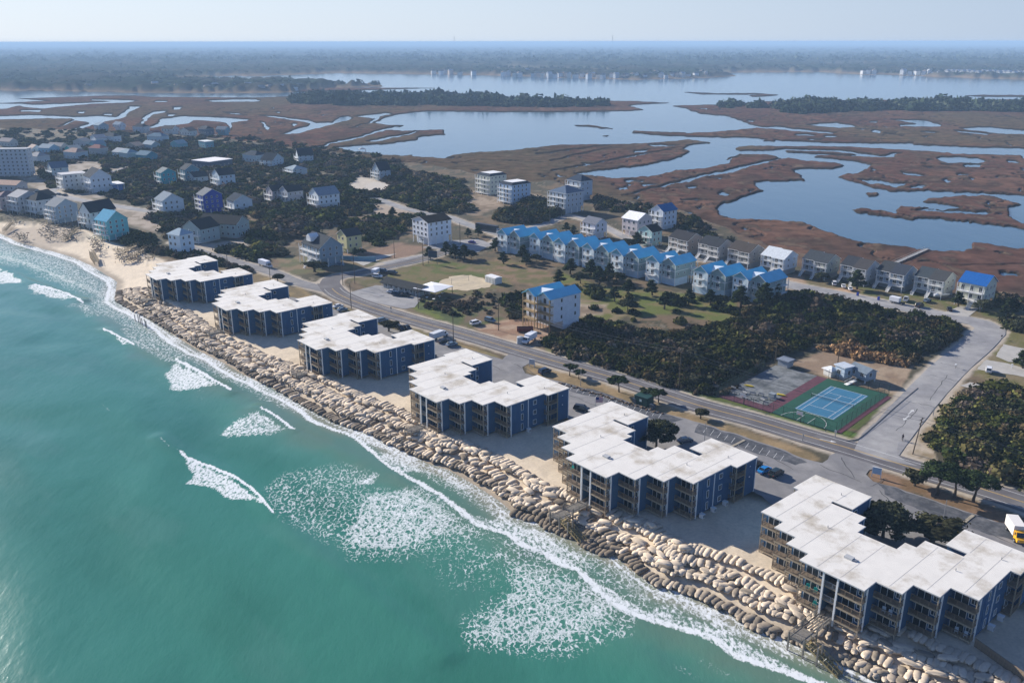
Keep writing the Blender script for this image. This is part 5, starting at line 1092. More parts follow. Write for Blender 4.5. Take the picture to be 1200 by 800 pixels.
H('apartment_house', 574, 229, 'cream four storey apartment house with flat white roof and slate rim', 'apartment house', w=14, d=15, h=12, stilts=1, roof='mansard', wc=(.56, .56, .46), rc=(.1, .12, .16), fl=4)
H('apartment_house', 600, 240, 'pale blue apartment house with flat white roof, in front of the cream one', 'apartment house', w=13, d=16, h=11, stilts=1.5, roof='mansard', wc=(.40, .52, .66), rc=(.09, .11, .15), fl=4)
H('house', 502, 288, 'white three storey house with near black roof on white stilts by the road bend', w=14, d=15, h=8, stilts=4, axis='y', rh=2.2, wc=(.72, .76, .8), rc=(.035, .03, .03), fl=3, deck=None)
H('house', 445, 212, 'lone house with dark blue steep roof near the bare sand by the marsh', w=10, d=10, h=5, stilts=3, axis='y', rh=5.5, wc=(.3, .38, .45), rc=(.025, .045, .09))
hb_ = H('house', 376, 314, 'large grey blue house with white dormer and outside stair by the old beach road', w=17, d=12, h=5.2, stilts=4.2, axis='x', rh=4.6, wc=(.24, .32, .38), rc=(.10, .12, .14), steps=True, fl=2)
MB().box(-4.5, -.5, -5.6, -2, 11, 13).add([(-4.7, -5.7, 13), (-.3, -5.7, 13), (-2.5, -5.7, 14.6), (-4.7, -1, 13), (-.3, -1, 13), (-2.5, -1, 14.6)], [(0, 1, 2), (0, 2, 5, 3), (1, 4, 5, 2)]).build('dormer', WHITE, hb_)
H('house', 407, 297, 'small pale yellow house with grey hipped roof', w=9, d=8.5, h=6.5, stilts=2.2, roof='gable', axis='y', rh=2.6, wc=(.62, .58, .3), rc=(.13, .14, .15), deck=None)
H('house', 374, 245, 'white house with light grey gable roof in the scrub', w=12, d=15, h=6, stilts=2.6, axis='y', rh=4, wc=(.72, .76, .78), rc=(.24, .28, .32), fl=2)
H('house', 338, 240, 'grey house with dark roofs left of the white scrub house', w=11, d=11, h=6.5, stilts=2, wc=(.38, .4, .44), rc=(.08, .09, .1), rh=3)
H('house', 320, 238, 'pinkish grey house with dark roof, leftmost of the pair in the scrub', w=9, d=10, h=6, stilts=2, wc=(.42, .38, .4), rc=(.10, .10, .11), rh=3, parts=1)
H('house', 240, 250, 'deep royal blue house with white trimmed decks', w=10, d=12, h=8.6, stilts=2.4, axis='x', rh=3.4, wc=(.012, .045, .36), rc=(.18, .19, .2), fl=3)
H('house', 275, 248, 'white gabled house with dark blue roof right of the royal blue one', w=11, d=12, h=4.5, stilts=2, axis='x', rh=3.6, wc=(.6, .66, .7), rc=(.04, .07, .12), parts=1, fl=1)
H('town_house_row', 278, 279, 'long grey green row of town houses with dark roofs and white windows', 'town houses', w=24, d=12, h=7, stilts=.5, axis='x', rh=3.5, wc=(.32, .40, .40), rc=(.07, .075, .08), turn=.55, fl=2, deck=None)
H('town_house_row', 236, 285, 'grey green gabled town house at the left end of the row', 'town houses', w=13, d=13, h=7, stilts=.5, axis='y', rh=4, wc=(.34, .42, .42), rc=(.08, .085, .09), turn=.35, fl=2)
H('house', 213, 299, 'white house with a rounded tower front and pale curved roof by the beach', w=9, d=8, h=9.5, stilts=.5, roof='hip', rh=2.6, wc=(.62, .74, .82), rc=(.36, .45, .5), fl=3, deck=None, turn=.3)
H('house', 128, 282, 'teal house with white decks standing on the beach edge', w=11, d=12, h=7.5, stilts=3, axis='x', rh=4.6, wc=(.16, .50, .54), rc=(.11, .36, .52), fl=3, turn=.25)
H('house', 108, 268, 'white decked house with dark navy gable roof next to the teal beach house', w=10, d=16, h=6.5, stilts=3, axis='y', rh=5, wc=(.64, .68, .68), rc=(.045, .06, .09), fl=2, turn=.3)
H('house', 68, 262, 'blue grey house with light grey gable roof behind the dune wreckage', w=11, d=13, h=7.5, stilts=2.5, axis='x', rh=3.8, wc=(.32, .42, .5), rc=(.25, .27, .28), fl=3, turn=.25)
H('house', 45, 252, 'house with dark slate hipped roof, left of the blue grey beach house', w=12, d=12, h=7, stilts=2, roof='hip', rh=4, wc=(.6, .62, .62), rc=(.05, .06, .08), fl=2, turn=.25, parts=1)
H('house', 24, 250, 'pale grey house with a light roof at the left beach end', w=12, d=14, h=8, stilts=2, axis='x', rh=3, wc=(.5, .5, .5), rc=(.4, .4, .4), fl=3, turn=.25, parts=1)
H('house', 2, 248, 'weathered pink brown house at the left frame edge', w=12, d=12, h=7, stilts=2, roof='hip', rh=3, wc=(.45, .36, .36), rc=(.22, .16, .16), fl=2, parts=1)
H('house', 192, 252, 'white house with grey roof and long decks left of the royal blue one', w=13, d=13, h=6, stilts=2.6, axis='x', rh=4, wc=(.58, .66, .72), rc=(.2, .24, .28), fl=2)
H('house', 190, 216, 'bright turquoise house with grey roof and white balconies', w=10, d=11, h=6.5, stilts=2, axis='x', rh=3, wc=(.05, .34, .40), rc=(.2, .22, .22), fl=2)
H('house', 218, 213, 'slate teal house with dark gabled roof right of the turquoise one', w=10, d=11, h=7, stilts=2, axis='x', rh=3.6, wc=(.12, .26, .32), rc=(.1, .12, .14), fl=2)
H('house', 258, 219, 'white house with navy gable roof and low decks in the dark scrub', w=13, d=12, h=6.5, stilts=2, axis='y', rh=4, wc=(.52, .62, .68), rc=(.04, .06, .09), fl=2)
H('hall', 246, 198, 'long dark blue hall with a flat bright white roof', 'hall', w=22, d=24, h=5.5, stilts=.3, roof='flat', wc=(.06, .09, .14), rc=(.82, .8, .78), deck=None, fl=1, parts=1, turn=.3)
H('house', 108, 226, 'white gabled house with bright blue lower floor and navy roof', w=16, d=14, h=8, stilts=3, axis='x', rh=5, wc=(.66, .72, .76), rc=(.035, .055, .09), fl=2)
H('car_port', 131, 224, 'open blue car port with flat white roof beside the gabled house', 'car port', w=14, d=9, h=.6, stilts=4, roof='flat', wc=(.1, .22, .5), rc=(.75, .75, .72), deck=None, wins=False, fl=1)
H('house', 76, 224, 'white house wrapped in tiers of balconies left of the navy roofed gable', w=12, d=16, h=9, stilts=2.5, roof='flat', wc=(.62, .64, .62), rc=(.55, .55, .55), fl=3)
H('house', 62, 208, 'grey house with slate gable roof behind the balconied white house', w=12, d=12, h=6, stilts=1.5, axis='y', rh=4, wc=(.5, .56, .56), rc=(.1, .14, .2), fl=2, parts=1)
H('hotel', 36, 206, 'tall pale concrete hotel with rows of dark windows at the left edge', 'hotel', w=44, d=9, h=20, stilts=1, roof='flat', wc=(.46, .50, .54), rc=(.4, .42, .44), fl=7, deck=None, turn=.95)
H('house', 20, 224, 'low building with a long peach coloured roof below the hotel', w=24, d=10, h=4, stilts=.5, axis='x', rh=2.4, wc=(.5, .5, .5), rc=(.62, .42, .30), fl=1, deck=None, turn=.6, parts=1)
H('house', 38, 236, 'white and grey low house with navy roof under the peach roof', w=16, d=10, h=4.6, stilts=.5, axis='x', rh=2.6, wc=(.55, .62, .62), rc=(.05, .07, .11), fl=1, deck=None, turn=.6, parts=1)
H('house', 320, 197, 'small white fronted house with dark navy roof at the scrub edge', w=12, d=16, h=4.5, stilts=2, axis='x', rh=5, wc=(.5, .58, .62), rc=(.03, .055, .09), parts=1, turn=.5)
H('house', 350, 191, 'dark roofed house with white gable by the marsh track', w=12, d=13, h=4.5, stilts=2, axis='y', rh=5.5, wc=(.45, .52, .56), rc=(.035, .06, .10), parts=1, turn=-.3)
H('house', 344, 207, 'low pale house with shallow grey hipped roof in the scrub', w=14, d=12, h=4, stilts=1.5, roof='hip', rh=2.4, wc=(.5, .56, .58), rc=(.26, .32, .36), parts=1)
far = [(38, 179, T3, (.42, .33, .27), 'sunlit house with tan roof behind the hotel'), (58, 180, (.3, .5, .62), (.3, .36, .4), 'low house with a blue end wall behind the hotel'), (45, 192, (.5, .55, .58), (.3, .3, .3), 'grey white house right of the hotel roof'),
       (84, 180, (.05, .48, .42), (.33, .35, .33), 'cottage with bright green end wall and grey roof'), (72, 178, (.55, .5, .45), (.4, .36, .32), 'cottage with sandy roof left of the green ended one'), (90, 187, (.4, .5, .55), (.34, .24, .2), 'cottage with faded pink roof below the green ended one'),
       (112, 174, (.2, .45, .5), (.22, .3, .33), 'cottage with teal end wall and slate roof'), (100, 172, (.5, .5, .5), (.36, .33, .3), 'cottage with pale tan roof left of the teal ended one'), (118, 182, (.35, .38, .4), (.26, .12, .1), 'cottage with dull red roof'),
       (143, 184, (.5, .58, .62), (.35, .38, .4), 'white fronted cottage with long grey roof'), (113, 168, (.62, .68, .7), (.16, .2, .26), 'cottage with white gable and slate roof beyond the red roofed one'), (134, 167, (.66, .7, .72), (.1, .12, .14), 'cottage with a white gable and black roof'), (140, 150, (.6, .66, .7), (.2, .26, .32), 'white gabled house near the far marsh creek'),
       (116, 152, (.3, .4, .46), (.22, .3, .36), 'blue grey house at the far left marsh'), (168, 155, (.4, .45, .5), (.04, .05, .08), 'house with black roof at the far marsh edge'), (160, 176, (.4, .36, .3), (.34, .26, .2), 'cottage with brown roof in the middle row'), (178, 176, (.3, .42, .46), (.26, .32, .36), 'cottage with long slate roof in the middle row'),
       (190, 167, (.45, .55, .6), (.12, .2, .26), 'cottage with navy roof and a pale end near the hall'), (182, 161, (.4, .3, .28), (.3, .14, .11), 'small red roofed cottage below the far marsh pool'), (210, 175, (.12, .36, .42), (.2, .32, .36), 'low teal cottage left of the white porch'),
       (241, 174, (.14, .34, .4), (.68, .72, .7), 'teal cottage with a white porch roof'), (202, 155, (.55, .6, .62), (.12, .1, .1), 'white gable with dark roof by the far pool'), (222, 159, (.62, .64, .6), (.1, .1, .11), 'narrow cream gable beside the far pool'), (242, 158, (.08, .12, .18), (.05, .07, .1), 'dark navy house by the far pool'),
       (264, 156, (.16, .36, .44), (.2, .24, .27), 'teal house with stacked porches by the far pool'), (172, 189, (.06, .26, .34), (.12, .2, .26), 'dark teal cottage left of the hall'), (150, 188, (.3, .42, .46), (.22, .3, .34), 'slate cottage below the white fronted one'), (8, 196, (.55, .5, .5), (.4, .3, .28), 'house with a faded roof at the left edge beyond the hotel'),
       (12, 172, (.5, .5, .46), (.34, .3, .28), 'house with brown roof at the left edge far back'), (300, 191, (.4, .5, .54), (.06, .09, .13), 'house with dark roof at the left of the marsh track'), (228, 214, (.5, .55, .55), (.07, .09, .11), 'dark roofed house tucked behind the slate teal one'), (52, 240, (.5, .52, .5), (.06, .07, .09), 'dark roofed cottage above the beach road corner')]
for i, (px, py, wc, rc, lb) in enumerate(far):
    H('cottage', px, py, lb, 'cottage', w=13 + (i * 7) % 6, d=9 + (i * 3) % 4, h=3.4 + (i % 3) * 1.2, stilts=.8, roof=('gable', 'gable', 'hip')[i % 3] if i != 20 else 'flat', axis='xy'[(i // 2) % 2], rh=3.0, wc=wc, rc=rc, deck=None, fl=1, parts=1, turn=.35 + ((i * 37) % 10 - 5) * .06)
# -- the open-air bar with its white canopy, and small sheds
x, y = at(470, 342); rt = empty('bar_building', (x, y, GZ), TURN + .95 - .78, 'low bar building with a long grey shingle roof beside the white canopy', 'bar'); FOOT.append((x + 3, y, 12))
MB().box(-11, 11, 0, 6, 0, 2.8).build('wall', paint((.34, .38, .4)), rt); MB().add([(-12, -1.5, 2.6), (12, -1.5, 2.6), (12, 3, 4.3), (-12, 3, 4.3), (12, 7, 2.6), (-12, 7, 2.6)], [(0, 1, 2, 3), (3, 2, 4, 5)]).add([(-12, -1.5, 2.4), (12, -1.5, 2.4), (12, 7, 2.4), (-12, 7, 2.4)], [(3, 2, 1, 0)]).build('roof', shingle((.09, .1, .11)), rt)
for k in range(7): window_part(rt, -9 + k * 3, -.02, 1, 1.2, 1.2, -90); MB().box(-10.5 + k * 3.4, -10.35 + k * 3.4, -1.3, -1.15, 0, 2.5).build('post', WHITE, rt)
x, y = at(507, 347); rt = empty('canopy', (x, y + 3, GZ), TURN + .25, 'bright white square canopy roof over the bar terrace', 'canopy'); FOOT.append((x, y + 3, 9))
MB().add([(-6, -6, 3.2), (6, -6, 3.2), (6, 6, 3.2), (-6, 6, 3.2), (0, 0, 4.0)], [(0, 1, 4), (1, 2, 4), (2, 3, 4), (3, 0, 4)]).box(-6, 6, -6, 6, 3.0, 3.19).build('roof', mat('canopy_white', (.84, .84, .84), .7), rt)
for a in (-5.6, 0, 5.6):
    for b in (-5.6, 5.6): MB().box(a - .1, a + .1, b - .1, b + .1, 0, 3).build('post', WOOD, rt)
tb = MB().tube((0, 0, .72), (0, 0, .78), .6, n=10).tube((0, 0, 0), (0, 0, .72), .05).mesh('terrace_table', WHITE)
for k, (px, py) in enumerate(((500, 350), (508, 352), (515, 349), (497, 346), (503, 346), (518, 345))): x, y = at(px, py); tag(link('terrace_table', tb, None, (x, y, GZ)), 'small round white table on the terrace under the canopy', 'table', 'tables under the canopy')
x, y = at(578, 331); rt = empty('portable_shed', (x, y, GZ), TURN, 'small white portable shed with curved roof beside the volleyball sand', 'shed'); FOOT.append((x, y, 4))
MB().box(-3.4, 3.4, -2, 2, 0, 2.7).build('wall', paint((.62, .64, .62)), rt); MB().box(-3.5, 3.5, -2.1, 2.1, 2.7, 2.85).box(-3.3, 3.3, -1.4, 1.4, 2.85, 3.05).build('roof', WHITE, rt)
for k in range(3): MB().box(-2.6 + k * 2, -1.4 + k * 2, -2.06, -1.99, .2, 2.2).build('door', paint((.45, .47, .46)), rt)
# courtside huts
H('hut', 1013, 450, 'grey courtside hut with slate gable roof and outside stair', 'hut', w=6.5, d=4.5, h=2.5, stilts=.9, axis='x', rh=1.1, steps=True, wc=(.34, .40, .46), rc=(.16, .2, .24), fl=1, deck=None, turn=-.25)
H('hut', 988, 446, 'tall pale blue pump hut beside the tennis court', 'hut', w=3.8, d=3.6, h=3.3, stilts=.6, roof='flat', wc=(.42, .52, .62), rc=(.5, .55, .6), fl=1, deck=None, turn=-.25)
H('hut', 973, 443, 'small white tank hut with a domed roof, leftmost of the courtside huts', 'hut', w=3.2, d=3, h=1.9, stilts=.4, roof='hip', rh=.9, wc=(.66, .66, .62), rc=(.66, .68, .68), fl=1, deck=None, wins=False, turn=-.25)
H('shed', 922, 432, 'small weathered grey shed at the back of the worn court', 'shed', w=3.6, d=3.4, h=1.8, stilts=.3, roof='flat', wc=(.3, .33, .37), rc=(.2, .23, .28), fl=1, deck=None, wins=False)
# -- houses lining the far shore, small but each its own
PC = [(.6, .62, .62), (.66, .6, .52), (.5, .54, .58), (.62, .5, .4), (.7, .7, .68)]
def shore_house(px, py, s_, c, k, group, lb, z=3.0):
    x, y = at(px, py, z); rt = link('shore_house', cached(('sh', k % 4, c), lambda: (MB().box(-7, 7, -5, 5, -3, 7 + (k % 4)).add([(-7.6, -5.6, 7 + k % 4), (7.6, -5.6, 7 + k % 4), (7.6, 5.6, 7 + k % 4), (-7.6, 5.6, 7 + k % 4), (-7.6 if k % 2 else -3, 0, 10.5 + k % 4), (7.6 if k % 2 else 3, 0, 10.5 + k % 4)], [(0, 1, 5, 4), (2, 3, 4, 5), (1, 2, 5), (3, 0, 4)], 1)).mesh('shore_house', [paint(PC[c]), shingle(((.12, .13, .15), (.2, .2, .2), (.3, .24, .2), (.45, .46, .48))[k % 4])])), None, (x, y, z), .3 + (k * 1.7) % 1.2)
    rt.scale = (s_,) * 3; tag(rt, lb, 'house', group)
rg = random.Random(3)
for k, (px, py) in enumerate([(158, 94), (164, 97.5), (173, 99), (182, 99.5), (190, 99), (200, 101), (207, 102), (215, 101), (224, 102.5), (233, 101), (243, 103), (252, 101.5), (262, 103), (272, 101), (284, 102.5), (291, 101), (298, 102.5), (307, 103.5), (316, 103), (331, 103), (345, 103), (351, 101), (104, 101), (22, 99.5)]):
    shore_house(px, py + 2.5, 1.0, k % 5, k, 'houses on the wooded point across the marsh', 'distant house among trees on the wooded point across the marsh', 2)
for k in range(44):
    px = [508, 517, 521, 528, 539, 555, 590, 596][k] if k < 8 else 596 + (k - 8) * 6.6 + rg.uniform(-2, 2)
    py = float(np.interp(px, [500, 600, 700, 780, 850], [85.8, 88.6, 91, 91.2, 89])) + rg.uniform(-.5, .6) - (rg.random() < .3) * rg.uniform(2, 7)
    shore_house(px, py, 1.1, (0, 4, 2, 3, 1)[k % 5], k, 'houses along the mainland shore', 'distant pale house along the wooded mainland shore', 3)
for k in range(26):
    px = (1012, 1018, 1024, 1058, 1066, 1074, 1083, 1088, 1094, 1100)[k] if k < 10 else 1110 + (k - 10) * 6.0
    py = float(np.interp(px, [1010, 1060, 1100, 1200], [86.5, 87.5, 88.5, 91.5])) - (k > 9) * rg.uniform(0, 1.5)
    shore_house(px, py, 1.25, 4, 3 if k > 9 else k, 'white waterfront houses at the right of the far shore', 'distant white waterfront house at the right of the far shore', 3)
# ================================================================ VEGETATION
def ico(sub):
    t = (1 + 5 ** .5) / 2; V = [(-1, t, 0), (1, t, 0), (-1, -t, 0), (1, -t, 0), (0, -1, t), (0, 1, t), (0, -1, -t), (0, 1, -t), (t, 0, -1), (t, 0, 1), (-t, 0, -1), (-t, 0, 1)]
    F = [(0, 11, 5), (0, 5, 1), (0, 1, 7), (0, 7, 10), (0, 10, 11), (1, 5, 9), (5, 11, 4), (11, 10, 2), (10, 7, 6), (7, 1, 8), (3, 9, 4), (3, 4, 2), (3, 2, 6), (3, 6, 8), (3, 8, 9), (4, 9, 5), (2, 4, 11), (6, 2, 10), (8, 6, 7), (9, 8, 1)]
    V = [Vector(v).normalized() for v in V]
    for _ in range(sub):
        c = {}; G = []
        def md(a, b):
            k = (min(a, b), max(a, b))
            if k not in c: V.append(((V[a] + V[b]) / 2).normalized()); c[k] = len(V) - 1
            return c[k]
        for a, b, d_ in F: ab, bd_, da = md(a, b), md(b, d_), md(d_, a); G += [(a, ab, da), (b, bd_, ab), (d_, da, bd_), (ab, bd_, da)]
        F = G
    return np.array([tuple(v) for v in V]), np.array(F)
IV, IF = ico(1)
def clump(seed, nleaf, ls, flat=.75, core=.78):
    """unit bush: lumpy dark core and many leaf sized tufts through the crown. returns V, F(tri), tint multiplier"""
    r_ = np.random.default_rng(seed)
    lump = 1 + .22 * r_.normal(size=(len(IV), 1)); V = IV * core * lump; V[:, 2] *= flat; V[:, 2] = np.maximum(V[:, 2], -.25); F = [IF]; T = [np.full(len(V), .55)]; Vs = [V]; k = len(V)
    n_ = nleaf; u = r_.uniform(-.15, 1, n_); a = r_.uniform(0, 2 * math.pi, n_); rr_ = np.sqrt(1 - np.clip(u, -1, 1) ** 2); rad = r_.uniform(.72, 1.12, n_) * (1 + .18 * np.sin(a * 3 + seed) * rr_)
    P = np.stack([rr_ * np.cos(a), rr_ * np.sin(a), u * flat], 1) * rad[:, None]
    nrm = P + r_.normal(size=P.shape) * .45; nrm /= np.linalg.norm(nrm, axis=1)[:, None]
    t1 = np.cross(nrm, r_.normal(size=P.shape)); t1 /= np.linalg.norm(t1, axis=1)[:, None]; t2 = np.cross(nrm, t1)
    s_ = ls * r_.uniform(.6, 1.35, n_)[:, None]
    Q = np.stack([P - t1 * s_, P + t2 * s_ * .8, P + t1 * s_ + nrm * s_ * .4, P - t2 * s_ * .8], 1).reshape(-1, 3); i = np.arange(n_) * 4 + k
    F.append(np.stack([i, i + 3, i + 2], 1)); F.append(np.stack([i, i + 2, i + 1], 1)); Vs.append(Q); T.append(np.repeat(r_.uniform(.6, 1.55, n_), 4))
    return np.concatenate(Vs), np.concatenate(F), np.concatenate(T)
def thicket(name, pts, cols, protos, label=None, kind='stuff'):
    Vs, Fs, Cs, k = [], [], [], 0
    for (x, y, z, r, hf, rz), c in zip(pts, cols):
        V, F, T = protos[int(hsh(np.array(int(x * 7)), np.array(int(y * 7)), 3) * 1e4) % len(protos)]
        cz, s_ = math.cos(rz), math.sin(rz)
        W_ = np.stack([(V[:, 0] * cz - V[:, 1] * s_) * r + x, (V[:, 0] * s_ + V[:, 1] * cz) * r + y, V[:, 2] * r * hf + z], 1)
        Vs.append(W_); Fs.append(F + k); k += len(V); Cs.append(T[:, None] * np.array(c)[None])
    me = np_mesh(name, np.concatenate(Vs), np.concatenate(Fs), LEAF, np.concatenate(Cs), smooth=False)
    return tag(link(name, me), kind=kind)
near_p = [clump(s, 120, .17) for s in range(6)]; mid_p = [clump(s + 20, 60, .22) for s in range(6)]; far_p = [clump(s + 40, 26, .3) for s in range(5)]
FT = np.array([(a, b, r) for a, b, r in FOOT])
RD = []
for k, (pl, wd) in ROADW.items(): RD.append((pl, wd / 2))
GREENS = [(.024, .034, .010), (.040, .046, .012), (.066, .066, .020), (.036, .038, .014), (.078, .060, .030), (.022, .027, .010), (.056, .056, .034), (.085, .066, .05)]
def scatter(poly, n_, r0, r1, seed, z=GZ, cols=GREENS, hole=None, hf=(.7, 1.2), clear=True, road=2.5, zo=0.0, rows=None):
    r_ = np.random.default_rng(seed); xs = [p[0] for p in poly]; ys = [p[1] for p in poly]
    # even over the ground, not over the picture
    wpoly = [at(px, py, z) for px, py in poly]; wx = [p[0] for p in wpoly]; wy = [p[1] for p in wpoly]
    X_ = r_.uniform(min(wx), max(wx), n_ * 6); Y_ = r_.uniform(min(wy), max(wy), n_ * 6); ok = inside(X_, Y_, wpoly)
    for h_ in (hole or []): ok &= ~inside(X_, Y_, [at(px, py, z) for px, py in h_])
    if clear:
        for (a, b, c) in FT: ok &= (X_ - a) ** 2 + (Y_ - b) ** 2 > (c + r1 * .2) ** 2
        for pl, wd in RD: ok &= seg_d(X_, Y_, pl, False) > wd + road
        ok &= (X_ + Y_) * .7071 > 172
    X_, Y_ = X_[ok][:n_], Y_[ok][:n_]; pts, cs = [], []
    big = vnoise(X_ / 22, Y_ / 22, seed)
    for x, y, g_ in zip(X_, Y_, big):
        r = r_.uniform(r0, r1) * (.6 + .8 * g_) * (1.45 if r_.random() < .1 else 1); pts.append((x, y, z + zo + r * .15, r, r_.uniform(*hf), r_.uniform(0, 6.28))); c = cols[int((float(vnoise(x / 9, y / 9, seed + 5)) * 1.35 - .18 + r_.normal() * .14) * len(cols)) % len(cols)]; cs.append(tuple(np.array(c) * r_.uniform(.6, 1.5)))
    return pts, cs
HOL = [[(420, 206), (462, 219), (440, 226), (400, 224)], [(560, 222), (600, 226), (600, 236), (560, 236)]]
A, B_ = scatter([(640, 404), (660, 378), (700, 375), (735, 386), (770, 392), (800, 392), (845, 378), (872, 372), (900, 352), (940, 346), (1000, 358), (1060, 370), (1108, 376), (1122, 388), (1112, 400), (1090, 412), (1060, 420), (1010, 410), (960, 402), (935, 408), (915, 418), (895, 426), (868, 438), (838, 452), (828, 460), (790, 452), (740, 438), (700, 424), (665, 412)], 1650, 1.5, 3.0, 1, hf=(.5, 1.1))
thicket('coastal_thicket', A, B_, near_p)
A, B_ = scatter([(1086, 512), (1098, 492), (1112, 470), (1135, 460), (1200, 462), (1290, 470), (1290, 620), (1200, 580), (1150, 556), (1110, 540)], 800, 1.6, 3.2, 2, road=4, hf=(.5, .95), cols=[tuple(v * 1.35 for v in c) for c in GREENS] + [(.085, .075, .03)])
thicket('coastal_thicket', A, B_, near_p)
A, B_ = scatter([(588, 248), (620, 238), (652, 240), (665, 256), (640, 262), (600, 262), (578, 256)], 190, 2.5, 4.5, 3); thicket('roadside_thicket', A, B_, mid_p)
LB = [(30, 165), (150, 162), (230, 166), (300, 170), (360, 180), (430, 188), (480, 200), (540, 212), (548, 232), (560, 248), (520, 250), (480, 262), (468, 272), (440, 290), (415, 278), (390, 268), (335, 280), (332, 296), (318, 312), (285, 304), (262, 300), (230, 285), (200, 280), (180, 260), (150, 235), (60, 222), (45, 200)]
A, B_ = scatter(LB, 3400, 2.2, 4.4, 4, hf=(.45, .95), cols=[tuple(v * 1.5 for v in c) for c in GREENS] + [(.10, .075, .05)], hole=[[(425, 236), (470, 242), (485, 250), (440, 252)], [(420, 206), (445, 210), (462, 219), (440, 226), (400, 224)], [(55, 195), (120, 188), (125, 200), (60, 206)], [(305, 260), (345, 262), (330, 268)], [(40, 222), (120, 228), (190, 256), (120, 250)], [(240, 282), (290, 280), (290, 288), (240, 296)]], road=3); thicket('maritime_scrub', A, B_, mid_p)
A, B_ = scatter([(-60, 150), (100, 152), (280, 160), (420, 178), (480, 190), (440, 206), (350, 176), (150, 166), (-60, 175)], 420, 2.2, 4.4, 5, hf=(.4, .8), cols=GREENS + [(.09, .07, .05)]); thicket('marsh_edge_scrub', A, B_, far_p)
OL = [(.085, .07, .045), (.11, .085, .06), (.05, .055, .028), (.14, .11, .075)]
for q, (pl, n_, r0, r1, cs) in enumerate([([(515, 345), (570, 343), (615, 350), (614, 372), (570, 368), (520, 358)], 75, .5, 1.2, OL), ([(588, 352), (622, 345), (620, 368), (600, 374)], 60, 1.2, 2.4, GREENS), ([(640, 385), (680, 378), (700, 392), (760, 410), (800, 440), (830, 462), (780, 458), (700, 432), (650, 412)], 420, 1.0, 2.0, OL + GREENS),
                                       ([(1000, 404), (1050, 412), (1078, 420), (1062, 430), (1000, 420), (960, 410)], 190, .8, 1.6, [(.20, .12, .06), (.26, .16, .08), (.12, .09, .05)]), ([(490, 350), (520, 350), (560, 362), (545, 372), (500, 362)], 60, .6, 1.3, OL), ([(700, 232), (760, 245), (820, 262), (860, 285), (840, 282), (780, 262), (700, 246)], 90, 2.0, 3.8, GREENS),
                                       ([(150, 290), (205, 292), (262, 302), (300, 312), (290, 322), (240, 308), (200, 300)], 170, 1.2, 2.6, OL + GREENS[:3]), ([(1165, 378), (1230, 380), (1260, 392), (1190, 388)], 50, 2.0, 3.2, GREENS), ([(1160, 340), (1210, 356), (1230, 366), (1170, 360)], 60, 1.4, 3.0, OL + GREENS[:2]), ([(130, 268), (175, 275), (180, 290), (150, 292), (120, 282)], 80, 1.5, 3, GREENS[:3]),
                                       ([(640, 410), (700, 428), (800, 462), (880, 452), (820, 470), (760, 452), (680, 430)], 90, .5, 1.0, OL), ([(662, 328), (740, 345), (860, 352), (880, 366), (800, 380), (720, 380), (690, 362)], 26, 1.3, 2.8, GREENS[:4])]):
    A, B_ = scatter(pl, n_, r0, r1, 30 + q, cols=cs, road=1.0); thicket('low_scrub', A, B_, mid_p)
# woods on the marsh islands
WOODS = [(.030, .045, .028), (.04, .055, .032), (.05, .06, .04), (.026, .038, .026)]
for nm, pl, n_, r0, r1 in (('island_woodland', [(340, 116.5), (352, 113.5), (400, 111.6), (470, 112.2), (560, 115), (620, 118.6), (700, 121.5), (718, 124), (680, 126), (600, 125), (500, 124), (400, 123.5), (345, 121)], 620, 7, 13),
                           ('island_woodland', [(905, 122.5), (940, 120), (1000, 121.5), (1100, 121.5), (1200, 122), (1400, 123), (1400, 133), (1200, 132), (1120, 131), (1040, 130), (1000, 132), (940, 134.5), (915, 132)], 760, 6, 11), ('island_woodland', [(838, 123), (880, 124), (900, 127), (860, 127.5), (835, 126)], 25, 5, 8)):
    A, B_ = scatter(pl, n_, r0, r1, 60 + n_, z=.5, cols=WOODS, clear=False, hf=(.6, 1.1)); thicket(nm, A, B_, far_p)
r_ = np.random.default_rng(99); px_ = r_.uniform(-40, 1300, 5200); py_ = 57 + 46 * r_.uniform(0, 1, 5200) ** .8; mls = psd(px_, py_, ML, 80); X_, Y_ = at_np(px_, py_, 1.0); okk = mls > .5
A = [(x, y, 4.0, r_.uniform(9, 15) * (1 + (y > 4500) * 1.2), r_.uniform(.6, 1.1), r_.uniform(0, 6)) for x, y in zip(X_[okk], Y_[okk])]; B_ = [tuple(np.array(WOODS[int(r_.integers(4))]) * r_.uniform(.7, 1.7)) for _ in A]; thicket('mainland_trees', A, B_, far_p)
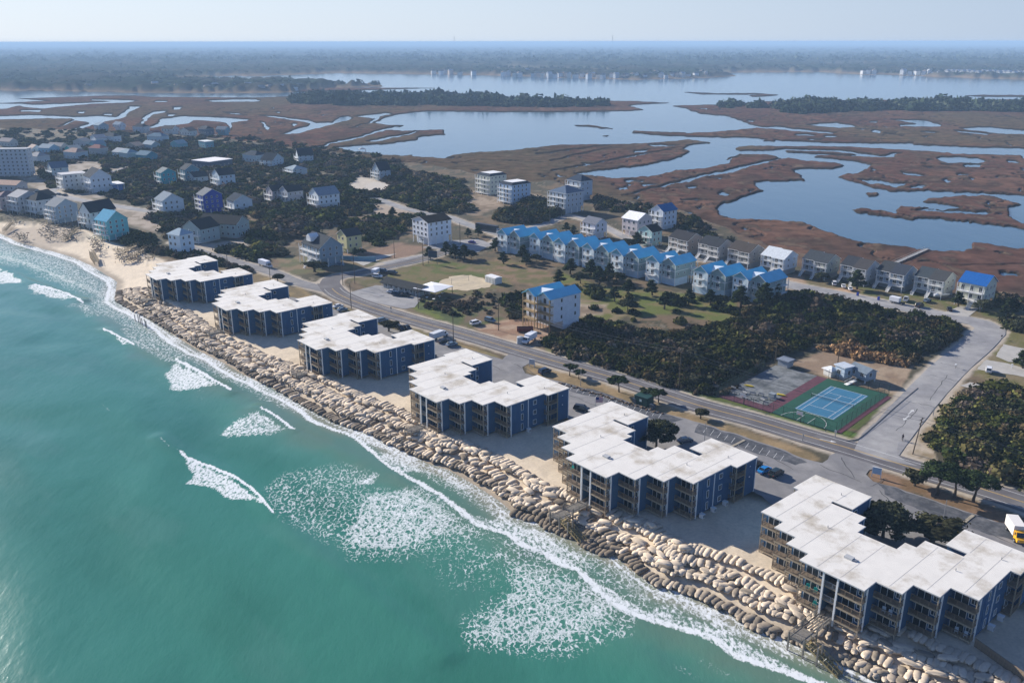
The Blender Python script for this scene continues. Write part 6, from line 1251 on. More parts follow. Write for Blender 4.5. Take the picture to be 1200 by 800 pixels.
# -- single trees
def make_tree(kind, seed):
    r_ = random.Random(seed); rt = empty('pine_tree', (0, 0, 0)); tr_ = MB(); pts, cs = [], []
    if kind == 'umbrella': hgt, sprd, nl = 4.6, 3.0, 12
    elif kind == 'cedar': hgt, sprd, nl = 6.0, 2.1, 15
    elif kind == 'oak': hgt, sprd, nl = 5.2, 4.4, 26
    else: hgt, sprd, nl = 3, 1.6, 9
    p = Vector((0, 0, -.3)); n_ = 5; lean = r_.uniform(-.12, .18)
    for i in range(n_):
        q = Vector((lean * hgt * .6 * ((i + 1) / n_) ** 1.4 + r_.uniform(-.1, .1), r_.uniform(-.12, .12), hgt * .78 * (i + 1) / n_)); tr_.tube(p, q, .26 * (1 - i / n_) * hgt / 5 + .06, .26 * (1 - (i + 1) / n_) * hgt / 5 + .05, 7); p = q
    top = p; kn = r_.randrange(6)
    for i in range(nl):
        a = 2.4 * i + r_.uniform(-.4, .4)
        if kind == 'umbrella': rr_, zz, cr_ = sprd * math.sqrt((i + .6) / nl), hgt * (.86 + .14 * r_.random()) - .05 * i, r_.uniform(.9, 1.35)
        elif kind == 'cedar': t = i / nl; rr_, zz, cr_ = sprd * (1 - t) * .8 + .2, hgt * (.28 + .74 * t), r_.uniform(.85, 1.4) * (1.15 - .5 * t)
        elif kind == 'oak': rr_, zz, cr_ = sprd * math.sqrt((i + .4) / nl) * r_.uniform(.85, 1.05), hgt * (.9 - .42 * (i / nl) ** 1.6 + .1 * r_.random()), r_.uniform(1.2, 1.8)
        else: rr_, zz, cr_ = sprd * math.sqrt((i + .4) / nl) * .7, hgt * (.35 + .35 * r_.random()), r_.uniform(.8, 1.2)
        c = Vector((math.cos(a) * rr_, math.sin(a) * rr_, zz)); c += Vector((top.x, 0, 0)) * min(1, zz / hgt); tr_.tube(Vector((top.x * .5, 0, hgt * .4)).lerp(top, min(.9, i / nl)), c, .09, .03, 5)
        pts.append((c.x, c.y, c.z, cr_, r_.uniform(.5, .8), r_.uniform(0, 6))); cs.append(tuple(np.array({'umbrella': (.032, .048, .018), 'cedar': (.03, .042, .018), 'oak': (.05, .055, .03), 'bush': (.05, .05, .025)}[kind]) * r_.uniform(.7, 1.35)))
    tr_.build('trunk', BARK, rt)
    Vs, Fs, Cs, k = [], [], [], 0
    for (x, y, z, r, hf, rz), c in zip(pts, cs):
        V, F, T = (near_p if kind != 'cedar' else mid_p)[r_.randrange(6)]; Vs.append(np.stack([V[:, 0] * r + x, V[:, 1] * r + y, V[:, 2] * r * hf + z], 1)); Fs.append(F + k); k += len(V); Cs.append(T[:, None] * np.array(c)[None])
    link('crown', np_mesh('crown', np.concatenate(Vs), np.concatenate(Fs), LEAF, np.concatenate(Cs), smooth=False), rt); return rt
TP = {k: [make_tree(k, s) for s in range(3)] for k in ('umbrella', 'cedar', 'oak', 'bush')}
used_t = set()
def put_tree(kind, i, px, py, sc_, label, cat='tree', group=None, rz=0.0, name=None):
    src = TP[kind][i % 3]; x, y = at(px, py)
    if (kind, i % 3) in used_t: o = copy_tree(src)
    else: o = src; used_t.add((kind, i % 3))
    o.location = (x, y, GZ); o.rotation_euler = (0, 0, rz); o.scale = (sc_,) * 3 if not hasattr(sc_, '__len__') else sc_
    o.name = name or {'umbrella': 'pine_tree', 'cedar': 'cedar_tree', 'oak': 'oak_tree', 'bush': 'bush'}[kind]
    tag(o, label, cat, group)
for i, (px, py, s_, lb) in enumerate(((667, 440, .75, 'small leaning pine at the left of the roadside verge'), (678, 444, .6, 'thin leaning pine beside the small leaning one on the verge'), (725, 459, .95, 'lone flat topped pine between car park and main road'), (758, 468, .7, 'sparse pine just left of the green bin'), (771, 471, .75, 'sparse pine just right of the green bin'),
                                      (1097, 580, 1.5, 'leftmost of the three spreading pines on the lower right verge'), (1118, 582, 1.35, 'middle of the three spreading pines on the lower right verge'), (1140, 588, 1.35, 'rightmost of the three spreading pines on the lower right verge'))):
    put_tree('umbrella', i, px, py, s_, lb, 'tree', 'pines on the roadside verge', rz=i * 1.3)
put_tree('oak', 0, 768, 524, (1.15, 1.15, 1.25), 'round dark green tree in the rear court of the second nearest block'); put_tree('oak', 1, 1034, 630, (1.3, 1.3, 1.3), 'spreading dark tree in the rear court of the nearest block', rz=1)
put_tree('bush', 0, 1090, 636, (3.4, 3.0, 2.0), 'broad brown green bush beside the wing of the nearest block', 'bush'); put_tree('bush', 1, 1071, 569, 1.5, 'round clipped bush at the left of the three verge pines', 'bush'); put_tree('bush', 2, 820, 490, 1.15, 'single dark round bush between car park and main road', 'bush')
put_tree('bush', 0, 455, 388, (2.0, 1.8, 1.5), 'bare dark shrub in the court of the third block from the open beach', 'bush'); put_tree('bush', 1, 330, 352, (1.6, 1.4, 1.2), 'low bush behind the second block from the open beach', 'bush'); put_tree('bush', 2, 325, 330, 1.5, 'dark bush beside the old beach road', 'bush'); put_tree('bush', 0, 368, 318, (3.2, 2, 1.8), 'thick dark hedge bush before the grey blue dormer house', 'bush')
CT = [(522, 299, 1.1, 'leftmost of the dark cedars below the road bend'), (533, 303, 1.2, 'dark cedar second from the left below the road bend'), (544, 304, 1.2, 'tall dark cedar in the clump left of the first blue villa'), (552, 303, 1.1, 'rightmost of the clump left of the first blue villa'), (580, 294, 1.1, 'cedar standing just left of the first blue villa'), (590, 309, 1.0, 'cedar in front of the first blue villa'), (612, 306, 1.3, 'large dark cedar in front of the first villa, right side'), (628, 306, .9, 'small cedar in front of the second blue villa'), (616, 311, .9, 'low cedar below the first villa'),
      (655, 334, 1.1, 'cedar directly behind the unfinished white house'), (668, 321, 1.2, 'cedar before the third blue villa'), (680, 332, 1.3, 'wide cedar before the fourth blue villa, left'), (692, 326, 1.4, 'tall cedar before the fourth blue villa, middle'), (702, 333, 1.3, 'cedar before the fourth blue villa, right'), (712, 327, 1.2, 'dense cedar between the fourth and fifth blue villas'), (722, 333, 1.4, 'broad cedar before the fifth blue villa'), (736, 345, 1.1, 'brownish tree on the lawn below the fifth villa'), (764, 346, 1.1, 'slim tree on the lawn below the sixth villa'),
      (720, 353, 1.0, 'dark tree alone on the lower lawn'), (735, 365, 1.3, 'big dark tree at the lower lawn edge'), (778, 362, 1.2, 'cedar at the thicket edge below the sixth villa'), (806, 358, 1.1, 'slim tree left of the seventh villa front'), (832, 358, 1.1, 'bare topped tree before the seventh villa'), (844, 359, 1.2, 'bare topped tree right of the other before the seventh villa'), (868, 362, 1.5, 'brown tree before the rightmost villa'), (893, 360, 1.6, 'dark cedar at the right corner of the rightmost villa'), (905, 352, 1.4, 'dark cedar where the thicket meets the street'),
      (735, 292, 1.5, 'round dark tree below the white metal roof'), (747, 290, 1.3, 'dark tree between the white roofed and teal houses'), (663, 272, .9, 'small tree behind the second villa'), (672, 276, .9, 'small tree behind the third villa'), (962, 330, 1.1, 'palm like tree beside the grey roofed semi-detached house'), (1004, 339, 1.4, 'yellow green tree right of the three white parked cars'), (1013, 331, 1.1, 'tall yellow green tree against the fourth marsh house from the right'), (1122, 360, 1.0, 'bush like tree left of the yellow house stair'), (1152, 366, 1.3, 'dark tree right of the concrete drive of the yellow house'), (1180, 372, 1.2, 'dark tree at the street corner right of the yellow house'),
      (460, 254, 1.0, 'dark tree in the scrub left of the white stilted house'), (504, 303, 1.0, 'tree by the billboard'), (424, 298, .8, 'small palm by the blue wall'), (416, 300, .7, 'shrubby palm by the yellow house'), (560, 276, .9, 'small tree by the moving truck, left'), (548, 278, .8, 'low tree by the moving truck'), (1200, 392, 1.5, 'dark tree at the right frame edge by the upper drive'), (1198, 432, 1.0, 'green bush at the right frame edge between drives')]
for i, (px, py, s_, lb) in enumerate(CT): put_tree('cedar' if i % 4 != 3 else 'oak', i, px, py, s_ * (1 if i % 4 != 3 else .62), lb, 'tree', 'trees around the villas', rz=i * .9)
for k in TP:
    for i, o in enumerate(TP[k]):
        if (k, i) not in used_t: o.location = (60, 60, -500)
# grass tufts and litter on the verges, as loose geometry
# ================================================================ VEHICLES
def car_paint(c): return mat('car_paint_%d_%d_%d' % tuple(int(x * 255) for x in c), c, .3, .5)
CGL = mat('car_glass', (.015, .02, .025), .05, .7); LAMP = mat('head_lamp', (.7, .7, .68), .2); TAIL = mat('tail_lamp', (.35, .02, .02), .3)
def car_mesh(kind, c):
    def mk():
        P = {'sedan': ([(-2.25, .55, .78), (-2.15, .35, .95), (-1.3, .28, 1.0), (1.0, .28, .95), (1.95, .3, .82), (2.25, .42, .62)], (-1.55, 1.25, -1.0, .45, 1.0, 1.45), .9),
             'suv': ([(-2.35, .6, 1.0), (-2.28, .4, 1.12), (-1.3, .32, 1.15), (1.1, .32, 1.1), (2.1, .36, .98), (2.35, .5, .72)], (-2.2, 1.35, -1.9, .65, 1.12, 1.8), .95),
             'pickup': ([(-2.75, .6, 1.05), (-2.7, .45, 1.15), (-1.3, .4, 1.15), (1.3, .4, 1.15), (2.4, .42, 1.05), (2.7, .55, .75)], (-.7, 1.5, -.4, .8, 1.14, 1.85), .97)}[kind]
        sec, (b0, b1, t0, t1, zb, zt), hw = P; body = MB(); n_ = len(sec); vs = []
        for x, z0, z1 in sec:
            e = .86 if abs(x) > 2.1 else 1; vs += [(x, -hw * e * .92, z0), (x, -hw * e, (z0 + z1) / 2), (x, -hw * e * .9, z1), (x, hw * e * .9, z1), (x, hw * e, (z0 + z1) / 2), (x, hw * e * .92, z0)]
        fs = [tuple(range(6))[::-1], tuple(range(6 * (n_ - 1), 6 * n_))]
        for i in range(n_ - 1):
            for j in range(6): a = i * 6 + j; b = i * 6 + (j + 1) % 6; fs.append((a, b, b + 6, a + 6))
        body.add(vs, [f[::-1] for f in fs]); w0, w1 = hw * .88, hw * .72
        body.box(t0, t1, -w1, w1, zt - .05, zt)
        for x, z in ((b0, 0), (b1, 0)):
            for s_ in (-1, 1): body.bar((x, s_ * w0, zb), (t0 if x == b0 else t1, s_ * w1, zt), .09)
        glass = MB().add([(b0, -w0, zb - .02), (b1, -w0, zb - .02), (b1, w0, zb - .02), (b0, w0, zb - .02), (t0, -w1 + .01, zt - .04), (t1, -w1 + .01, zt - .04), (t1, w1 - .01, zt - .04), (t0, w1 - .01, zt - .04)], [(0, 1, 5, 4), (1, 2, 6, 5), (2, 3, 7, 6), (3, 0, 4, 7)])
        if kind == 'pickup': body.box(-2.6, -.8, -.75, .75, 1.151, 1.158, 1)
        return body.mesh('body', [car_paint(c), DARK]), glass.mesh('window', CGL), sec, hw
    return cached(('car', kind, c), mk)
wheel = MB().tube((0, -.11, 0), (0, .11, 0), .34, n=12).mesh('wheel', RUBBER); hub = MB().tube((0, -.125, 0), (0, .125, 0), .19, n=8).mesh('rim', METAL)
def car(px, py, kind, c, rz, label, group=None, z=GZ + .04, cat='car', name='parked_car'):
    body, gl, sec, hw = car_mesh(kind, c); x, y = at(px, py, z); rt = empty(name, (x, y, z), rz, label, cat, group); link('body', body, rt); link('window', gl, rt)
    for sx_ in (-1, 1):
        for sy_ in (-1, 1):
            w_ = link('wheel', wheel, rt, (sx_ * (1.4 if kind != 'pickup' else 1.75), sy_ * (hw - .1), .34)); link('rim', hub, w_)
    L_ = sec[-1][0]
    for s_ in (-1, 1):
        link('headlight', cached('hl', lambda: MB().box(-.06, .03, -.2, .2, -.07, .07).mesh('headlight', LAMP)), rt, (L_ - .03, s_ * hw * .6, sec[-1][2] - .08)); link('tail_light', cached('tlm', lambda: MB().box(-.03, .05, -.12, .12, -.1, .1).mesh('tail_light', TAIL)), rt, (-L_ + .02, s_ * hw * .65, sec[0][2] - .1))
    return rt
WH, BK, GB, DB, BL_ = (.72, .73, .74), (.02, .02, .025), (.12, .18, .24), (.02, .04, .08), (.015, .2, .5)
G1, G2, G3, G4 = 'cars in the long car park', 'cars at the bar', 'cars on the residential street', 'cars behind the farther blocks'
U, Vv = TURN, TURN + R(90)
for a in ((638, 437, 'suv', DB, Vv, 'dark blue car parked alone on the car park behind the third nearest block', G1), (681, 481, 'suv', BK, U + .5, 'black car parked between the third nearest and second nearest blocks', G1), (802, 518, 'sedan', DB, Vv - .3, 'dark blue car behind the round courtyard tree', G1), (895, 553, 'sedan', BL_, Vv, 'bright blue car behind the end of the second nearest block', G1),
          (909, 557, 'suv', (.015, .03, .035), Vv, 'dark green car right beside the bright blue one', G1), (884, 547, 'suv', BK, Vv, 'black car half hidden behind the bright blue one', G1), (519, 401, 'sedan', BK, Vv, 'black car between the camper and the blue grey car', G4), (529, 405, 'sedan', GB, Vv, 'blue grey car right of the black one behind the fourth block', G4), (504, 419, 'sedan', BK, Vv, 'dark car half hidden behind the third nearest roof', G4),
          (396, 360, 'sedan', WH, Vv, 'white car behind the second block from the open beach', G4), (401, 364, 'sedan', GB, Vv, 'blue grey car behind the second block from the open beach', G4), (448, 377, 'suv', GB, Vv, 'grey car behind the third block from the open beach', G4), (468, 386, 'suv', BK, U, 'dark car by the bushes behind the third block from the open beach', G4), (476, 386, 'pickup', BK, U, 'dark pickup by the bushes behind the third block from the open beach', G4),
          (459, 343, 'sedan', WH, U + .6, 'white car leftmost of the three on the bar car park', G2), (465, 346, 'suv', DB, U + .6, 'dark blue car in the middle of the three on the bar car park', G2), (474, 347, 'pickup', BK, U + .6, 'black pickup rightmost of the three on the bar car park', G2), (458, 334, 'sedan', GB, Vv + .5, 'silver blue car left under the bar eaves', G2), (467, 335, 'suv', GB, Vv + .5, 'silver blue car right under the bar eaves', G2), (449, 319, 'suv', DB, U + .6, 'dark blue car right of the white van behind the bar', G2), (460, 321, 'suv', BK, U + .6, 'black car farther right behind the bar', G2),
          (442, 325, 'suv', WH, U + .6, 'white car just below the white van behind the bar', G2), (557, 380, 'suv', WH, Vv, 'white car parked on the dirt beside the main road', None), (574, 377, 'suv', GB, U + .2, 'grey blue pickup covered in dust near the unfinished house', None), (1158, 436, 'suv', WH, Vv + .35, 'white car on the grass beside the side street drives', None),
          (977, 334, 'suv', WH, Vv + .6, 'white car, left of the three outside the marsh house', G3), (988, 337, 'sedan', WH, Vv + .6, 'white car, middle of the three outside the marsh house', G3), (996, 340, 'sedan', WH, Vv + .6, 'white car, right of the three outside the marsh house', G3), (1061, 353, 'pickup', WH, Vv + .3, 'white pickup beside the white box trailer', G3), (1077, 360, 'suv', BK, Vv, 'black car left of the covered boat', G3), (1112, 364, 'sedan', BK, Vv + .5, 'black car at the edge of the concrete drive of the yellow house', G3), (1086, 354, 'sedan', GB, Vv, 'grey car in the shade of the pale grey marsh house', G3),
          (69, 228, 'sedan', (.1, .12, .15), U + .5, 'dark grey car left of two on the far left street', None), (76, 229, 'sedan', BK, U + .5, 'black car right of two on the far left street', None), (553, 285, 'sedan', (.08, .03, .25), U + .3, 'small purple car on the lot near the moving truck', None), (398, 311, 'sedan', GB, U + .6, 'pale car on the apron of the dormer house', None), (1203, 632, 'sedan', (.3, .4, .5), Vv, 'light blue car at the right frame edge beside the yellow truck', None)):
    car(*a)
def box_truck(px, py, rz, cab, box, L_, H_, label, name='box_truck', cat='truck', W_=1.15, z=GZ + .04, cabw=True, zb=.9):
    x, y = at(px, py, z); rt = empty(name, (x, y, z), rz, label, cat)
    MB().box(-L_ / 2, L_ / 2 - 2, -W_, W_, zb, H_).build('cargo_box', [mat('cargo_%d' % int(box[0] * 99), box, .5)], rt)
    if cabw:
        c0 = L_ / 2 - 1.95; MB().add([(c0, -1, .5), (c0 + 2.2, -1, .5), (c0 + 2.2, 1, .5), (c0, 1, .5), (c0, -1, 2.3), (c0 + 1.0, -.95, 2.25), (c0 + 1.0, .95, 2.25), (c0, 1, 2.3), (c0 + 1.5, -1, 1.3), (c0 + 1.5, 1, 1.3), (c0 + 2.2, -.95, 1.15), (c0 + 2.2, .95, 1.15)],
                                     [(0, 1, 10, 8, 5, 4), (3, 7, 6, 9, 11, 2), (1, 2, 11, 10), (8, 10, 11, 9), (5, 8, 9, 6), (4, 5, 6, 7), (0, 4, 7, 3), (0, 3, 2, 1)]).build('cab', car_paint(cab), rt)
        MB().add([(c0 + 1.03, -.8, 2.2), (c0 + 1.5, -.85, 1.36), (c0 + 1.5, .85, 1.36), (c0 + 1.03, .8, 2.2)], [(0, 1, 2, 3)]).box(c0 + .3, c0 + .95, -1.02, 1.02, 1.4, 2.1).build('window', CGL, rt)
        for s_ in (-.7, .7): MB().box(c0 + 2.18, c0 + 2.24, s_ - .15, s_ + .15, .75, .95).build('headlight', LAMP, rt)
    for wx in (-L_ / 2 + 1.3, L_ / 2 - .8):
        for s_ in (-1, 1): w_ = link('wheel', wheel, rt, (wx, s_ * (W_ - .1), .42)); w_.scale = (1.25, 1.25, 1.25); link('rim', hub, w_)
    MB().box(-L_ / 2, L_ / 2 - .3, -.5, .5, .5, .9).build('chassis', DARK, rt); return rt
box_truck(1189, 628, TURN - R(52), (.85, .42, .02), (.80, .76, .70), 7, 3.2, 'yellow cab box truck with white cargo box at the right frame edge')
box_truck(620, 400, TURN - R(72), (.75, .77, .8), (.72, .74, .78), 7, 2.9, 'white box van in front of the unfinished house', cat='van', name='delivery_van')
box_truck(572, 271, TURN + R(10), (.7, .7, .72), (.03, .035, .045), 17, 3.8, 'long black trailer truck with white cab on the back road', W_=1.3); box_truck(311, 312, TURN + R(5), (.7, .7, .7), (.72, .72, .7), 9, 3.0, 'cream motor home parked by the old beach road', cat='motor home', name='motor_home')
box_truck(441, 320, TURN + R(120), (.72, .74, .76), (.72, .74, .76), 6, 2.4, 'white van behind the bar', cat='van', name='delivery_van'); box_truck(514, 396, TURN + R(100), (.6, .62, .64), (.62, .64, .66), 7.5, 2.7, 'white camper van with dark windows behind the fourth block', cat='van', name='camper_van')
box_truck(1051, 356, TURN, (.7, .7, .7), (.74, .75, .76), 6, 2.6, 'white box trailer parked beside the marsh house street', cabw=False, name='box_trailer', cat='trailer')
x, y = at(615, 388); rt = empty('rubbish_skip', (x, y, GZ), TURN + .9, 'open rust red rubbish skip beside the unfinished house', 'skip'); m_ = mat('rust_red', (.12, .025, .02), .7, var=.2)
MB().box(-3, 3, -1.1, -1.0, .2, 1.6).box(-3, 3, 1.0, 1.1, .2, 1.6).box(-3, -2.9, -1, 1, .2, 1.6).box(2.9, 3, -1, 1, .2, 1.6).box(-3, 3, -1, 1, .2, .3).build('bin', m_, rt); MB().box(-2.8, 2.8, -.95, .95, .3, 1.1).build('rubble', mat('rubble', (.25, .2, .16), .95, var=.3, vscale=2), rt)
for k in range(6): MB().box(-2.6 + k, -2.5 + k, -1.16, -1.1, .2, 1.6).build('rib', m_, rt)
x, y = at(609, 402); tag(MB().tube((0, 0, 0), (0, 0, 2.3), 1.2, 1.15, 14).tube((0, 0, 2.3), (0, 0, 2.5), 1.15, .5, 14).build('water_tank', mat('grey_tank', (.4, .43, .45), .6), None, (x, y, GZ)), 'round grey tank beside the main road near the white van', 'tank')
# boat under a cover
x, y = at(1102, 350); rt = empty('covered_boat', (x, y, GZ), TURN + .9, 'white covered motor boat on a trailer before the pale grey marsh house', 'boat'); vs = []
for i, (xx, wd, zk, zd, zc) in enumerate(((-3.2, 1.1, .7, 1.5, 1.9), (-1.5, 1.25, .6, 1.55, 2.4), (.5, 1.2, .6, 1.6, 2.5), (2.3, .8, .8, 1.75, 2.1), (3.6, .08, 1.3, 1.95, 2.0))): vs += [(xx, 0, zk), (xx, -wd, zd), (xx, -wd * .6, zc - .1), (xx, 0, zc), (xx, wd * .6, zc - .1), (xx, wd, zd)]
mb = MB().add(vs, [(i * 6 + j, i * 6 + 6 + j, i * 6 + 6 + (j + 1) % 6, i * 6 + (j + 1) % 6)[::-1] for i in range(4) for j in range(6)] + [(0, 1, 2, 3, 4, 5)]); me = mb.mesh('hull', [mat('boat_hull', (.55, .58, .6), .3), mat('boat_cover', (.74, .76, .78), .8)])
for i, p in enumerate(me.polygons): p.material_index = 1 if (p.center.z > 1.75) else 0
link('hull', me, rt); MB().bar((-3, 0, .5), (4.6, 0, .5), .12).bar((-1, -1, .35), (-1, 1, .35), .12).build('trailer', METAL, rt)
for s_ in (-1, 1): link('wheel', wheel, rt, (-1, s_, .34))
# ================================================================ STREET FURNITURE
def pole(px, py, top, label, group='utility poles', arms=1, lean=0, name='utility_pole', r=.16):
    x, y = at(px, py); 
    Y_ = y; hgt = (py - top) / FPX * (y * CP + (CAMZ - GZ) * SP) / CP; rt = empty(name, (x, y, GZ), TURN, label, 'pole', group)
    MB().tube((0, 0, -.3), (lean, 0, hgt), r, r * .7, 8).build('shaft', BARK if r > .12 else METAL, rt)
    for k in range(arms): MB().bar((lean * .95, -1.2, hgt - .5 - k * .9), (lean * .95, 1.2, hgt - .5 - k * .9), .1, .14).build('crossarm', BARK, rt)
    if arms:
        ins = cached('ins', lambda: MB().tube((0, 0, 0), (0, 0, .25), .06, .04, 6).mesh('insulator', METAL))
        for s_ in (-1.1, -.4, .4, 1.1): link('insulator', ins, rt, (lean * .95, s_, hgt - .43))
    return (x + lean, y, GZ + hgt)
tops = {}
for k, (px, py, tp, lb, arms) in enumerate(((267, 315, 296, 'pole behind the farthest block', 0), (316.5, 328, 309, 'pole beside the old beach road', 1), (401.6, 334, 304, 'utility pole left of two at the road bend', 1), (415.6, 332, 299, 'utility pole right of two at the road bend', 1), (411.4, 361, 333, 'pole on the verge behind the third block', 0), (462, 302, 278, 'utility pole by the bare lot', 1),
                                      (495.6, 311, 281, 'tall dark utility pole beside the link road', 1), (490, 361, 336, 'pole at the front of the bar terrace', 0), (531, 400, 369, 'utility pole on the verge above the camper van', 0), (584, 387, 356, 'utility pole beside the white car on the dirt lot', 1), (539, 286, 262, 'pole at the back road', 0), (795, 456, 408, 'utility pole in the thicket beside the main road', 1),
                                      (1069, 532, 487, 'leaning utility pole at the corner of the side street', 2), (981, 428, 403, 'tall pale pole behind the courtside huts', 0), (908, 424, 399, 'thin dark pole behind the worn court', 0), (644, 262, 240, 'pole behind the first villa', 0), (1148, 366, 352, 'short pale pole by the yellow house drive', 0))):
    tops[(px, py)] = pole(px, py, tp, lb, arms=arms, lean=.9 if px == 1069 else 0)
def wire(a, b, off=0, sag=1.6, label='overhead power line along the main road'):
    a = Vector(a) + Vector((0, 0, -.2 - off)); b = Vector(b) + Vector((0, 0, -.2 - off)); mb = MB(); n_ = 14; pr_ = a
    for i in range(1, n_ + 1): t = i / n_; q = a.lerp(b, t) - Vector((0, 0, sag * 4 * t * (1 - t))); mb.bar(pr_, q, .05); pr_ = q
    tag(mb.build('power_line', mat('wire', (.12, .12, .13), .5)), label, 'cable', 'power lines')
tp = [tops[(531, 400)], tops[(584, 387)], tops[(795, 456)], tops[(1069, 532)]]
P4 = tuple(Vector(tops[(1069, 532)]) + (Vector(tops[(1069, 532)]) - Vector(tops[(795, 456)])).normalized() * 70)
for off in (0, 1.0): wire(tp[1], tp[2], off); wire(tp[2], tp[3], off); wire(tp[3], P4, off)
wire(tops[(495.6, 311)], tops[(415.6, 332)], 0, .8, 'overhead line beside the link road'); wire(tops[(415.6, 332)], tops[(316.5, 328)], 0, .8, 'overhead line toward the old beach road')
for px, py, tp_, lb in ((825, 517, 494, 'thin grey lamp pole behind the round courtyard tree'), (1104, 613, 584, 'thin grey lamp pole beside the lower right car park divider'), (669 + 11, 452, 432, 'thin post behind the small leaning pine')): pole(px, py, tp_, lb, 'car park poles', 0, 0, 'lamp_pole', .1)
def sign(px, py, w_, h_, z0, col, label, name='sign', posts=2, rz=0, back=None):
    x, y = at(px, py); rt = empty(name, (x, y, GZ), TURN + rz, label, 'sign'); MB().box(-w_ / 2, w_ / 2, -.08, .08, z0, z0 + h_).build('board', mat('signboard_%d_%d' % (col[0] * 99, col[2] * 99), col, .6), rt)
    MB().box(-w_ / 2 - .06, w_ / 2 + .06, -.11, .11, z0 + h_, z0 + h_ + .1).box(-w_ / 2 - .06, w_ / 2 + .06, -.11, .11, z0 - .1, z0).build('frame', WHITE if not back else back, rt)
    for s_ in ((-w_ / 2, w_ / 2) if posts == 2 else (0,)): MB().box(s_ - .09, s_ + .09, -.1, .1, -.2, z0 + h_).build('post', WHITE if not back else back, rt)
sign(1026, 559, 2.0, 1.6, .9, (.35, .52, .68), 'pale blue two post sign at the car park entrance of the nearest block', rz=R(20)); sign(623, 429, 1.9, 1.7, .7, (.5, .56, .6), 'rounded pale sign on the verge beside the car park entrance', rz=R(20))
sign(507, 309, 4.6, 3.2, 3.2, (.03, .05, .09), 'dark billboard on two posts beside the link road', 'billboard', back=GREYWOOD, rz=.5); sign(458, 366, .7, .7, 1.6, (.1, .1, .12), 'small square road sign on the verge behind the third block', posts=1, back=METAL); sign(1185, 432, .5, .4, 1, (.6, .6, .6), 'small white post sign near the upper right drives', posts=1); sign(1093, 487, .4, .5, 1.8, (.4, .42, .45), 'small road sign on the sand right of the side street', posts=1, back=METAL)
sign(978, 513, .5, .5, 1.6, (.5, .52, .55), 'small sign by the corner of the tennis fence', posts=1, back=METAL); sign(940, 517, .4, .6, 1.4, (.45, .45, .45), 'small roadside sign opposite the worn court', posts=1, back=METAL)
for px, py, lb in ((1119, 432, 'white mailbox by the side street'), (1173, 398, 'dark mailbox by the upper drive')):
    x, y = at(px, py); rt = empty('mailbox', (x, y, GZ), TURN, lb, 'mailbox'); MB().box(-.06, .06, -.06, .06, 0, 1.1).build('post', GREYWOOD, rt); MB().box(-.2, .2, -.35, .35, 1.1, 1.5).build('box', WHITE if 'white' in lb else DARK, rt)
for px, py, c, lb in ((1004.5, 347, (.01, .03, .3), 'blue wheelie bin at the kerb, left one'), (1029, 352, (.02, .04, .25), 'blue wheelie bin at the kerb, right one')):
    x, y = at(px, py); rt = empty('wheelie_bin', (x, y, GZ), TURN, lb, 'bin', 'blue bins'); MB().prism([(-.35, -.4), (.35, -.4), (.35, .4), (-.35, .4)], .1, 1.3).build('bin', mat('bin_blue', c, .5), rt); MB().box(-.4, .4, -.45, .45, 1.3, 1.4).build('lid', mat('bin_blue', c, .5), rt)
x, y = at(754, 473); rt = empty('waste_container', (x, y, GZ), TURN + .1, 'dark green square recycling container by the verge pines', 'container'); MB().box(-2.2, 2.2, -1.7, 1.7, .1, 2.6).build('body', mat('container_green', (.01, .05, .04), .6), rt); MB().box(-2.3, 2.3, -1.8, 1.8, 2.6, 2.75).build('lid', mat('container_green', (.01, .05, .04), .6), rt)
c_ = [(.32 * math.sin(t), .32 * math.cos(t)) for t in np.linspace(0, 6.28, 9)[:-1]]; MB().box(-.35, .35, -1.76, -1.705, 1.2, 1.9).build('emblem', mat('pale_emblem', (.5, .62, .6), .6), rt)
for k, (px, py) in enumerate(((744, 472), (764, 479))):
    x, y = at(px, py); rt = empty('wheelie_bin', (x, y, GZ), TURN + .1, ('grey bin left of the green container', 'grey bin right of the green container')[k], 'bin'); MB().box(-.6, .6, -.6, .6, .1, 1.4).build('bin', mat('bin_grey', (.06, .08, .1), .6), rt); MB().box(-.66, .66, -.66, .66, 1.4, 1.5).build('lid', mat('bin_grey', (.06, .08, .1), .6), rt)
# flag on its pole behind the round-tree block
x, y = at(697, 489); rt = empty('flag_pole', (x, y, GZ), 0, 'flag with red and white stripes on a pole near the black parked car', 'flag'); MB().tube((0, 0, 0), (0, 0, 6.2), .06, .04, 6).build('pole', METAL, rt); fm = MB()
for s_ in range(9): fm.box(0.05, 2.0, -.03 + .0, .03, 4.6 + s_ * .17, 4.77 + s_ * .17, s_ % 2)
fm.box(.05, .85, -.045, .045, 5.4, 6.13, 2).build('flag', [mat('flag_red', (.5, .03, .05), .8), WHITE, mat('flag_blue', (.02, .04, .2), .8)], rt)
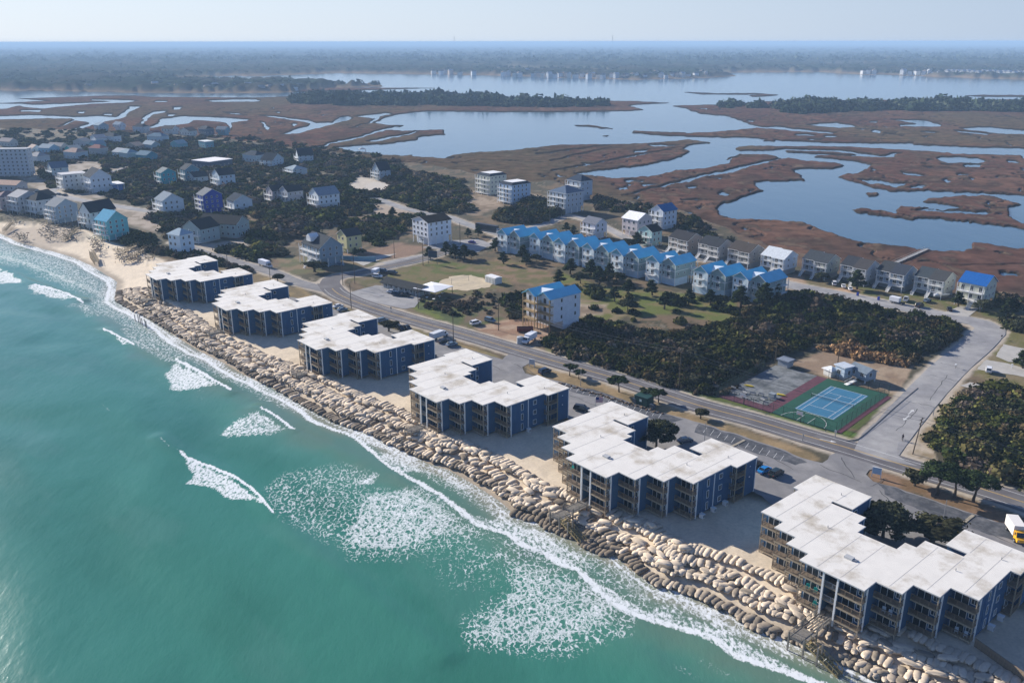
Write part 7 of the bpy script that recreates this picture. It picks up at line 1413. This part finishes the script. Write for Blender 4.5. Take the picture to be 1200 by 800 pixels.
# ================================================================ COURTS: fences, net, hoops
def fence(pts, h, label, step=3.0, name='chain_link_fence'):
    rt = empty(name, (*pts[0], GZ), 0, label, 'fence'); ox, oy = pts[0]; pm = cached(('fp', h), lambda: MB().tube((0, 0, -.2), (0, 0, h), .05, n=6).mesh('post', mat('fence_green', (.02, .05, .04), .6)))
    wm_ = mat('fence_wire', (.03, .06, .05), .6); 
    for (x0, y0), (x1, y1) in zip(pts[:-1], pts[1:]):
        Ls = math.hypot(x1 - x0, y1 - y0); n_ = max(1, int(Ls / step)); mb = MB(); a = Vector((x0 - ox, y0 - oy, 0)); b = Vector((x1 - ox, y1 - oy, 0))
        for i in range(n_ + 1): p = a.lerp(b, i / n_); link('post', pm, rt, p)
        for z in (h, h / 2, .1): mb.bar(a + Vector((0, 0, z)), b + Vector((0, 0, z)), .05)
        mb.build('rail', wm_, rt); ms = MB(); k = int(Ls / .45)
        for i in range(k): 
            t0, t1 = i / k, min(1, (i + h / .45 * .5) / k); p, q = a.lerp(b, t0), a.lerp(b, min(1, t0 + h / Ls)); ms.bar(p, q + Vector((0, 0, h * min(1, (1 - t0) * Ls / h))), .014); r2, s2 = a.lerp(b, 1 - t0), a.lerp(b, max(0, 1 - t0 - h / Ls)); ms.bar(r2, s2 + Vector((0, 0, h * min(1, (1 - t0) * Ls / h))), .014)
        tag(ms.build('mesh_panel', wm_, rt), kind='stuff')
fence([tpt(15.7, -4.5), tpt(15.7, 31.3), tpt(-21.5, 31.3), tpt(-21.5, 2)], 3.0, 'tall dark chain link fence round the tennis court and the worn court'); fence([tpt(-3.2, -5.3), tpt(15.7, -5.3)], 3.0, 'dark chain link fence at the back of the tennis court')
rt = empty('tennis_net', (*tpt(5.8, 11.9), GZ), math.atan2(TA.y, TA.x), 'low dark net across the blue tennis court', 'net'); ms = MB()
for i in range(38): ms.box(-6.3 + i * .34, -6.28 + i * .34, -.01, .01, .1, .95)
for z in (.25, .45, .65, .85): ms.box(-6.4, 6.4, -.01, .01, z, z + .02)
ms.build('mesh_panel', DARK, rt); MB().box(-6.4, 6.4, -.03, .03, .93, 1.02).build('net_band', WHITE, rt)
for s_ in (-6.4, 6.4): MB().tube((s_, 0, 0), (s_, 0, 1.07), .05).build('post', DARK, rt)
for (a, b, lb) in ((5.8, 32.0, 'basketball hoop on a dark post at the near edge of the green court'), (-12, 31.4, 'old basketball hoop at the near edge of the worn court')):
    rt = empty('basketball_hoop', (*tpt(a, b), GZ), math.atan2(TA.y, TA.x), lb, 'basketball hoop'); MB().tube((0, 0, 0), (0, 0, 3.2), .1, n=8).bar((0, 0, 3.1), (0, -1.0, 3.3), .1).build('post', DARK, rt); MB().box(-.9, .9, -1.1, -1.04, 2.7, 3.75).build('backboard', mat('backboard', (.5, .52, .54), .5), rt)
    hp = MB()
    for k in range(10): t, u_ = k * .628, (k + 1) * .628; hp.bar((.23 * math.cos(t), -1.35 + .23 * math.sin(t), 3.0), (.23 * math.cos(u_), -1.35 + .23 * math.sin(u_), 3.0), .04)
    hp.build('rim', mat('hoop_orange', (.5, .12, .02), .5), rt)
for px, py, lb in ((877.5, 453, 'yellow kayak lying on the worn court, upper one'), (914.5, 463.5, 'yellow kayak lying on the worn court, lower one')):
    x, y = at(px, py); vs = []; tag(MB().add([(-1.7, 0, .25), (-.8, -.35, .1), (.8, -.35, .1), (1.7, 0, .25), (.8, .35, .1), (-.8, .35, .1), (-.8, -.3, .4), (.8, -.3, .4), (.8, .3, .4), (-.8, .3, .4)], [(0, 1, 6), (1, 2, 7, 6), (2, 3, 7), (3, 4, 8), (4, 5, 9, 8), (5, 0, 9), (0, 6, 9), (3, 8, 7), (6, 7, 8, 9), (1, 0, 5), (1, 5, 4, 2), (2, 4, 3)]).build('kayak', mat('kayak_yellow', (.7, .5, .02), .5), None, (x, y, GZ + .03), U + .3), lb, 'kayak', 'yellow kayaks')
# jumble stored along the worn court: racks of pale pipes, benches
for k in range(14):
    a, b = -20.5 + (k % 7) * 2.2, (27.2 if k < 7 else 23.8) - (k % 3); x, y = tpt(a, b); rt = empty('bench', (x, y, GZ), math.atan2(TA.y, TA.x) + rg.uniform(-.3, .3), 'dull grey metal bench stored along the near edge of the worn court', 'bench', 'benches stored on the worn court')
    MB().box(-.9, .9, -.2, .2, .42, .48).build('seat', METAL, rt); MB().box(-.9, .9, .2, .24, .5, .85).build('backrest', METAL, rt); [MB().box(s_ - .04, s_ + .04, -.2, .22, 0, .42).build('leg', DARK, rt) for s_ in (-.8, .8)]
for px, py, lb in ((904.5, 466, 'grey cabinet beside the lower kayak on the worn court'), (838, 457, 'black box at the left end of the worn court fence')): x, y = at(px, py); tag(MB().box(-.9, .9, -.7, .7, 0, 1.3).box(-.95, .95, -.75, .75, 1.3, 1.4).build('cabinet', mat('cabinet_%d' % px, (.25, .28, .3) if px > 900 else (.02, .02, .025), .6), None, (x, y, GZ), U), lb, 'cabinet')
# volleyball net
a = at(529, 333); b = at(549, 329); an = math.atan2(b[1] - a[1], b[0] - a[0]); rt = empty('volleyball_net', (*a, GZ), an, 'volleyball net over the pale sand court', 'net'); Ls = math.hypot(b[0] - a[0], b[1] - a[1]); ms = MB()
for z in (1.5, 1.9, 2.3): ms.bar((0, 0, z), (Ls, 0, z), .04)
for i in range(int(Ls / .5)): ms.bar((i * .5, 0, 1.5), (i * .5, 0, 2.3), .02)
ms.build('mesh_panel', mat('net_cord', (.4, .4, .38), .8), rt)
for s_ in (0, Ls): MB().tube((s_, 0, 0), (s_, 0, 2.5), .07).build('post', GREYWOOD, rt)
# blue privacy wall by the yellow house
a = at(399, 304); b = at(444, 306); rt = empty('garden_wall', (*a, GZ), math.atan2(b[1] - a[1], b[0] - a[0]), 'pale blue garden wall below the small yellow house', 'wall'); Ls = math.hypot(b[0] - a[0], b[1] - a[1]); pm = MB().box(0, 2.9, -.1, .1, 0, 2.0).mesh('panel', paint((.2, .36, .44)))
for i in range(int(Ls / 3)): link('panel', pm, rt, (i * 3, 0, 0)); MB().box(i * 3 - .12, i * 3 + .06, -.14, .14, 0, 2.1).build('post', paint((.2, .36, .44)), rt)
# pier over the marsh, dock with a roof on the lagoon
def pier(p0, p1, label, w_=1.8, z=1.2, name='pier'):
    a = at(*p0, z); b = at(*p1, z); Ls = math.hypot(b[0] - a[0], b[1] - a[1]); rt = empty(name, (*a, 0), math.atan2(b[1] - a[1], b[0] - a[0]), label, 'pier'); pk = MB()
    n_ = min(90, int(Ls / .6)); pl = cached(('plank', w_, round(Ls / n_, 2)), lambda: MB().box(0, Ls / n_ * .92, -w_ / 2, w_ / 2, -.08, 0).mesh('plank', mat('grey_plank', (.42, .41, .39), .85, var=.2, vscale=1)))
    for i in range(n_): link('plank', pl, rt, (i * Ls / n_, 0, z + (i % 3) * .006))
    link('railing', railing_mesh(((0, -w_ / 2), (round(Ls, 1), -w_ / 2)), 1.0, 1.2, GREYWOOD), rt, (0, 0, z)); link('railing', railing_mesh(((0, w_ / 2), (round(Ls, 1), w_ / 2)), 1.0, 1.2, GREYWOOD), rt, (0, 0, z))
    for i in range(int(Ls / 4) + 1):
        for s_ in (-1, 1): link('pile', cached('ppile', lambda: MB().tube((0, 0, -2), (0, 0, 1.3), .13, n=6).mesh('pile', GREYWOOD)), rt, (i * 4, s_ * w_ / 2, 0))
    return rt, a, b
pier((1047, 309), (1086, 292), 'straight grey wooden pier crossing the marsh to the inlet', 2.2); pier((398, 183.5), (421, 179), 'long boardwalk leading to the roofed lagoon dock', 2.0, name='boardwalk'); r1_, a_, b_ = pier((421, 179), (438, 180), 'low dock along the lagoon edge beside its small roof', 2.5, name='dock')
x, y = at(424.5, 178.5, 1.2); rt = empty('dock_shelter', (x, y, 1.2), .2, 'small white roofed shelter on the lagoon dock', 'shelter'); MB().add([(-3.4, -3.4, 3.2), (3.4, -3.4, 3.2), (3.4, 3.4, 3.2), (-3.4, 3.4, 3.2), (0, 0, 4.8)], [(0, 1, 4), (1, 2, 4), (2, 3, 4), (3, 0, 4), (3, 2, 1, 0)]).build('roof', shingle((.4, .42, .43)), rt)
for sx_ in (-3, 3):
    for sy_ in (-3, 3): MB().box(sx_ - .2, sx_ + .2, sy_ - .2, sy_ + .2, -2.5, 3.2).build('post', WHITE, rt)
# old timber walkways over the dunes at the left
def dunewalk(p0, p1, label, z0=4.5, z1=2.2):
    a = at(*p0); b = at(*p1); Ls = math.hypot(b[0] - a[0], b[1] - a[1]); rt = empty('dune_walkway', (*a, 0), math.atan2(b[1] - a[1], b[0] - a[0]), label, 'walkway'); sl = (z1 - z0) / Ls; mb = MB()
    n_ = int(Ls / .5); pl = cached('dplank', lambda: MB().box(0, .44, -1, 1, -.1, 0).mesh('plank', PALEWOOD))
    for i in range(n_): link('plank', pl, rt, (i * .5, 0, z0 + sl * i * .5))
    for s_ in (-1, 1):
        h_ = MB().bar((0, s_, z0 + 1), (Ls, s_, z1 + 1), .1)
        for i in range(int(Ls / 2) + 1): h_.bar((i * 2, s_, -1), (i * 2, s_, z0 + sl * i * 2 + 1), .16)
        h_.build('railing', PALEWOOD, rt)
dunewalk((176, 291), (148, 304), 'pale timber dune walkway before the white tower house', 4.6, 3.4); dunewalk((172, 287), (140, 296), 'upper pale timber dune walkway before the white tower house', 4.8, 3.6); dunewalk((107, 296), (113, 304), 'broken timber beach stair below the teal house', 3.8, 2.0); dunewalk((92, 270), (74, 279), 'sagging timber beach stair left of the teal house', 5, 2.0); dunewalk((14, 262), (4, 268), 'broken timber stair at the far left beach', 4, 2)
# wreckage on the beach
rw = random.Random(8)
def wreck(px0, py0, px1, py1, n_, name, ll=3.5):
    mb = MB()
    for k in range(n_):
        x, y = at(rw.uniform(px0, px1), rw.uniform(py0, py1), 2.5); d_ = Vector((rw.gauss(0, 1), rw.gauss(0, 1), rw.gauss(0, .55))).normalized() * rw.uniform(.8, ll); z = 2.4 + rw.uniform(0, 1.6); mb.bar((x, y, z), (x + d_.x, y + d_.y, z + d_.z), rw.uniform(.1, .3), rw.uniform(.05, .3), rw.randrange(3))
    return tag(mb.build(name, [GREYWOOD, PALEWOOD, mat('stained_wood', (.1, .08, .07), .9, var=.3)]), kind='stuff')
wreck(48, 262, 90, 279, 300, 'storm_debris'); wreck(8, 238, 46, 260, 300, 'storm_debris'); wreck(16, 274, 32, 282, 90, 'storm_debris', 2.2); wreck(134, 292, 180, 306, 300, 'fallen_dune_fence', 2.5); wreck(106, 278, 120, 296, 120, 'storm_debris', 3)
for a, b, lb in (((520, 357), (545, 366), 'x'),): pass
# stones on the verge edge
stones = []
for k in range(44):
    t = k / 43; px = 655 + t * 120 + rw.uniform(-1, 1); py = 449 + t * 36 + rw.uniform(-1.2, 1.2); x, y = at(px, py); s_ = rw.uniform(.25, .6)
    o = link('stone', cached(('stone', k % 3), lambda: (lambda V: np_mesh('stone', V, IF, mat('brown_stone', (.13, .09, .06), .95, var=.25, vscale=2)))(IV * (1 + .25 * np.random.default_rng(k).normal(size=(len(IV), 1))))), None, (x, y, GZ + .1)); o.scale = (s_, s_ * .8, s_ * .6); tag(o, 'brown stone in the row edging the verge beside the car park', 'stone', 'stones edging the verge')
# radio masts on the far horizon
for px, tp_, lb in ((532.5, 44.5, 'thin radio mast on the far horizon, left of centre'), (717.5, 43.5, 'thin radio mast on the far horizon, right of centre')):
    x, y = at(px, 57, 3); hgt = (57 - tp_) / FPX * (y * CP + 100 * SP) / CP; rt = empty('radio_mast', (x, y, 3), 0, lb, 'mast', 'radio masts'); mb = MB(); q = 3.2
    for a, b in ((-q, -q), (q, -q), (0, q)): mb.bar((a, b, 0), (a * .4, b * .4, hgt), 1.3)
    for k in range(12): z = hgt * k / 12; mb.bar((-q, -q, z), (q, -q, z + hgt / 12), .6); mb.bar((q, -q, z), (0, q, z + hgt / 12), .6)
    mb.build('lattice', METAL, rt); MB().tube((0, 0, hgt), (0, 0, hgt + 8), 2.5, .5).build('antenna', METAL, rt)
# ---- cyclist on the side street
m_skin = mat('skin', (.42, .26, .18), .6); m_cl = mat('dark_clothes', (.03, .03, .04), .9); m_hair = mat('brown_hair', (.05, .03, .02), .9)
x, y = at(1057, 516); an = R(-118)
rt = empty('bicycle', (x, y, GZ + .03), an, 'dark bicycle ridden down the side street', 'bicycle')
def ring(r, t_, n_=16):
    mb = MB()
    for k in range(n_): a, b = 6.2832 * k / n_, 6.2832 * (k + 1) / n_; mb.bar((r * math.cos(a), 0, r * math.sin(a)), (r * math.cos(b), 0, r * math.sin(b)), t_)
    return mb
tyre = ring(.34, .05).mesh('wheel', RUBBER)
spk = MB(); [spk.bar((0, 0, 0), (.32 * math.cos(a), 0, .32 * math.sin(a)), .012) for a in np.linspace(0, 6.28, 9)[:-1]]; spk = spk.mesh('spokes', METAL)
for xx in (-.52, .52): w_ = link('wheel', tyre, rt, (xx, 0, .34)); link('spokes', spk, w_)
MB().bar((-.52, 0, .34), (-.05, 0, .3), .04).bar((-.05, 0, .3), (.38, 0, .8), .05).bar((-.05, 0, .3), (-.18, 0, .85), .05).bar((-.18, 0, .8), (.38, 0, .85), .05).bar((-.52, 0, .34), (-.17, 0, .8), .035).bar((.52, 0, .34), (.38, 0, .92), .05).build('frame', mat('bike_frame', (.1, .02, .02), .4), rt)
MB().bar((.4, -.28, 1.0), (.4, .28, 1.0), .04).bar((.38, 0, .9), (.4, 0, 1.0), .04).build('handlebar', DARK, rt); MB().box(-.32, -.06, -.08, .08, .88, .94).build('saddle', DARK, rt); MB().bar((-.05, -.18, .16), (-.05, -.06, .3), .03).bar((-.05, .06, .3), (-.05, .18, .44), .03).box(-.1, .02, -.24, -.14, .13, .16).box(-.1, .02, .14, .24, .43, .46).build('pedals', METAL, rt)
pr_ = empty('person', (x, y, GZ + .03), an, 'cyclist in dark clothes riding down the side street', 'person')
J = [(-.18, 0, 1.02, .15), (-.08, 0, 1.25, .15), (.06, 0, 1.48, .17), (.12, 0, 1.62, .06), (.17, 0, 1.70, .075), (.19, 0, 1.80, .105), (.2, 0, 1.88, .08),
     (-.14, -.11, .98, .11), (.2, -.13, .78, .085), (.0, -.17, .42, .06), (-.06, -.18, .2, .045), (.08, -.18, .15, .035), (-.14, .11, .98, .11), (.28, .13, .98, .085), (.06, .17, .68, .06), (-.03, .18, .5, .045), (.1, .18, .46, .035),
     (.05, -.2, 1.46, .07), (.16, -.27, 1.22, .05), (.36, -.25, 1.05, .035), (.05, .2, 1.46, .07), (.16, .27, 1.22, .05), (.36, .25, 1.05, .035), (.41, -.25, 1.02, .03), (.41, .25, 1.02, .03)]
ED = [(0, 1), (1, 2), (2, 3), (3, 4), (4, 5), (5, 6), (0, 7), (7, 8), (8, 9), (9, 10), (10, 11), (0, 12), (12, 13), (13, 14), (14, 15), (15, 16), (2, 17), (17, 18), (18, 19), (19, 23), (2, 20), (20, 21), (21, 22), (22, 24)]
me = bpy.data.meshes.new('body'); me.from_pydata([j[:3] for j in J], ED, []); bo = link('body', me, pr_); bo.modifiers.new('skin', 'SKIN'); me.materials.append(m_cl)
for i, j in enumerate(J): me.skin_vertices[0].data[i].radius = (j[3], j[3])
me.skin_vertices[0].data[0].use_root = True; sb = bo.modifiers.new('smooth', 'SUBSURF'); sb.levels = 1; sb.render_levels = 1
HV, HF = ico(1); link('head', np_mesh('head', HV * np.array((.105, .085, .13)) + np.array((.2, 0, 1.8)), HF, m_skin), pr_); link('helmet', np_mesh('helmet', np.maximum(HV * np.array((.13, .105, .12)), np.array((-9, -9, -.02))) + np.array((.19, 0, 1.86)), HF, DARK), pr_)
for s_ in (-1, 1):
    hd = MB().box(.37, .44, s_ * .25 - .04, s_ * .25 + .04, .99, 1.04)
    for k in range(4): hd.bar((.43, s_ * .25 - .035 + k * .022, 1.03), (.47, s_ * .25 - .035 + k * .022, 1.0), .018).bar((.47, s_ * .25 - .035 + k * .022, 1.0), (.44, s_ * .25 - .035 + k * .022, .96), .016)
    hd.bar((.39, s_ * .22, 1.0), (.43, s_ * .2, .97), .02).build('hand', m_skin, pr_)
# ================================================================ AIR
hz = MB().box(-88000, 88000, -2200, 85000, -4.0, CAMZ + 3)
m = bpy.data.materials.new('haze'); m.use_nodes = True; t = m.node_tree; t.nodes.remove(t.nodes['Principled BSDF'])
v = t.nodes.new('ShaderNodeVolumePrincipled'); v.inputs['Density'].default_value = HAZE; v.inputs['Color'].default_value = HAZECOL; v.inputs['Anisotropy'].default_value = 0.0
t.links.new(v.outputs[0], t.nodes['Material Output'].inputs['Volume'])
tag(hz.build('haze', m), kind='stuff')
